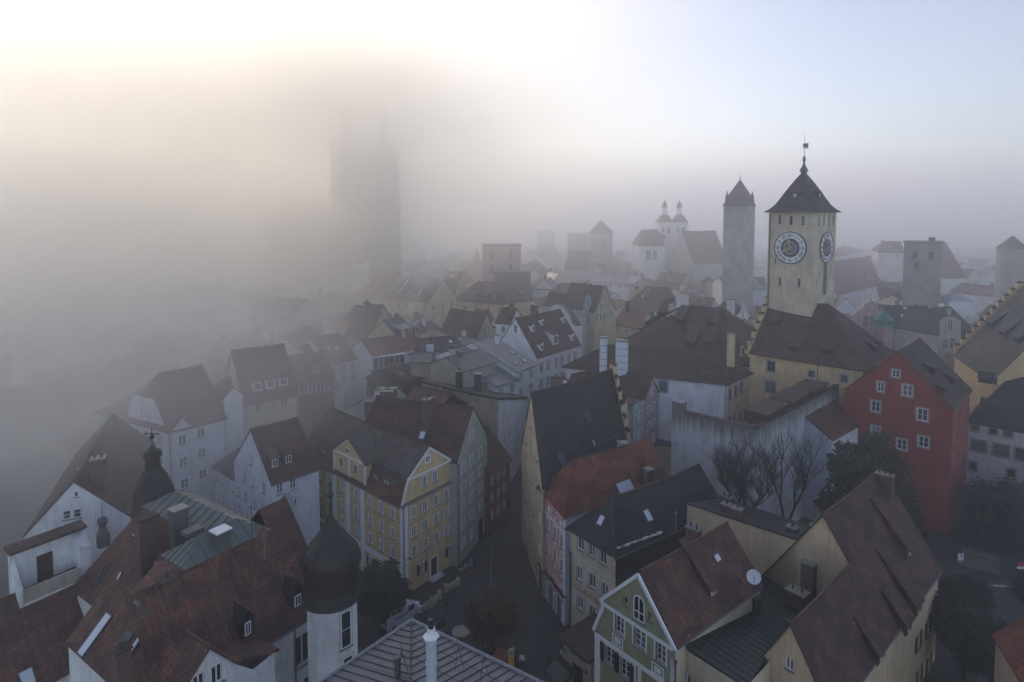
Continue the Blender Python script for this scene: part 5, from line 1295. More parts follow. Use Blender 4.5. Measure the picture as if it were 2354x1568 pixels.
def grime():
    def f(nt, b, col):
        tc = N(nt, "ShaderNodeTexCoord"); sx = N(nt, "ShaderNodeSeparateXYZ"); nt.links.new(tc.outputs['Object'], sx.inputs[0])
        n2 = N(nt, "ShaderNodeTexNoise", i_Scale=1.0, i_Detail=6, i_Roughness=.7); nt.links.new(coord(nt, scale=(1.6, 1.6, .12)), n2.inputs[0])
        n1 = N(nt, "ShaderNodeTexNoise", i_Scale=.45, i_Detail=6, i_Roughness=.6); nt.links.new(coord(nt), n1.inputs[0])
        # stains run down from the coping
        md = N(nt, "ShaderNodeMath", operation='MULTIPLY_ADD'); nt.links.new(n2.outputs[0], md.inputs[0]); md.inputs[1].default_value = 7.5; nt.links.new(sx.outputs[2], md.inputs[2])
        fr_ = ramp(nt, md.outputs[0], 0, G3(0), 1, G3(1))
        mr = N(nt, "ShaderNodeMapRange"); mr.inputs[1].default_value = 18.6; mr.inputs[2].default_value = 21.2; nt.links.new(md.outputs[0], mr.inputs[0])
        c1 = mixc(nt, mr.outputs[0], col, (.13, .125, .11)); c2 = mixc(nt, ramp(nt, n1.outputs[0], .5, G3(0), .72, G3(.7)), c1, (.22, .21, .19))
        nt.links.new(c2, b.inputs['Base Color']); bump(nt, b, n1.outputs[0], .3, .05)
    return mat('plaster_grime', (.50, .53, .56), .95, 0, f)
GR = grime()
mb = MB()
for d_, L_ in ((dR, 31.5), (dL, 11.8)):
    n_ = Vector((-d_.y, d_.x, 0)); n_ = n_ if n_.dot(cw) > 0 else -n_
    q0, q1 = cw, cw + d_ * L_
    mb.hexa([q0, q1, q1 + n_ * .5, q0 + n_ * .5], [Vector((p.x, p.y, 18)) for p in (q0, q1, q1 + n_ * .5, q0 + n_ * .5)])
L0 = h.root.location; addw(mb, 'wall', GR, h.root)
mb = MB()
for d_, L_ in ((dR, 31.5), (dL, 11.8)):
    n_ = Vector((-d_.y, d_.x, 0)); n_ = n_ if n_.dot(cw) > 0 else -n_
    q0, q1 = cw - n_ * .15 + Vector((0, 0, 18)), cw + d_ * L_ - n_ * .15 + Vector((0, 0, 18)); e = n_ * .8
    mb.hexa([q0, q1, q1 + e, q0 + e], [p + Vector((0, 0, .14)) for p in (q0, q1, q1 + e, q0 + e)])
addw(mb, 'tiled_coping', T_BRN2, h.root)
p_ = cw + dL * 11.3; chimney(h.root, Vector((p_.x, p_.y, 16)), 3.4, 1.7, 1.3, GR, STN, 0, down=16, ud=dL)
nb = Vector((-dR.y, dR.x, 0)); nb = nb if nb.dot(cw) > 0 else -nb
mb = MB(); a_ = cw + dR * 6 + nb * .5; b_ = cw + dR * 31 + nb * .5
mb.hexa([Vector((*a_[:2], 17.6)), Vector((*b_[:2], 17.6)), Vector((*(b_ + nb * 5)[:2], 15.5)), Vector((*(a_ + nb * 5)[:2], 15.5))], [Vector((*a_[:2], 17.9)), Vector((*b_[:2], 17.9)), Vector((*(b_ + nb * 5)[:2], 15.8)), Vector((*(a_ + nb * 5)[:2], 15.8))]); addw(mb, 'roof', T_BRN, h.root)
for s0 in (4.5, 13.0, 20.5):
    q0 = cw + dR * s0 + nb * .5; q1 = q0 + dR * 6.5
    def V3(p, z): return Vector((p.x, p.y, z))
    mb = MB(); mb.hexa([V3(q0, 17), V3(q1, 17), V3(q1 + nb * 3, 17), V3(q0 + nb * 3, 17)], [V3(q0, 18.7), V3(q1, 18.9), V3(q1 + nb * 3, 18.9), V3(q0 + nb * 3, 18.7)]); r_ = addw(mb, 'shed_dormer', T_BRN, h.root)
    L_ = h.root.location; mb = MB(); mb.hexa([V3(q0 - nb * .4 - dR * .4, 18.75), V3(q1 - nb * .4, 19.0), V3(q1 + nb * 3.3, 19.0), V3(q0 + nb * 3.3 - dR * .4, 18.75)], [V3(q0 - nb * .4 - dR * .4, 18.95), V3(q1 - nb * .4, 19.2), V3(q1 + nb * 3.3, 19.2), V3(q0 + nb * 3.3 - dR * .4, 18.95)])
    mb.v = [(x - L_.x, y - L_.y, z) for x, y, z in mb.v]; mb.obj('dormer_roof', T_BRN, r_)
# lean-to with the small red roof
le = House('lean_to', 'small white lean-to with red tiled shed roof between fire wall and red house', (47.4, 88.5), (55.9, 95.8), (45.1, 91.9), 13.4, cat='house')
h = le; h.polys['F'] = [(0, 0), (h.a, 0), (h.a, 13.4), (0, 13.4)]; h.polys['R'] = [(0, 0), (h.b, 0), (h.b, 15.7), (0, 13.4)]; h.polys['L'] = h.polys['R']
h.win('F', [(3, 11.8), (6, 11.8)], .7, 1.1, px=False, cols=2, rows=2); h.walls({'*': W_BLUW}, skip='B'); h.setprof  # walls as set
h.roof(T_RED, prof=[(0, 13.4), (h.b, 15.7)], ax='u', ov=.3, vo=.2, ridge=False)
# white building right
wr = House('white_building', 'white building with deep square windows under a dark roof at the right edge', (M4(1712, 1145), 11.4), (M4(2148, 1226), 11.4), 12, 11.4, cat='building')
h = wr; e_ = h.u * 14; 
h.a += 9; h.polys['F'] = [(0, 0), (h.a, 0), (h.a, 11.4), (0, 11.4)]; h.polys['B'] = h.polys['F']
h.setprof('L', [(0, 11.4), (8, 20.5), (16, 11.4)]); h.b = 16; h.polys['L'] = [(0, 0), (16, 0), (16, 11.4), (0, 11.4)]; h.polys['R'] = h.polys['L']
sq = dict(cols=1, rows=1, frame='dark', surround=plaster('warm_stone', (.30, .26, .22), .3), sw=.28, sill=False, depth=.4)
for p, s_ in (((1762, 1200), .9), ((1907, 1228), .9), ((2020, 1250), .9), ((1790, 1342), 1.9), ((1967, 1378), 1.9), ((2140, 1412), 1.9), ((1746, 1500), .9), ((2045, 1560), .9)):
    c_, z_ = h.px('F', M4(*p)); h.holes['F'].append((c_, z_, s_ * 1.05, s_ * 1.0 if s_ > 1 else 1.05 * (1.35 if p[1] > 1450 else .9), sq))
h.walls({'*': W_PINK2 if 0 else plaster('lilac_white', (.50, .50, .54), .25)}); h.roof(T_BLK, ax='u', hip=(6.5, 0), ov=.4)
for p in ((1860, 850), (1880, 1060)): h.dormer(0, M4(*p), 2.6, .9, 'shed', T_BLK, DARK, 1.8, .5, pitch=.5)
# stepped gable hall at the far right
vS = Vector((.93, -.37, 0)).normalized(); e0 = G((2194, 815), 18)
e0 = Vector((e0.x, e0.y, 0)); 
sgh = House('stepped_gable_hall', 'grey-brown tiled hall with a long stepped gable and shed dormers at the right edge', tuple(e0[:2]), tuple((e0 + vS * 21.6)[:2]), -22.0, 18, cat='hall')
h = sgh
h.setprof('F', [(0, 18), (h.a / 2, 32.6), (h.a, 18)]); h.walls({'*': W_YEL}); h.roof(T_GRY, ov=.5, vo=.1)
def steps(h, m, capm, n=11, z0=18, z1=32.6, end='F', wd=.9):
    for j in range(n):
        f_ = j / n; c0 = h.a / 2 * (1 - f_); c1 = c0 - h.a / 2 / n; zt_ = z1 + .7 - (z1 - z0) * f_
        for x0, x1 in ((c1, c0), (h.a - c0, h.a - c1)):
            b0 = -.75 if end == 'F' else h.b - wd + .35
            A_ = [h.P(x0, b0, zt_ - 3), h.P(x1, b0, zt_ - 3), h.P(x1, b0 + wd, zt_ - 3), h.P(x0, b0 + wd, zt_ - 3)]
            mb = MB(); mb.hexa(A_, [Vector((p.x, p.y, zt_)) for p in A_]); s_ = addw(mb, 'gable_step', m, h.root)
            mb = MB(); e_ = [Vector((p.x, p.y, zt_)) + (p - (A_[0] + A_[2]) / 2) * .2 for p in A_]; e_ = [Vector((p.x, p.y, zt_)) for p in e_]; mid_ = (e_[0] + e_[2]) / 2 + Vector((0, 0, .5))
            for k in range(4): mb.face([e_[k], e_[(k + 1) % 4], mid_])
            L_ = h.root.location; mb.v = [(x - L_.x, y - L_.y, z) for x, y, z in mb.v]; mb.obj('tiled_cap', capm, s_, fix=False)
steps(h, W_YEL, T_BRN)
for p in ((1875, 410), (1975, 480), (2085, 530)): h.dormer(0, M4(*p), 3.0, 1.1, 'shed', T_GRY, T_BRN, 2, .6, pitch=.9)

DFRAME = None
# ================================================================ houses around
drg = random.Random(99)
def deco(h, roof):
    c = [(-n.y, i) for i, (q, n) in enumerate(h.planes) if n.z > .2]; c.sort(reverse=True)
    L = h.b if h.ax == 'v' else h.a; W = h.a if h.ax == 'v' else h.b
    for k in range(drg.choice([1, 1, 2])):
        f, g = drg.uniform(.15, .85), drg.uniform(.35, .65); q = h.P(W * g, L * f, 0) if h.ax == 'v' else h.P(L * f, W * g, 0)
        zt_ = h.z + (max(p[1] for p in h.prof) - h.z) * (1 - abs(g - .5) * 2); chimney(h.root, Vector((q.x, q.y, zt_)), drg.uniform(.9, 1.9), drg.uniform(.6, 1.5), .7, drg.choice([BRICK, BRICK, W_GREY, W_WHITE]), CONC, drg.choice([0, 1, 2]), down=1.5, ud=h.u)
    if drg.random() < .35:
        q = h.P(W * .5, L * drg.uniform(.2, .8), 0) if h.ax == 'v' else h.P(L * drg.uniform(.2, .8), W * .5, 0); zt_ = max(p[1] for p in h.prof); mb = MB(); mb.tube((q.x, q.y, zt_), (q.x, q.y, zt_ + 2.6), .035, n=5)
        for k in range(4): mb.tube((q.x - .45 + .06 * k, q.y, zt_ + 2.5 - .18 * k), (q.x + .45 - .06 * k, q.y, zt_ + 2.5 - .18 * k), .018, n=4)
        addw(mb, 'roof_aerial', DARK, h.root, uv=False)
    if c and drg.random() < .5:
        q0, n = h.planes[c[0][1]]; f, g = drg.uniform(.2, .8), (.3 if True else 0); i = c[0][1]
        for zz_ in (.45,):
            g = .25 if i == 0 else .75; p3 = h.P(W * g, L * f, 0) if h.ax == 'v' else h.P(L * f, W * g, 0)
            z_ = q0.z - (n.x * (p3.x - q0.x) + n.y * (p3.y - q0.y)) / n.z; c3 = Vector((p3.x, p3.y, z_)); hh_ = Vector((-n.y, n.x, 0)).normalized(); sl = n.cross(hh_)
            M = Matrix.Translation(c3 - h.root.location) @ Matrix((hh_, sl, n)).transposed().to_4x4(); mb = MB(); mb.box((-.45, -.65, -.1), (.45, .65, .08)); o = put('skylight', mb.mesh('skylight', LEAD, uv=False), h.root, M); g_ = MB(); g_.box((-.36, -.56, .06), (.36, .56, .1)); put('pane', g_.mesh('pane', drg.choice([SKYG, GLASS]), uv=False), o)
def side(name, label, L_, R_, z, ridge, depth, wall, roof, cols=0, rows=0, wz=None, w=.9, hh=1.4, crop=None, hip=(0, 0), cat='house', sur=None, wallL=None, group=None, extra=None, zr=None, gut=False):
    a = crop(*L_) if crop else L_; b = crop(*R_) if crop else R_
    h = House(name, label, (a, z), (b, z), depth, z, cat=cat, group=group)
    if zr is None: zr = hit(crop(*ridge) if crop else ridge, h.O + h.v * (h.b / 2), h.nF).z
    zr = max(z + 1.0, min(zr, z + h.b * .85)); h.setprof('L', [(0, z), (h.b / 2, zr), (h.b, z)])
    if hip[0]: h.polys['L'] = [(0, 0), (h.b, 0), (h.b, z), (0, z)]
    if hip[1]: h.polys['R'] = [(0, 0), (h.b, 0), (h.b, z), (0, z)]
    for r_ in range(rows):
        for c_ in range(cols): h.holes['F'].append((h.a * (c_ + .5) / cols, z - 1.5 - r_ * 2.9, w, hh, dict(cols=2, rows=2, surround=sur)))
    h.walls({'F': wall, '*': wallL or wall}, near=False); h.roof(roof, ax='u', hip=hip, ov=.5, vo=.15, gutter=gut); deco(h, roof); return h
def gab(name, label, L_, R_, z, apex, depth, wall, roof, cols=0, rows=0, w=.85, hh=1.3, crop=None, cat='house', up=0, sur=None, group=None, wallS=None, swin=0):
    a = crop(*L_) if crop else L_; b = crop(*R_) if crop else R_
    h = House(name, label, (a, z), (b, z), depth, z, cat=cat, group=group)
    pr_ = h.gable('F', crop(*apex) if crop else apex, f=.5); zr = max(z + .8, min(h.zr, z + h.a * 1.4)); pr_[1] = (pr_[1][0], zr); h.zr = zr; h.setprof('F', pr_)
    for r_ in range(rows):
        for c_ in range(cols): h.holes['F'].append((h.a * (c_ + .5) / cols, z - 1.4 - r_ * 2.9, w, hh, dict(cols=2, rows=2, surround=sur)))
    if up: h.holes['F'].append((h.a / 2, z + .9, w * .9, hh * .85, dict(cols=2, rows=2, surround=sur)))
    for i_ in range(swin):
        for k in 'LR': h.holes[k].append((h.b * (i_ + .5) / swin, z - 1.6, w, hh, dict(cols=2, rows=2)))
    h.walls({'F': wall, '*': wallS or wall}, near=False); h.roof(roof, ov=.35, vo=.12); deco(h, roof); return h
T_PAL = tiles('pale_brown', (.13, .085, .065), (.09, .065, .055), .3)
# left, in the fog
h = House('town_house', 'large blue-white house with two gables and rows of cross windows in the fog', (M1(1055, 1190), 15), (M1(680, 1090), 15), (M1(1560, 1065), 15), 15)
L1 = h
h.setprof('R' if 0 else 'L', [(0, 15), (h.a * .0 + 5.2, 22.3), (10.4, 15)])
apx = h.px('F', M1(840, 925)); zt_ = apx[1]
h.polys['F'] = [(0, 0), (h.a, 0), (h.a, 15), (h.a * .78, 19.5), (h.a * .3, 19.5), (0, 15)]; h.polys['B'] = h.polys['F']
for k in 'LR': h.polys[k] = [(0, 0), (h.b, 0), (h.b, 15), (0, 15)]
lw_ = dict(cols=2, rows=2, surround=WHITE, sw=.1)
for p in ((750, 1180), (855, 1205), (978, 1248), (757, 1357), (987, 1435), (868, 1380)): h.win('F', [M1(*p)], 1.1, 1.5, **lw_)
for p in ((820, 1010), (888, 1032)): h.win('F', [M1(*p)], .7, 1.2, **lw_)
for p in ((1183, 1255), (1190, 1450), (1355, 1190), (1362, 1373)): h.win('L', [M1(*p)], 1.15, 1.5, **lw_)
for p in ((1123, 355), (1238, 300)): h.win('L', [R1(*p)], 1.15, 1.5, **lw_)
h.walls({'*': W_BLUW}); h.b += .3
h.roof(T_RED, prof=[(0, 15), (h.a * .3, 19.5), (h.a * .54, 22.5), (h.a * .78, 19.5), (h.a, 15)], ax='v', ov=.3, vo=.1, hip=(2.5, 0))
cg0, cg1, ca_ = h.px('L', M1(1090, 1190))[0], h.px('L', M1(1268, 1140))[0], h.px('L', M1(1177, 1055))
crossgable(h, 'L', min(cg0, cg1), max(cg0, cg1), 0.0, 15.2, ca_[1], 3.5, W_BLUW, T_RED)
h.b -= .3; h.pipe('L', .2, 0, 14.6)
for p in ((1183, 1255), (1190, 1450)):
    c_, z_ = h.px('L', M1(*p)); o_, d_, n_ = h.fr('L'); q_ = o_ + d_ * c_ + n_ * .1; place_window(h.root, Vector((q_.x, q_.y, z_)), n_, 1.15, 1.5, flush=True, **lw_)
c_, z_ = h.px('L', R1(1123, 355)); q_ = o_ + d_ * c_ + n_ * .1; place_window(h.root, Vector((q_.x, q_.y, z_)), n_, 1.15, 1.5, flush=True, **lw_)
gab('gable_house', 'white party wall with a narrow raised gable beside the blue-white house', (1560, 880), (1725, 850), 18, (1635, 790), 6, W_BLUW, T_BRN, crop=M1)
h = side('town_house', 'pale house with three white dormers behind the blue-white gabled house', (1735, 930), (2212, 845), 15, (1900, 430), 13, W_CREAM, T_RED, crop=M1)
for p in ((1860, 815), (1978, 795), (2092, 770)): h.dormer(0, M1(*p), 1.5, 1.5, 'shed', T_PAL, W_WHITE, 1.1, 1.1, pitch=.3)
for p in ((1870, 955), (2097, 905)): c_, z_ = h.px('F', M1(*p)); q_ = h.O + h.u * c_; place_window(h.root, Vector((q_.x, q_.y, z_)), h.nF, 1.2, 1.6, flush=True, cols=2, rows=2)
h = House('gable_house', 'small blue-white gabled house with brown roof and two dormers left of the yellow corner house', (R2(130, 362), 12.5), (M1(1650, 1440), 12.5), 6.6, 12.5)
h.setprof('F', h.gable('F', M1(1785, 1166), f=.5))
for p in ((20, 350), (82, 385), (30, 480), (85, 515)): h.win('F', [R2(*p)], .8, 1.3, cols=2, rows=2)
for p in ((1530, 215), (1490, 310), (1550, 355), (1605, 390), (1455, 405), (1497, 435), (1553, 475), (1608, 515), (1458, 515), (1500, 550)): h.win('F', [R1(*p)], .75, 1.25, cols=2, rows=2)
h.holes['F'] = [H_ for i_, H_ in enumerate(h.holes['F']) if 0.6 < H_[0] < h.a - .6 and all(abs(H_[0] - g_[0]) > 1 or abs(H_[1] - g_[1]) > 1.6 for g_ in h.holes['F'][:i_])]
for p in ((182, 388), (262, 358), (270, 485)): h.win('L', [R2(*p)], .85, 1.4, cols=2, rows=2)
h.walls({'*': W_BLUW}); h.roof(T_BRN2, ov=.3, vo=.1, gutter=True)
for p in ((152, 262), (235, 236)): h.dormer(0, R2(*p), 1.1, 1.25, 'shed', T_BRN, T_BRN, .8, 1.0, pitch=.4)
h = side('annex', 'low blue-white annex with dark shed roof before the small gabled house', (1310, 250), (1440, 330), 9.5, (1370, 190), 7, W_BLUW, T_BLK, 4, 3, crop=R1, w=.7, hh=1.1, zr=11)
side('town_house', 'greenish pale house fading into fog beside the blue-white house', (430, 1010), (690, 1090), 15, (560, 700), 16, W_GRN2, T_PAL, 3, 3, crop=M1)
side('terrace_house', 'white house with glazed roof terrace and red-brown roof with one dormer', (222, 868), (585, 775), 11, (350, 470), 4.5, W_WHITE, LEAD, 3, 1, crop=M2, zr=12)
h = side('terrace_house', 'brown-roofed upper storey with a white dormer window over the glazed terrace', (215, 745), (530, 690), 14.3, (330, 480), 11, W_DARK, T_RED, crop=M2)
for i_ in range(4): c_ = h.a * (i_ + .6) / 4.4; q_ = h.O + h.u * c_; place_window(h.root, Vector((q_.x, q_.y, 13)), h.nF, 1.9, 2.2, flush=True, cols=2, rows=1)
h.dormer(0, M2(373, 650), 1.6, 1.6, 'shed', T_RED, T_RED, 1.3, 1.4, pitch=.5)
h = side('town_house', 'white house with dark red roof and a single skylight in mid fog', (490, 575), (735, 520), 13, (420, 330), 14, W_BLUW, T_RED, 3, 2, crop=M2); h.skylight(0, M2(552, 437), 1.2, 1.6)
h = gab('gable_house', 'white gabled house with glazed veranda and planted roof terrace', (868, 500), (690, 430), 15, (755, 358), 14, W_WHITE, T_RED, 0, 0, crop=M2, up=1)
o_ = h
t = thing('veranda', h.P(0, 0, 12), 'white glazed veranda with green plants beside the white gabled house', 'veranda')
A_, B_ = G(M2(880, 640), 11.5), G(M2(1160, 600), 11.5)
for i_ in range(7):
    q_ = A_.lerp(B_, i_ / 6); mb = MB(); mb.tube(q_, q_ + Vector((0, 0, 3.0)), .08, n=4); addw(mb, 'post', WHITE, t, uv=False)
    if i_ < 6: q2_ = A_.lerp(B_, (i_ + 1) / 6); mb = MB(); mb.hexa([q_, q2_, q2_ + Vector((0, .05, 0)), q_ + Vector((0, .05, 0))], [p + Vector((0, 0, 3)) for p in (q_, q2_, q2_ + Vector((0, .05, 0)), q_ + Vector((0, .05, 0)))]); addw(mb, 'pane', GLASS, t, uv=False)
mb = MB(); bk = Vector((-.1, 3, 0)); mb.hexa([A_ + Vector((0, 0, 3)), B_ + Vector((0, 0, 3)), B_ + bk + Vector((0, 0, 3.3)), A_ + bk + Vector((0, 0, 3.3))], [A_ + Vector((0, 0, 3.1)), B_ + Vector((0, 0, 3.1)), B_ + bk + Vector((0, 0, 3.4)), A_ + bk + Vector((0, 0, 3.4))]); addw(mb, 'canopy', WHITE, t)
mb = MB(); fr0 = G(M2(970, 590), 11.6); fr1 = G(M2(1210, 540), 11.6); mb.hexa([fr0, fr1, fr1 + Vector((0, .4, 0)), fr0 + Vector((0, .4, 0))], [p + Vector((0, 0, 1.1)) for p in (fr0, fr1, fr1 + Vector((0, .4, 0)), fr0 + Vector((0, .4, 0)))]); addw(mb, 'parapet', W_GRN2, t)
side('warehouse', 'dark sheet-roofed building with three bright roof windows', (1205, 490), (1370, 455), 14, (1220, 380), 12, W_WHITE, LEAD, crop=M2)
h = side('town_house', 'grey flat-roofed house with three dark dormers on a brick storey', (1130, 385), (1292, 352), 16, (1040, 175), 13, W_OCH, LEAD, crop=M2)
for p in ((1147, 325), (1208, 312), (1272, 296)): h.dormer(0, M2(*p), 1.8, 1.7, 'shed', Z_GRY, LEAD, 1.1, 1.2, pitch=.2)
h = side('party_wall_house', 'house with long bare grey party wall before the yellow dormered house', (1292, 330), (1722, 420), 14, (1500, 230), 8, W_STAIN, LEAD, crop=M2, zr=15.2)
h = side('orange_house', 'orange house with hipped red-brown roof in light fog', (620, 330), (860, 345), 14, (740, 40), 14, W_ORG, T_PAL, 2, 1, crop=M2, hip=(4, 0))
gab('gable_house', 'small orange gable facing right in front of the hipped roof', (865, 190), (1052, 152), 18, (935, 80), 10, W_ORG, T_PAL, crop=M2, up=1)
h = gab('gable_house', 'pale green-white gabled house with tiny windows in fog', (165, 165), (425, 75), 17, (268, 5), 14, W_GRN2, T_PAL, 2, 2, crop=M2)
side('flat_roof_house', 'white cubic house with roof terrace at the fog edge', (1575, 205), (1870, 150), 16, (1700, 140), 12, W_WHITE, OFFW, 3, 1, crop=M1, zr=17.0)
side('flat_roof_house', 'lower white cube beside the roof terrace house', (1860, 235), (2140, 225), 14, (1900, 200), 9, W_WHITE, OFFW, 2, 1, crop=M1, zr=15.0)
side('town_house', 'brown-roofed house left of the orange house, half lost in fog', (60, 330), (440, 300), 12, (200, 240), 10, W_YELP, T_RED, 3, 1, crop=M2)
# behind the yellow house
side('rear_house', 'dark brown roof with brick chimneys behind the yellow corner house', (1010, 1110), (1330, 1200), 13, (1200, 760), 13, W_DARK, T_OLD, crop=M2)
gab('rear_house', 'grey rendered rear house with flat dark roof and white-capped chimney', (600, 1000), (1000, 1070), 11.5, (800, 900), 9, W_GREY, LEAD, crop=M2)
h = side('rear_house', 'low house with dark mossy roof in the courtyard block', (820, 700), (1180, 760), 12.5, (1010, 620), 12, W_DARK, T_BLK, crop=M2); h.chimney(M2(960, 900), 12.5, 2.2, 1.6, 1.2, W_GREY, ZINC)
h = side('rear_house', 'dark pitched roof before the beige blank house', (1150, 740), (1330, 700), 13.5, (1210, 580), 12, W_DARK, T_BLK, crop=M2)
for p, z_, hh_, w_ in ((M2(850, 1040), 12, 2.6, 1.5), (M2(1058, 900), 13, 2.2, 1.3), (M2(1000, 950), 13, 2.6, 2.2)): chimney(h.root, G(p, z_), hh_, w_, 1.0, BRICK, ZINC, 0)
h = gab('rear_house', 'tall beige blank-walled house between dark roofs', (1395, 575), (1690, 640), 17.5, (1540, 520), 9, W_BEIGE, LEAD, crop=M2, up=1)
side('rear_house', 'beige angled wall block beneath the white flue', (1215, 560), (1392, 560), 16.8, (1300, 530), 8, W_BEIGE, LEAD, crop=M2, zr=17.6)
mb_t = thing('flue', G(M2(1390, 520), 15), 'square white flue above the beige blank house', 'chimney'); q_ = G(M2(1390, 530), 15); mb = MB(); mb.box((q_.x - .75, q_.y - .5, 12), (q_.x + .75, q_.y + .5, zat(M2(1390, 392), q_))); addw(mb, 'shaft', FLUE, mb_t); mb = MB(); zt_ = zat(M2(1390, 392), q_); mb.box((q_.x - .85, q_.y - .6, zt_), (q_.x + .85, q_.y + .6, zt_ + .25)); addw(mb, 'cap', DARK, mb_t)
side('rear_house', 'black low roof behind the white flue', (1330, 470), (1690, 430), 14.5, (1540, 330), 11, W_WHITE, T_BLK, crop=M2)
h = side('row_house', 'white row house with long blue-grey slate roof near the beige house', (1970, 775), (2178, 712), 14, (1740, 445), 26, W_WHITE, Z_GRY, 2, 2, crop=M2, zr=19, w=.85, hh=1.4, sur=CGREY)
h = side('row_house', 'second white row house with blue-grey sheet roof beside the white gabled house', (140, 645), (322, 578), 15.5, (80, 430), 22, W_WHITE, Z_GRY, 2, 3, crop=M3, zr=20, w=.85, hh=1.4, sur=CGREY)
for p in ((135, 570), (215, 545), (110, 475)): h.skylight(0, M3(*p), .8, 1.1)
h = gab('rear_house', 'small pale yellow gable with dark chimneys above the white town house', (1855, 850), (1968, 700), 13.5, (1960, 690), 9, W_YELP, LEAD, crop=M2)
h.chimney(M2(1693, 640), 15, 3, 1.0, 1.0, BRICK, ZINC)
h = House('gable_house', 'white gabled house with wreath ornament and brown roof with white-cheeked dormers', (M3(328, 518), 15), (.6 - 4.5, 141 + 3.8), (M3(722, 400), 15), 15)
h.setprof('F', h.gable('F', M3(130, 172), f=.5)); WG = h
for p, w_ in (((137, 260), 1.1),): h.win('F', [M3(*p)], w_, 1.9, cols=2, rows=1, surround=WHITE)
c_, z_ = h.px('F', M3(130, 345)); h.strip('F', [(c_ + .7 * math.cos(t_ * .785), z_ + .7 * math.sin(t_ * .785)) for t_ in range(9)], .12, CGREY, .05, 'wreath')
h.cols_ = h.cols('L', [M3(372, 610), M3(433, 585), M3(505, 570), M3(557, 545), M3(618, 520), M3(672, 500)])
for z_ in (12.4, 8.6, 5.0): h.grid('L', [c_ for c_ in h.cols_ if .6 < c_ < h.b - .6], [z_], .95, 2.0, cols=2, rows=2, surround=STN, sw=.2)
h.walls({'*': W_WHITE}); h.roof(T_BRN2, ov=.4, vo=.1, gutter=True)
for p, w_ in (((297, 285), 1.3), ((380, 228), 1.2), ((573, 205), 1.3), ((375, 455), 1.4), ((655, 365), 1.4), ((500, 400), 2.2)): h.dormer(0, M3(*p), w_, w_ * 1.1, 'gable' if w_ != 2.2 else 'shed', T_BRN2, W_WHITE, pitch=.7 if w_ != 2.2 else .3)
h.chimney(M3(310, 150), 21, 3, 1.8, 1.2, BRICK, ZINC)
gab('gable_house', 'beige-grey gable beside the bright white gabled house', (1810, 335), (1980, 300), 15, (1925, 122), 14, W_BEIGE, T_BRN2, 0, 0, crop=M2, up=1)
side('town_house', 'bright white wall with brown roof and small skylight behind the wreath house', (1978, 205), (2110, 212), 21, (2050, 80), 10, W_WHITE, T_BRN2, 1, 1, crop=M2)
# right of the black roof
h = House('gable_house', 'narrow dusty pink gabled house with brown roof beside the cream hall', (M3(1300, 890), 15), (M3(1420, 833), 15), 16, 15)
h.setprof('F', h.gable('F', M3(1362, 700), f=.5)); h.ax = 'v'
for p in ((1335, 990), (1378, 958), (1335, 1140), (1378, 1105), (1335, 1280), (1376, 1240)): h.win('F', [M3(*p)], .8, 1.5, cols=2, rows=2, surround=WHITE)
h.win('F', [M3(1360, 825)], .7, 1.5, cols=2, rows=2, surround=WHITE); h.walls({'*': W_PINK2}); h.roof(T_BRN2, ov=.3, vo=.1, gutter=True)
h = House('flat_front_house', 'narrow mint green flat-topped house between pink and yellow gables', (M3(1195, 945), 15), (M3(1297, 892), 15), 12, 15)
for p in ((1216, 1080), (1263, 1035), (1216, 1230), (1263, 1195), (1262, 1320)): h.win('F', [M3(*p)], .8, 1.5, cols=2, rows=2, surround=WHITE)
h.polys['R'] = h.polys['L'] = [(0, 0), (h.b, 0), (h.b, 13), (1, 13.4), (0, 15)]; h.polys['B'] = [(0, 0), (h.a, 0), (h.a, 13), (0, 13)]
h.walls({'*': W_GRN2}); poly_roof(h, [h.P(0, .5, 13.6), h.P(h.a, .5, 13.6), h.P(h.a, h.b, 13), h.P(0, h.b, 13)], LEAD)
h = House('gable_house', 'narrow pale yellow gable between the stepped gable and the mint green house', (M3(1085, 1062), 14), (M3(1163, 1004), 14), 10, 14)
h.setprof('F', h.gable('F', M3(1137, 870), f=.5)); h.win('F', [M3(1127, 1000)], .7, 1.5, cols=2, rows=2, surround=WHITE)
h.win('F', [M3(1130, 1130)], .7, 1.5, cols=2, rows=2, surround=WHITE); h.walls({'*': W_YELP}); h.roof(T_BRN2, ov=.3, vo=.1)
side('rear_house', 'brown roof strip behind the tall black roof', (555, 705), (1000, 760), 15, (800, 640), 10, W_DARK, T_BRN, crop=M3)
h = side('rear_house', 'dark roof patch with blue water butt and chimney behind the black roof', (480, 800), (880, 800), 14.5, (700, 720), 8, W_DARK, T_BRN, crop=M3); h.chimney(M3(850, 720), 16, 2.8, 1.2, 1.0, BRICK, RIDGE)
side('low_house', 'low dark flat-roofed yard building before the cream hall', (1385, 1290), (1575, 1300), 6, (1480, 1270), 10, W_YELP, LEAD, crop=M3, zr=7)

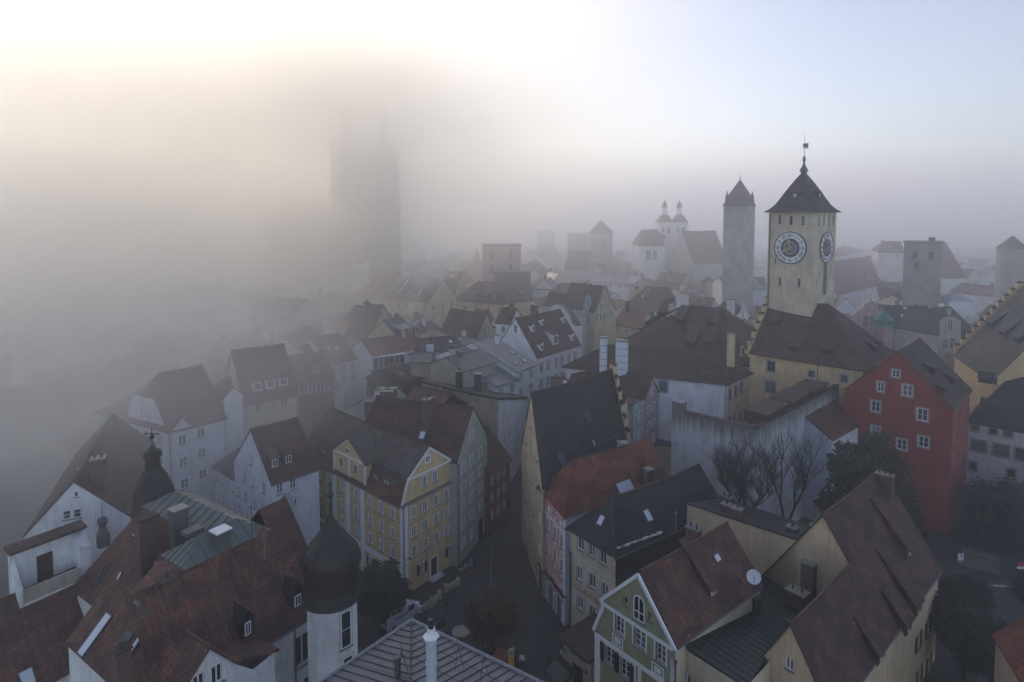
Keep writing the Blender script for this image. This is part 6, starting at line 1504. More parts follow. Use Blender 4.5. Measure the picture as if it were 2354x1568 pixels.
# ================================================================ middle distance
h = House('town_house', 'large pale yellow corner house with red-brown roof, white dormers and chimney smoke', (U4(820, 935), 16), (U4(380, 895), 16), (U4(1115, 882), 16), 16)
h.setprof('L', [(0, 16), (h.b / 2, 23.5), (h.b, 16)]); h.polys['R'] = [(0, 0), (h.b, 0), (h.b, 16), (0, 16)]
h.grid('F', [h.a * (i_ + .5) / 5 for i_ in range(5)], [13.6, 10, 6.5], 1.3, 2.0, cols=2, rows=2); h.grid('L', [h.b * (i_ + .5) / 3 for i_ in range(3)], [13.6, 10, 6.5], 1.3, 2.0, cols=2, rows=2)
h.walls({'*': W_YELP}); h.roof(T_RED, ax='u', hip=(0, 4), ov=.6)
for p in ((492, 850), (588, 860), (695, 870)): h.dormer(0, U4(*p), 2.4, 1.9, 'shed', T_BRN, W_WHITE, 1.9, 1.5, pitch=.3)
h.skylight(0, U4(593, 728), 1.6, 4.2); h.skylight(0, U4(960, 700), 1.4, 2.5)
h = House('town_house', 'bright yellow town house with four white dormers in a brown hipped roof', (U4(1615, 955), 15), (U4(1110, 905), 15), (U4(1885, 915), 15), 15)
h.setprof('L', [(0, 15), (h.b / 2, 21.5), (h.b, 15)])
for k in 'LR': h.polys[k] = [(0, 0), (h.b, 0), (h.b, 15), (0, 15)]
for y_ in (1000, 1130):
    for x_ in (1198, 1305, 1373, 1443, 1560): h.win('F', [U4(x_, y_ + (x_ - 1198) * .04)], 1.1, 2.0, cols=2, rows=2)
h.walls({'*': W_YEL}); h.roof(T_BRN2, ax='u', hip=(5, 5), ov=.7)
for p in ((1307, 905), (1423, 908), (1513, 918)): h.dormer(0, U4(*p), 2.2, 1.9, 'shed', T_BRN2, T_BRN, 1.3, 1.6, pitch=.3)
h.dormer(2, U4(1808, 905), 2.2, 1.9, 'shed', T_BRN2, T_BRN, 1.5, 1.6, pitch=.3)
gab('gable_house', 'slender pale yellow gable spike between the two yellow town houses', (1103, 835), (1240, 832), 17, (1168, 632), 10, W_YELP, T_RED, crop=U4, up=1, w=1.0, hh=2.2)
def block(name, label, p0, p1, ptop, dist, depth, m, top=None, cat='tower', wins=(), crop=None, ww=1, wh=2, group=None, arch=False, turn=None):
    """square-topped tower: p0,p1 = left and right front edge pixels, ptop = y pixel of the top"""
    a, b = crop(*p0), crop(*p1); zt_ = CH - dist * (crop(p0[0], ptop)[1] - 505) / FP
    xm = ((a[0] + b[0]) / 2 - CX) / FP; nr = Vector((xm, 1, 0)); cc_ = nr * dist; pp = Vector((0, 0, CH))
    def RX(x):      # on the plane through cc_ at right angles to the line of sight
        d = Vector(((x - CX) / FP, 1, 0)); return d * (cc_.dot(nr) / d.dot(nr))
    if turn is None: A_, B_ = RX(a[0]), RX(b[0])
    else:
        c2 = Vector(((b[0] - CX) / FP * dist, dist, 0)); k_ = (a[0] - CX) / FP; A_ = c2 + turn * ((k_ * c2.y - c2.x) / (turn.x - k_ * turn.y)); B_ = c2
    h = House(name, label, tuple(A_[:2]), tuple(B_[:2]), depth, zt_, cat=cat, group=group)
    for p in wins: c_, z_ = h.px('F', crop(*p)); h.holes['F'].append((c_, z_, ww, wh, dict(cols=1, rows=1, frame='dark', sill=False, arch=arch)))
    h.walls({'*': m}, near=False)
    poly_roof(h, [h.P(-.3, -.3, zt_), h.P(h.a + .3, -.3, zt_), h.P(h.a + .3, h.b + .3, zt_), h.P(-.3, h.b + .3, zt_)], top or LEAD, th=.5); return h
block('tower_house', 'blocky flat-topped dusty pink tower with pointed windows', (1385, 640), (1790, 640), 350, 275, 15, W_PINK2, T_BRN, 'tower', ((1478, 440), (1683, 430), (1478, 595), (1683, 595)), U4, 1.8, 4.5, arch=True)
block('flat_roof_house', 'dark flat-roofed cube before the dusty pink tower', (1505, 700), (1890, 700), 632, 258, 12, plaster('umber', (.09, .08, .08), .3), LEAD, 'house', crop=U4)
gab('chapel', 'pale baroque chapel front left of the pink tower', (1250, 590), (1385, 590), 20, (1330, 430), 12, W_PINK2, T_BRN, crop=U4, up=1)
side('town_house', 'grey-white building with domed roof in the fog', (450, 425), (815, 415), 20, (640, 295), 18, W_GREY, T_PAL, 3, 1, crop=U4, hip=(7, 7), w=1.5, hh=2.5)
gab('crenellated_tower', 'narrow pale tower with small windows at the fog edge', (0, 545), (88, 545), 27, (44, 520), 20, W_WHITE, T_PAL, 1, 2, crop=U4, cat='tower')
side('town_house', 'grey long-roofed house behind the narrow pale tower', (95, 640), (440, 560), 20, (300, 500), 22, W_GREY, T_PAL, 4, 1, crop=U4)
side('town_house', 'red-brown roofed house left of the large pale yellow corner house', (100, 850), (380, 870), 16, (230, 620), 18, W_GREY, T_RED, 2, 1, crop=U4, hip=(5, 0))
side('town_house', 'dark brown roof right of the yellow town house', (1885, 900), (2050, 1040), 13, (1880, 700), 22, W_WHITE, T_BRN2, crop=U4)
side('town_house', 'tower-like pale house at the left fog edge', (1120, 1040), (1320, 1035), 22, (1200, 860), 14, W_GREY, T_RED, 2, 1, crop=U5, hip=(4, 4), w=1.4, hh=1.8)
side('town_house', 'ochre rear house fading in the fog', (985, 1130), (1240, 1075), 20, (1100, 1050), 14, W_OCH, T_RED, 2, 1, crop=U5)
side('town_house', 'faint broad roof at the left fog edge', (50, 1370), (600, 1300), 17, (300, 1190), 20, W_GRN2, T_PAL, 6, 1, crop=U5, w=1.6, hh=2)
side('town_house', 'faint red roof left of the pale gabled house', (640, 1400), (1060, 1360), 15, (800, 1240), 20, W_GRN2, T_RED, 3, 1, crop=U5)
# square with the gabled fronts
def curved(name, label, pts, L_, R_, z, depth, wall, roof, crop, wins=(), w=.9, hh=1.6, cat='gabled house', sur=None, copm=None):
    h = House(name, label, (crop(*L_), z), (crop(*R_), z), depth, z, cat=cat)
    pp = [h.px('F', crop(*p)) for p in pts]; h.polys['F'] = [(0, 0), (h.a, 0)] + list(reversed(pp)); zm = max(p[1] for p in pp)
    h.setprof_ = 1; h.prof = [(0, z), (h.a / 2, min(zm - .4, z + h.a)), (h.a, z)]; h.ax = 'v'
    for k in 'LR': h.polys[k] = [(0, 0), (h.b, 0), (h.b, z), (0, z)]
    for p in wins: h.win('F', [crop(*p)], w, hh, cols=2, rows=2, surround=sur)
    h.walls({'*': wall}, near=False); h.roof(roof, ov=.3, vo=-.3)
    if copm: h.strip('F', pp, .5, copm, .35, 'gable_coping')
    return h
COPG = plaster('verdigris', (.20, .30, .26), .3)
curved('gabled_front', 'tall pale yellow front with curved baroque gable and flower boxes', ((468, 1440), (478, 1410), (500, 1365), (525, 1310), (540, 1230), (555, 1190), (575, 1160), (590, 1190), (600, 1225), (625, 1300), (655, 1340), (672, 1380), (690, 1410)), (468, 1440), (690, 1410), 17, 16, W_YELP, T_BRN2, U1, ((571, 1282), (535, 1385), (572, 1375), (610, 1368), (498, 1490), (535, 1482), (573, 1474), (610, 1466), (645, 1458)), 1.0, 2.2, copm=COPG)
curved('gabled_front', 'mint green front with rounded rococo gable and oval window', ((345, 1400), (345, 1370), (360, 1350), (365, 1300), (380, 1268), (405, 1258), (430, 1268), (448, 1300), (452, 1340), (465, 1360), (468, 1385)), (345, 1410), (468, 1385), 18, 16, W_GRN2, T_BRN2, U1, ((382, 1430), (425, 1415), (403, 1325), (404, 1520), (450, 1505)), 1.0, 2.4, copm=COPG)
curved('gabled_front', 'white house with large half-round gable edged in verdigris', ((440, 95), (450, 60), (480, 38), (520, 32), (560, 45), (595, 75), (620, 115), (640, 160), (660, 215)), (440, 120), (660, 230), 17, 2.5, W_WHITE, T_BRN2, M3, (), copm=COPG)
side('town_house', 'white corner house beside the pale yellow baroque front', (690, 1400), (850, 1330), 15, (760, 1240), 16, W_WHITE, T_BRN2, 3, 2, crop=U1, hip=(3, 3))
side('town_house', 'brown roofed row with small dormers behind the baroque fronts', (100, 1290), (540, 1280), 15, (350, 1130), 16, W_CREAM, T_BRN2, 4, 1, crop=U1, hip=(3, 3))
side('town_house', 'white house with hipped brown roof and two round-topped dormers', (770, 1370), (1240, 1400), 14, (1060, 1175), 16, W_WHITE, T_BRN2, 5, 1, crop=U1, hip=(7, 2))
h = side('warehouse', 'long blue-grey sheet roof with dusty pink end gable', (290, 1105), (885, 1145), 16, (640, 1030), 14, W_WHITE, Z_GRY, 6, 1, crop=U1)
gab('gable_house', 'dusty pink end gable of the long blue-grey roof', (880, 1140), (1062, 1130), 16.4, (968, 1060), 12, W_PINK2, Z_GRY, 3, 1, crop=U1)
gab('gable_house', 'small pale yellow gable with one window left of the long sheet roof', (30, 1115), (150, 1110), 15, (145, 1035), 12, W_YELP, Z_GRY, 1, 1, crop=U1)
gab('gable_house', 'wide white triangular gable above the long sheet roof', (395, 1018), (562, 1025), 16, (478, 932), 14, W_WHITE, T_BRN, 2, 1, crop=U1)
gab('gable_house', 'white triangular gable near the round white wall', (1118, 1185), (1247, 1190), 15, (1180, 1120), 9, W_WHITE, T_RED, crop=U1)
side('salmon_house', 'salmon pink low house with dark hipped roof', (1265, 1085), (1635, 1120), 15, (1420, 950), 20, W_ORG, T_BRN2, 0, 0, crop=U1, hip=(6, 6))
h = House('round_wall_house', 'white roof-terrace wall with little crenels above brown roofs', (U1(1315, 1355), 15), (U1(1450, 1360), 15), 9, 17.6, cat='house'); h.walls({'*': W_WHITE}); poly_roof(h, [h.P(.3, .3, 17), h.P(h.a - .3, .3, 17), h.P(h.a - .3, 8.7, 17), h.P(.3, 8.7, 17)], LEAD)
for i_ in range(7): h.band('F', h.a * (i_ + .2) / 7, h.a * (i_ + .7) / 7, 17.6, 18.0, W_WHITE, .3, 'crenel')
gab('gable_house', 'white little gable at the foot of the stone tower', (1700, 1130), (1820, 1155), 18, (1745, 1068), 12, W_WHITE, T_BRN2, crop=U1, up=1)
h = side('town_house', 'white house with brown roof and two tiny dormers below the stone tower', (1890, 1165), (2262, 1175), 17, (2080, 1070), 14, W_WHITE, T_BRN2, 0, 0, crop=U1)
for p in ((1953, 1110), (2088, 1122)): h.dormer(0, U1(*p), 1.6, 1.2, 'shed', T_BRN2, W_WHITE, pitch=.2)
side('white_block', 'tall blank white block left of the clock tower', (1940, 1190), (2262, 1195), 19, (2100, 1175), 14, W_BLUW, LEAD, crop=U1, zr=20)
side('town_house', 'brown roof slope with skylight below the twin-spired church', (1370, 990), (1640, 1010), 17, (1500, 850), 16, W_WHITE, T_BRN2, crop=U1)
side('town_house', 'white low block with flat roof before the stone tower', (1620, 825), (1806, 830), 22, (1700, 795), 10, W_WHITE, LEAD, 4, 1, crop=U1, zr=24)
gab('gable_house', 'green-grey stepped pale gable in the hazy roofs', (370, 990), (470, 960), 19, (430, 800), 12, W_GREY, T_BRN2, 1, 1, crop=U1)
h = block('keep_tower', 'squat pale stone tower with low pyramid roof in the haze', (415, 775), (655, 775), 605, 360, 22, stonew('haze', (.36, .35, .34), 2), T_BRN, 'tower', ((548, 630), (550, 710), (550, 750)), U1, 2.5, 4)
tentroof(h.root, h.O, h.u, h.v, h.a, h.b, [(1.02, h.z + .5), (.1, h.z + 7)], T_BRN)
block('flat_roof_house', 'long dark flat-roofed block on the hazy skyline', (185, 700), (412, 700), 622, 420, 40, W_DARK, LEAD, 'building', crop=U1)
block('flat_roof_house', 'dark boxy building with white penthouse on the hazy skyline', (1960, 260), (2145, 260), 200, 480, 30, W_DARK, LEAD, 'building', crop=U4)
block('flat_roof_house', 'faint long flat block far out in the fog', (1650, 180), (1880, 180), 122, 700, 60, W_GREY, LEAD, 'building', crop=U4)
side('party_wall_house', 'white wedge-shaped party wall among the hazy roofs', (1810, 455), (1925, 460), 20, (1870, 400), 12, W_WHITE, T_RED, 2, 1, crop=U4)
gab('party_wall_house', 'tall white party wall with sloping edge in the haze', (2090, 460), (2166, 430), 22, (2150, 340), 8, W_WHITE, T_BRN2, crop=U4)
# stone tower
STW = stonew('tower', (.42, .42, .41), 1.4)
h = block('stone_tower', 'tall slender grey stone tower with steep pointed roof and corner turrets', (1808, 1040), (2075, 1040), 322, 226, 11.5, STW, T_BRN, 'tower', ((1860, 350), (1925, 350), (1993, 350)), U1, 1.4, 3.4, turn=Vector((-.85, .53, 0)))
# turn it a little: right face visible
hz = h.z; A_ = h.O
tentroof(h.root, A_ - Vector((.1, 0, 0)), h.u, h.v, h.a + .2, h.b, [(1.1, hz + .1), (1.02, hz + .4), (.86, hz + 1.8), (.76, hz + 3.6), (.05, hz + 9.8)], SLATE)
for sx, sy in ((0, 0), (1, 0), (0, 1), (1, 1)):
    q_ = A_ + h.u * h.a * (.1 + .8 * sx) + h.v * h.b * (.1 + .8 * sy); mb = MB(); mb.lathe((q_.x, q_.y, hz + .8), [(.7, 0), (.7, 2.4), (.45, 3.1), (.06, 5.0)], n=6); addw(mb, 'corner_turret', SLATE, h.root)
q_ = A_ + h.u * h.a / 2 + h.v * h.b / 2; mb = MB(); mb.tube((q_.x, q_.y, hz + 9), (q_.x, q_.y, hz + 12.5), .12, .05, n=5); mb.lathe((q_.x, q_.y, hz + 10.8), [(.05, -.4), (.35, 0), (.05, .4)], n=8); addw(mb, 'finial', LEAD, h.root)
h.band('F', -.15, h.a + .15, hz - 7.2, hz - 6.8, STN, .2, 'string_course')
# twin-towered church
dist = 330.
def atd(p, d): return Vector(((p[0] - CX) / FP * d, d, 0))
t = thing('twin_tower_church', atd(U1(1290, 800), dist), 'white church with two onion-topped towers, clock and red roofs in the haze', 'church')
k_ = dist / FP
for (x0, x1, xm, xa, xb) in ((1135, 1290, 1211, 1185, 1238), (1292, 1440, 1363, 1337, 1390)):
    A_ = atd(U1(x0, 0), dist); B_ = atd(U1(x1, 0), dist); w_ = (B_ - A_).length; c_ = (A_ + B_) / 2 + Vector((0, w_ / 2, 0)); ztw = CH - k_ * (U1(0, 495)[1] - 505); zr_t = CH - k_ * (U1(0, 415)[1] - 505)
    mb = MB(); mb.box((A_.x, A_.y, 0), (B_.x, A_.y + w_, ztw)); addw(mb, 'tower', W_WHITE, t)
    tentroof(t, A_, Vector((1, 0, 0)), Vector((0, 1, 0)), w_, w_, [(1.06, ztw), (.72, ztw + (zr_t - ztw) * .5), (.36, zr_t)], T_BRN, 'tower_roof')
    zs_ = [CH - k_ * (U1(0, y_)[1] - 505) for y_ in (415, 345, 330, 300, 285, 250)]; r_ = (atd(U1(xb, 0), dist) - atd(U1(xa, 0), dist)).length / 2
    mb = MB(); mb.lathe((c_.x, c_.y, 0), [(r_, zs_[0] - .5), (r_, zs_[1]), (r_ * 1.15, zs_[1] + .2)], n=8); addw(mb, 'lantern', W_WHITE, t)
    mb = MB(); mb.lathe((c_.x, c_.y, 0), [(r_ * 1.1, zs_[1] + .2), (r_ * 1.15, zs_[2]), (r_ * .7, zs_[3]), (r_ * .25, zs_[4]), (.1, zs_[5])], n=10); addw(mb, 'onion_dome', COPPER, t)
    for f_ in (.32, .68):
        for z_ in (ztw - 4.5,): place_window(t, Vector((A_.x + w_ * f_, A_.y, z_)), Vector((0, -1, 0)), 1.2, 3.6, near=False, cols=1, rows=1, frame='dark', sill=False, flush=True)
A_ = atd(U1(1135, 0), dist)
mb = MB(); cz_ = CH - k_ * (U1(0, 650)[1] - 505); cxm = atd(U1(1181, 0), dist)
mb.tube((cxm.x, cxm.y, cz_), (cxm.x, cxm.y - .15, cz_), 2.4, n=20); o_ = addw(mb, 'clock_face', CWHITE, t, uv=False)
mb = MB(); mb.tube((cxm.x - t.location.x, cxm.y - .15 - t.location.y, cz_), (cxm.x - t.location.x, cxm.y - .25 - t.location.y, cz_), 1.5, n=20); mb.obj('clock_ring', CBLK, o_)
def churchbody(x0, x1, ye, yr, d0, d1, nm):
    A_ = atd(U1(x0, 0), d0); B_ = atd(U1(x1, 0), d0); ze = CH - d0 / FP * (U1(0, ye)[1] - 505); zr = CH - (d0 + d1) / 2 / FP * (U1(0, yr)[1] - 505)
    mb = MB(); mb.box((A_.x, d0, 0), (B_.x, d1, ze)); o_ = addw(mb, 'nave_wall', W_WHITE, t)
    mb = MB(); m_ = (d0 + d1) / 2; i_ = (B_.x - A_.x) * .22
    mb.face([(A_.x - .5, d0 - .5, ze), (B_.x, d0 - .5, ze), (B_.x, m_, zr), (A_.x + i_, m_, zr)]); mb.face([(A_.x - .5, d1 + .5, ze), (B_.x, d1 + .5, ze), (B_.x, m_, zr), (A_.x + i_, m_, zr)]); mb.face([(A_.x - .5, d0 - .5, ze), (A_.x - .5, d1 + .5, ze), (A_.x + i_, m_, zr)]); addw(mb, 'nave_roof', T_BRN2, t)
churchbody(935, 1200, 742, 572, dist - 8, dist + 12, 'nave')
for x_ in (1030, 1097): q_ = atd(U1(x_, 835), dist - 8); place_window(t, Vector((q_.x, q_.y, CH - (dist - 8) / FP * (U1(0, 835)[1] - 505))), Vector((0, -1, 0)), 2.4, 5.5, near=False, arch=True, cols=2, rows=2, flush=True)
gab('stepped_gable_house', 'broad brown-roofed stepped gable house before the twin-towered church', (1250, 900), (1500, 930), 24, (1390, 590), 20, W_GREY, T_RED, 1, 2, crop=U1)
# right background
side('town_house', 'huge dark red roof with white dormers right of the clock tower', (130, 940), (980, 735), 15, (480, 505), 26, W_WHITE, T_RED, 0, 0, crop=U3, hip=(5, 5)).dormer(0, U3(478, 738), 2.2, 1.6, 'shed', T_RED, T_BRN, pitch=.2)
h = side('town_house', 'white house with low dark red roof beside the stepped white gable', (652, 960), (962, 975), 14, (800, 800), 12, W_WHITE, T_RED, 0, 0, crop=U3, hip=(0, 3)); h.dormer(0, U3(765, 890), 3.5, 1.2, 'shed', T_RED, T_RED, pitch=.2)
gab('stepped_gable_house', 'slim white stepped gable spike before the dark red roof', (515, 985), (630, 1000), 12.5, (575, 760), 9, W_WHITE, T_RED, crop=U3)
h = block('stone_keep', 'broad weathered stone block tower with small openings at the right', (905, 740), (1345, 740), 350, 215, 17, stonew('keep', (.30, .29, .25), 1.6), LEAD, 'tower', ((1025, 488), (1212, 495), (1043, 605)), U3, 1.6, 2.6)
h.chimney(U3(1218, 345), h.z, 1.8, 2, 1.5, W_DARK)
side('town_house', 'steep red roof adjoining the broad stone block tower', (1345, 750), (1612, 740), 19, (1480, 337), 22, W_WHITE, T_RED, crop=U3)
side('town_house', 'red roofed house left of the broad stone block tower', (610, 455), (905, 460), 30, (760, 335), 18, W_WHITE, T_RED, 2, 1, crop=U3, hip=(4, 0))
side('town_house', 'far red roof just right of the clock tower', (130, 500), (450, 440), 26, (260, 390), 18, W_WHITE, T_RED, crop=U3)
gab('gable_house', 'cream gable with oval window at the right', (1590, 800), (1772, 712), 16, (1715, 642), 14, W_CREAM, T_BRN, crop=U3, up=1)
gab('gable_house', 'white triangular gable with dark window at the right edge', (1748, 830), (2060, 850), 15, (1897, 640), 14, W_WHITE, T_BRN, crop=U3, up=1, w=1.8, hh=1.8)
h = side('town_house', 'blue-grey house front with dark roof and two roof windows', (770, 1308), (1305, 1325), 18, (1020, 1075), 15, plaster('blue_grey', (.30, .36, .38), .3), T_BLK, 0, 0, crop=U3)
for p in ((853, 1470), (1035, 1470), (1213, 1485)): c_, z_ = h.px('F', U3(*p)); q_ = h.O + h.u * c_; place_window(h.root, Vector((q_.x, q_.y, z_)), h.nF, 1.4, 2.4, flush=True, cols=2, rows=2, surround=W_WHITE, sw=.35)
h.skylight(0, U3(903, 1236), .9, 1.2); h.skylight(0, U3(1172, 1247), .9, 1.2); h.skylight(0, U3(910, 1095), .9, 1.2)
curved('gabled_front', 'beige-pink baroque gable front beside the verdigris dome', ((300, 1180), (345, 1160), (380, 1120), (430, 1090), (450, 1050), (490, 1030), (530, 1035), (570, 1080), (610, 1110), (660, 1140), (670, 1190), (740, 1210)), (300, 1200), (740, 1230), 19, 12, W_PINK2, LEAD, U3, ((505, 1240),), 3.2, 3.2)
t = thing('corner_dome', atd(U3(700, 1300), 120), 'small verdigris copper dome over a corner turret', 'turret'); q_ = atd(U3(702, 1300), 118); VER = metalroof('verdigris', (.09, .22, .18), .6)
zz = [CH - 118 / FP * (U3(0, y_)[1] - 505) for y_ in (1300, 1235, 1190, 1140)]
mb = MB(); mb.lathe((q_.x, q_.y, 0), [(1.5, zz[0] - 9), (1.5, zz[0])], n=8); addw(mb, 'turret_wall', W_PINK2, t); mb = MB(); mb.lathe((q_.x, q_.y, 0), [(1.9, zz[0]), (1.7, zz[0] + .5), (1.75, zz[1]), (1.1, zz[2]), (.2, zz[3])], n=10); addw(mb, 'dome', VER, t)
curved('gabled_front', 'ornate grey-beige stepped gable front with arched windows', ((1305, 1360), (1310, 1240), (1350, 1200), (1400, 1190), (1440, 1185), (1490, 1200), (1545, 1240), (1550, 1360)), (1305, 1400), (1550, 1380), 18, 12, plaster('ornate_stone', (.38, .36, .33), .3), T_BLK, U3, ((1375, 1500), (1465, 1490), (1435, 1285)), 1.5, 2.6)
side('town_house', 'black roof with small skylights before the stepped gable hall', (1480, 1340), (1680, 1330), 17, (1560, 1080), 13, W_DARK, T_BLK, crop=U3)
side('town_house', 'dark terrace building with balcony and beige ledge', (970, 1070), (1390, 990), 15, (1200, 880), 12, W_CREAM, T_BRN, 3, 1, crop=U3)
side('town_house', 'red-brown roofs behind the glass pyramid', (1430, 900), (1960, 960), 14, (1700, 820), 14, W_WHITE, T_RED, crop=U3)
# glass pyramid
t = thing('glass_pyramid', G(U3(1565, 1040), 17), 'small glazed pyramid lantern on a dark roof', 'skylight'); b = G(U3(1565, 1040), 16.5); az = zat(U3(1565, 925), b + Vector((0, 4, 0)))
hw_ = 4.6; cpt = Vector((b.x, b.y + hw_, az)); cr = [Vector((b.x + sx * hw_, b.y + hw_ + sy * hw_, 17)) for sx, sy in ((-1, -1), (1, -1), (1, 1), (-1, 1))]
mb = MB(); mb.box((b.x - hw_, b.y, 12), (b.x + hw_, b.y + 2 * hw_, 17)); addw(mb, 'base', W_WHITE, t)
PG = mat('pyramid_glass', (.25, .33, .36), .1)
for k in range(4):
    mb = MB(); mb.face([cr[k], cr[(k + 1) % 4], cpt]); addw(mb, 'pane', PG, t, uv=False, fix=False)
    mb = MB(); mb.tube(cr[k], cpt, .12, n=4); m_ = (cr[k] + cr[(k + 1) % 4]) / 2; mb.tube(m_, cpt, .08, n=4); mb.tube(cr[k].lerp(cpt, .35), cr[(k + 1) % 4].lerp(cpt, .35), .07, n=4); addw(mb, 'glazing_bar', ZINC, t, uv=False)
q_ = atd(U3(2140, 420), 240); zz = [CH - 240 / FP * (U3(0, y_)[1] - 505) for y_ in (410, 265)]
t = thing('round_tower', q_, 'squat stone tower with pointed roof at the right skyline', 'tower'); mb = MB(); mb.lathe((q_.x, q_.y, 0), [(5.0, 0), (5.0, zz[0])], n=16); addw(mb, 'wall', stonew('keep', (.3, .29, .25)), t); mb = MB(); mb.lathe((q_.x, q_.y, 0), [(5.5, zz[0]), (3, zz[0] + (zz[1] - zz[0]) * .45), (.1, zz[1])], n=16); addw(mb, 'roof', T_BRN, t)

# cathedral looming in the fog
dist = 300.; k_ = dist / FP
t = thing('cathedral', atd((750, 600), dist), 'vast dark cathedral with two towers and scaffolding, dissolving in the fog', 'cathedral'); CST = stonew('cathedral', (.16, .155, .15), 2.0)
def DZ(y_): return CH - k_ * (y_ - 505)
def bx(x0, x1, y0, d0, d1, m=None, nm='wall'):
    A_ = atd((x0, 0), dist); B_ = atd((x1, 0), dist); mb = MB(); mb.box((A_.x, dist + d0, 0), (B_.x, dist + d1, DZ(y0))); return addw(mb, nm, m or CST, t)
bx(592, 762, 508, 8, 40)
for i_ in range(9): bx(594 + i_ * 19, 599 + i_ * 19, 494, 2, 8)
for i_ in range(8): mb = MB(); A_ = atd((602 + i_ * 19, 0), dist); mb.box((A_.x, dist + 7.8, DZ(600)), (A_.x + 1.8, dist + 7.95, DZ(525))); addw(mb, 'tall_window', DARK, t, uv=False)
A_ = atd((590, 0), dist); B_ = atd((765, 0), dist)
mb = MB(); mb.hexa([(A_.x - 1, dist + 7, DZ(508)), (B_.x, dist + 7, DZ(508)), (B_.x, dist + 41, DZ(508)), (A_.x - 1, dist + 41, DZ(508))], [(A_.x + 7, dist + 23, DZ(462)), (B_.x, dist + 23, DZ(462)), (B_.x, dist + 25, DZ(462)), (A_.x + 7, dist + 25, DZ(462))]); addw(mb, 'nave_roof', T_BRN, t)
def ctower(x0, x1):
    A_ = atd((x0, 0), dist); B_ = atd((x1, 0), dist); w_ = B_.x - A_.x; mb = MB(); zt_ = DZ(345); mb.box((A_.x, dist, 0), (B_.x, dist + w_, zt_))
    for i_ in range(2):
        for j_ in range(2):
            qx, qy = A_.x + w_ * i_, dist + w_ * j_; mb.box((qx - 1, qy - 1, 0), (qx + 1, qy + 1, zt_ * .75)); mb.box((qx - .7, qy - .7, zt_ * .75), (qx + .7, qy + .7, zt_ + 2)); mb.lathe((qx, qy, zt_ + 2), [(.9, 0), (.05, 7)], n=4)
    addw(mb, 'tower', CST, t)
    mb = MB(); mb.lathe(((A_.x + B_.x) / 2, dist + w_ / 2, 0), [(w_ * .32, zt_ - 2), (w_ * .2, zt_ + 8), (w_ * .07, zt_ + 18), (.2, zt_ + 24)], n=8); addw(mb, 'spire', CST, t)
    for z_ in (DZ(540), DZ(460), DZ(380)):
        for f_ in (.33, .67): mb = MB(); mb.box((A_.x + w_ * f_ - .9, dist - .15, z_ - 5), (A_.x + w_ * f_ + .9, dist - .02, z_ + 5)); addw(mb, 'tall_window', DARK, t, uv=False)
ctower(766, 824); ctower(848, 904); bx(824, 848, 430, 4, 14)
mb = MB(); A_ = atd((824, 0), dist); B_ = atd((848, 0), dist); mb.hexa([(A_.x, dist + 3.9, DZ(430)), (B_.x, dist + 3.9, DZ(430)), (B_.x, dist + 14, DZ(430)), (A_.x, dist + 14, DZ(430))], [((A_.x + B_.x) / 2 - .1, dist + 4, DZ(400)), ((A_.x + B_.x) / 2 + .1, dist + 4, DZ(400)), ((A_.x + B_.x) / 2 + .1, dist + 14, DZ(400)), ((A_.x + B_.x) / 2 - .1, dist + 14, DZ(400))]); addw(mb, 'centre_gable', CST, t)
A_ = atd((906, 0), dist); B_ = atd((921, 0), dist); mb = MB()
for i_ in range(4): x_ = A_.x + (B_.x - A_.x) * i_ / 3; mb.tube((x_, dist, 0), (x_, dist, DZ(330)), .1, n=4, cap=False); mb.tube((x_, dist + 8, 0), (x_, dist + 8, DZ(330)), .1, n=4, cap=False)
for i_ in range(26): z_ = 8 + i_ * 2.6; mb.box((A_.x, dist, z_), (B_.x, dist + 8, z_ + .12)) if z_ < DZ(330) else None
addw(mb, 'scaffolding', ZINC, t, uv=False)

# ---------------------------------------------------------------- filler houses of the old town (real footprints on a jittered grid)
random.seed(21)
palW = [W_WHITE, W_CREAM, W_GREY, W_YELP, W_BEIGE, W_PINK2, W_WHITE, W_BLUW]; palR = [T_BRN, T_BRN2, T_RED, T_BRN2, T_RED, T_BLK, LEAD, T_BRN2]
wn = ['white', 'cream', 'grey-green', 'pale yellow', 'beige', 'dusty pink', 'white', 'blue-white']; rn_ = ['brown', 'red-brown', 'red', 'red-brown', 'red', 'black', 'sheet-metal', 'red-brown']
cands = []
for iy in range(0, 58):
    y0 = 118 + iy * 14 * (1 + iy * .006)
    step = (14 if iy < 10 else 12.5) * (1 + iy * .006); nx_ = int((y0 * .92) / step) + 1
    for ix in range(-nx_, nx_ + 1):
        x0 = ix * step + random.uniform(-3, 3); yy = y0 + random.uniform(-3, 3)
        if abs(x0 / yy) > .95: continue
        if any((x0 - fx) ** 2 + (yy - fy) ** 2 < (fr_ + 4.8) ** 2 for fx, fy, fr_ in FOOT if fy < 520): continue
        if -14 < x0 < 2 and yy < 150: continue
        pxx = CX + x0 / yy * FP
        if 840 < pxx < 1100 and yy < 135: continue
        cands.append((math.hypot(x0, yy), x0, yy, iy))
cands.sort()
def zone(px):
    for lim, s_ in ((300, 'at the foggy left edge'), (560, 'left of the cathedral'), (780, 'under the cathedral nave'), (960, 'under the cathedral towers'), (1120, 'left of the dusty pink tower'), (1260, 'right of the dusty pink tower'), (1420, 'left of the squat stone tower'), (1520, 'below the twin-towered church'), (1660, 'left of the stone tower'), (1770, 'by the stone tower'), (1930, 'behind the clock tower'), (2060, 'right of the clock tower'), (2200, 'by the block tower')):
        if px < lim: return s_
    return 'at the right skyline'
SB_ = MB(); NL = 250
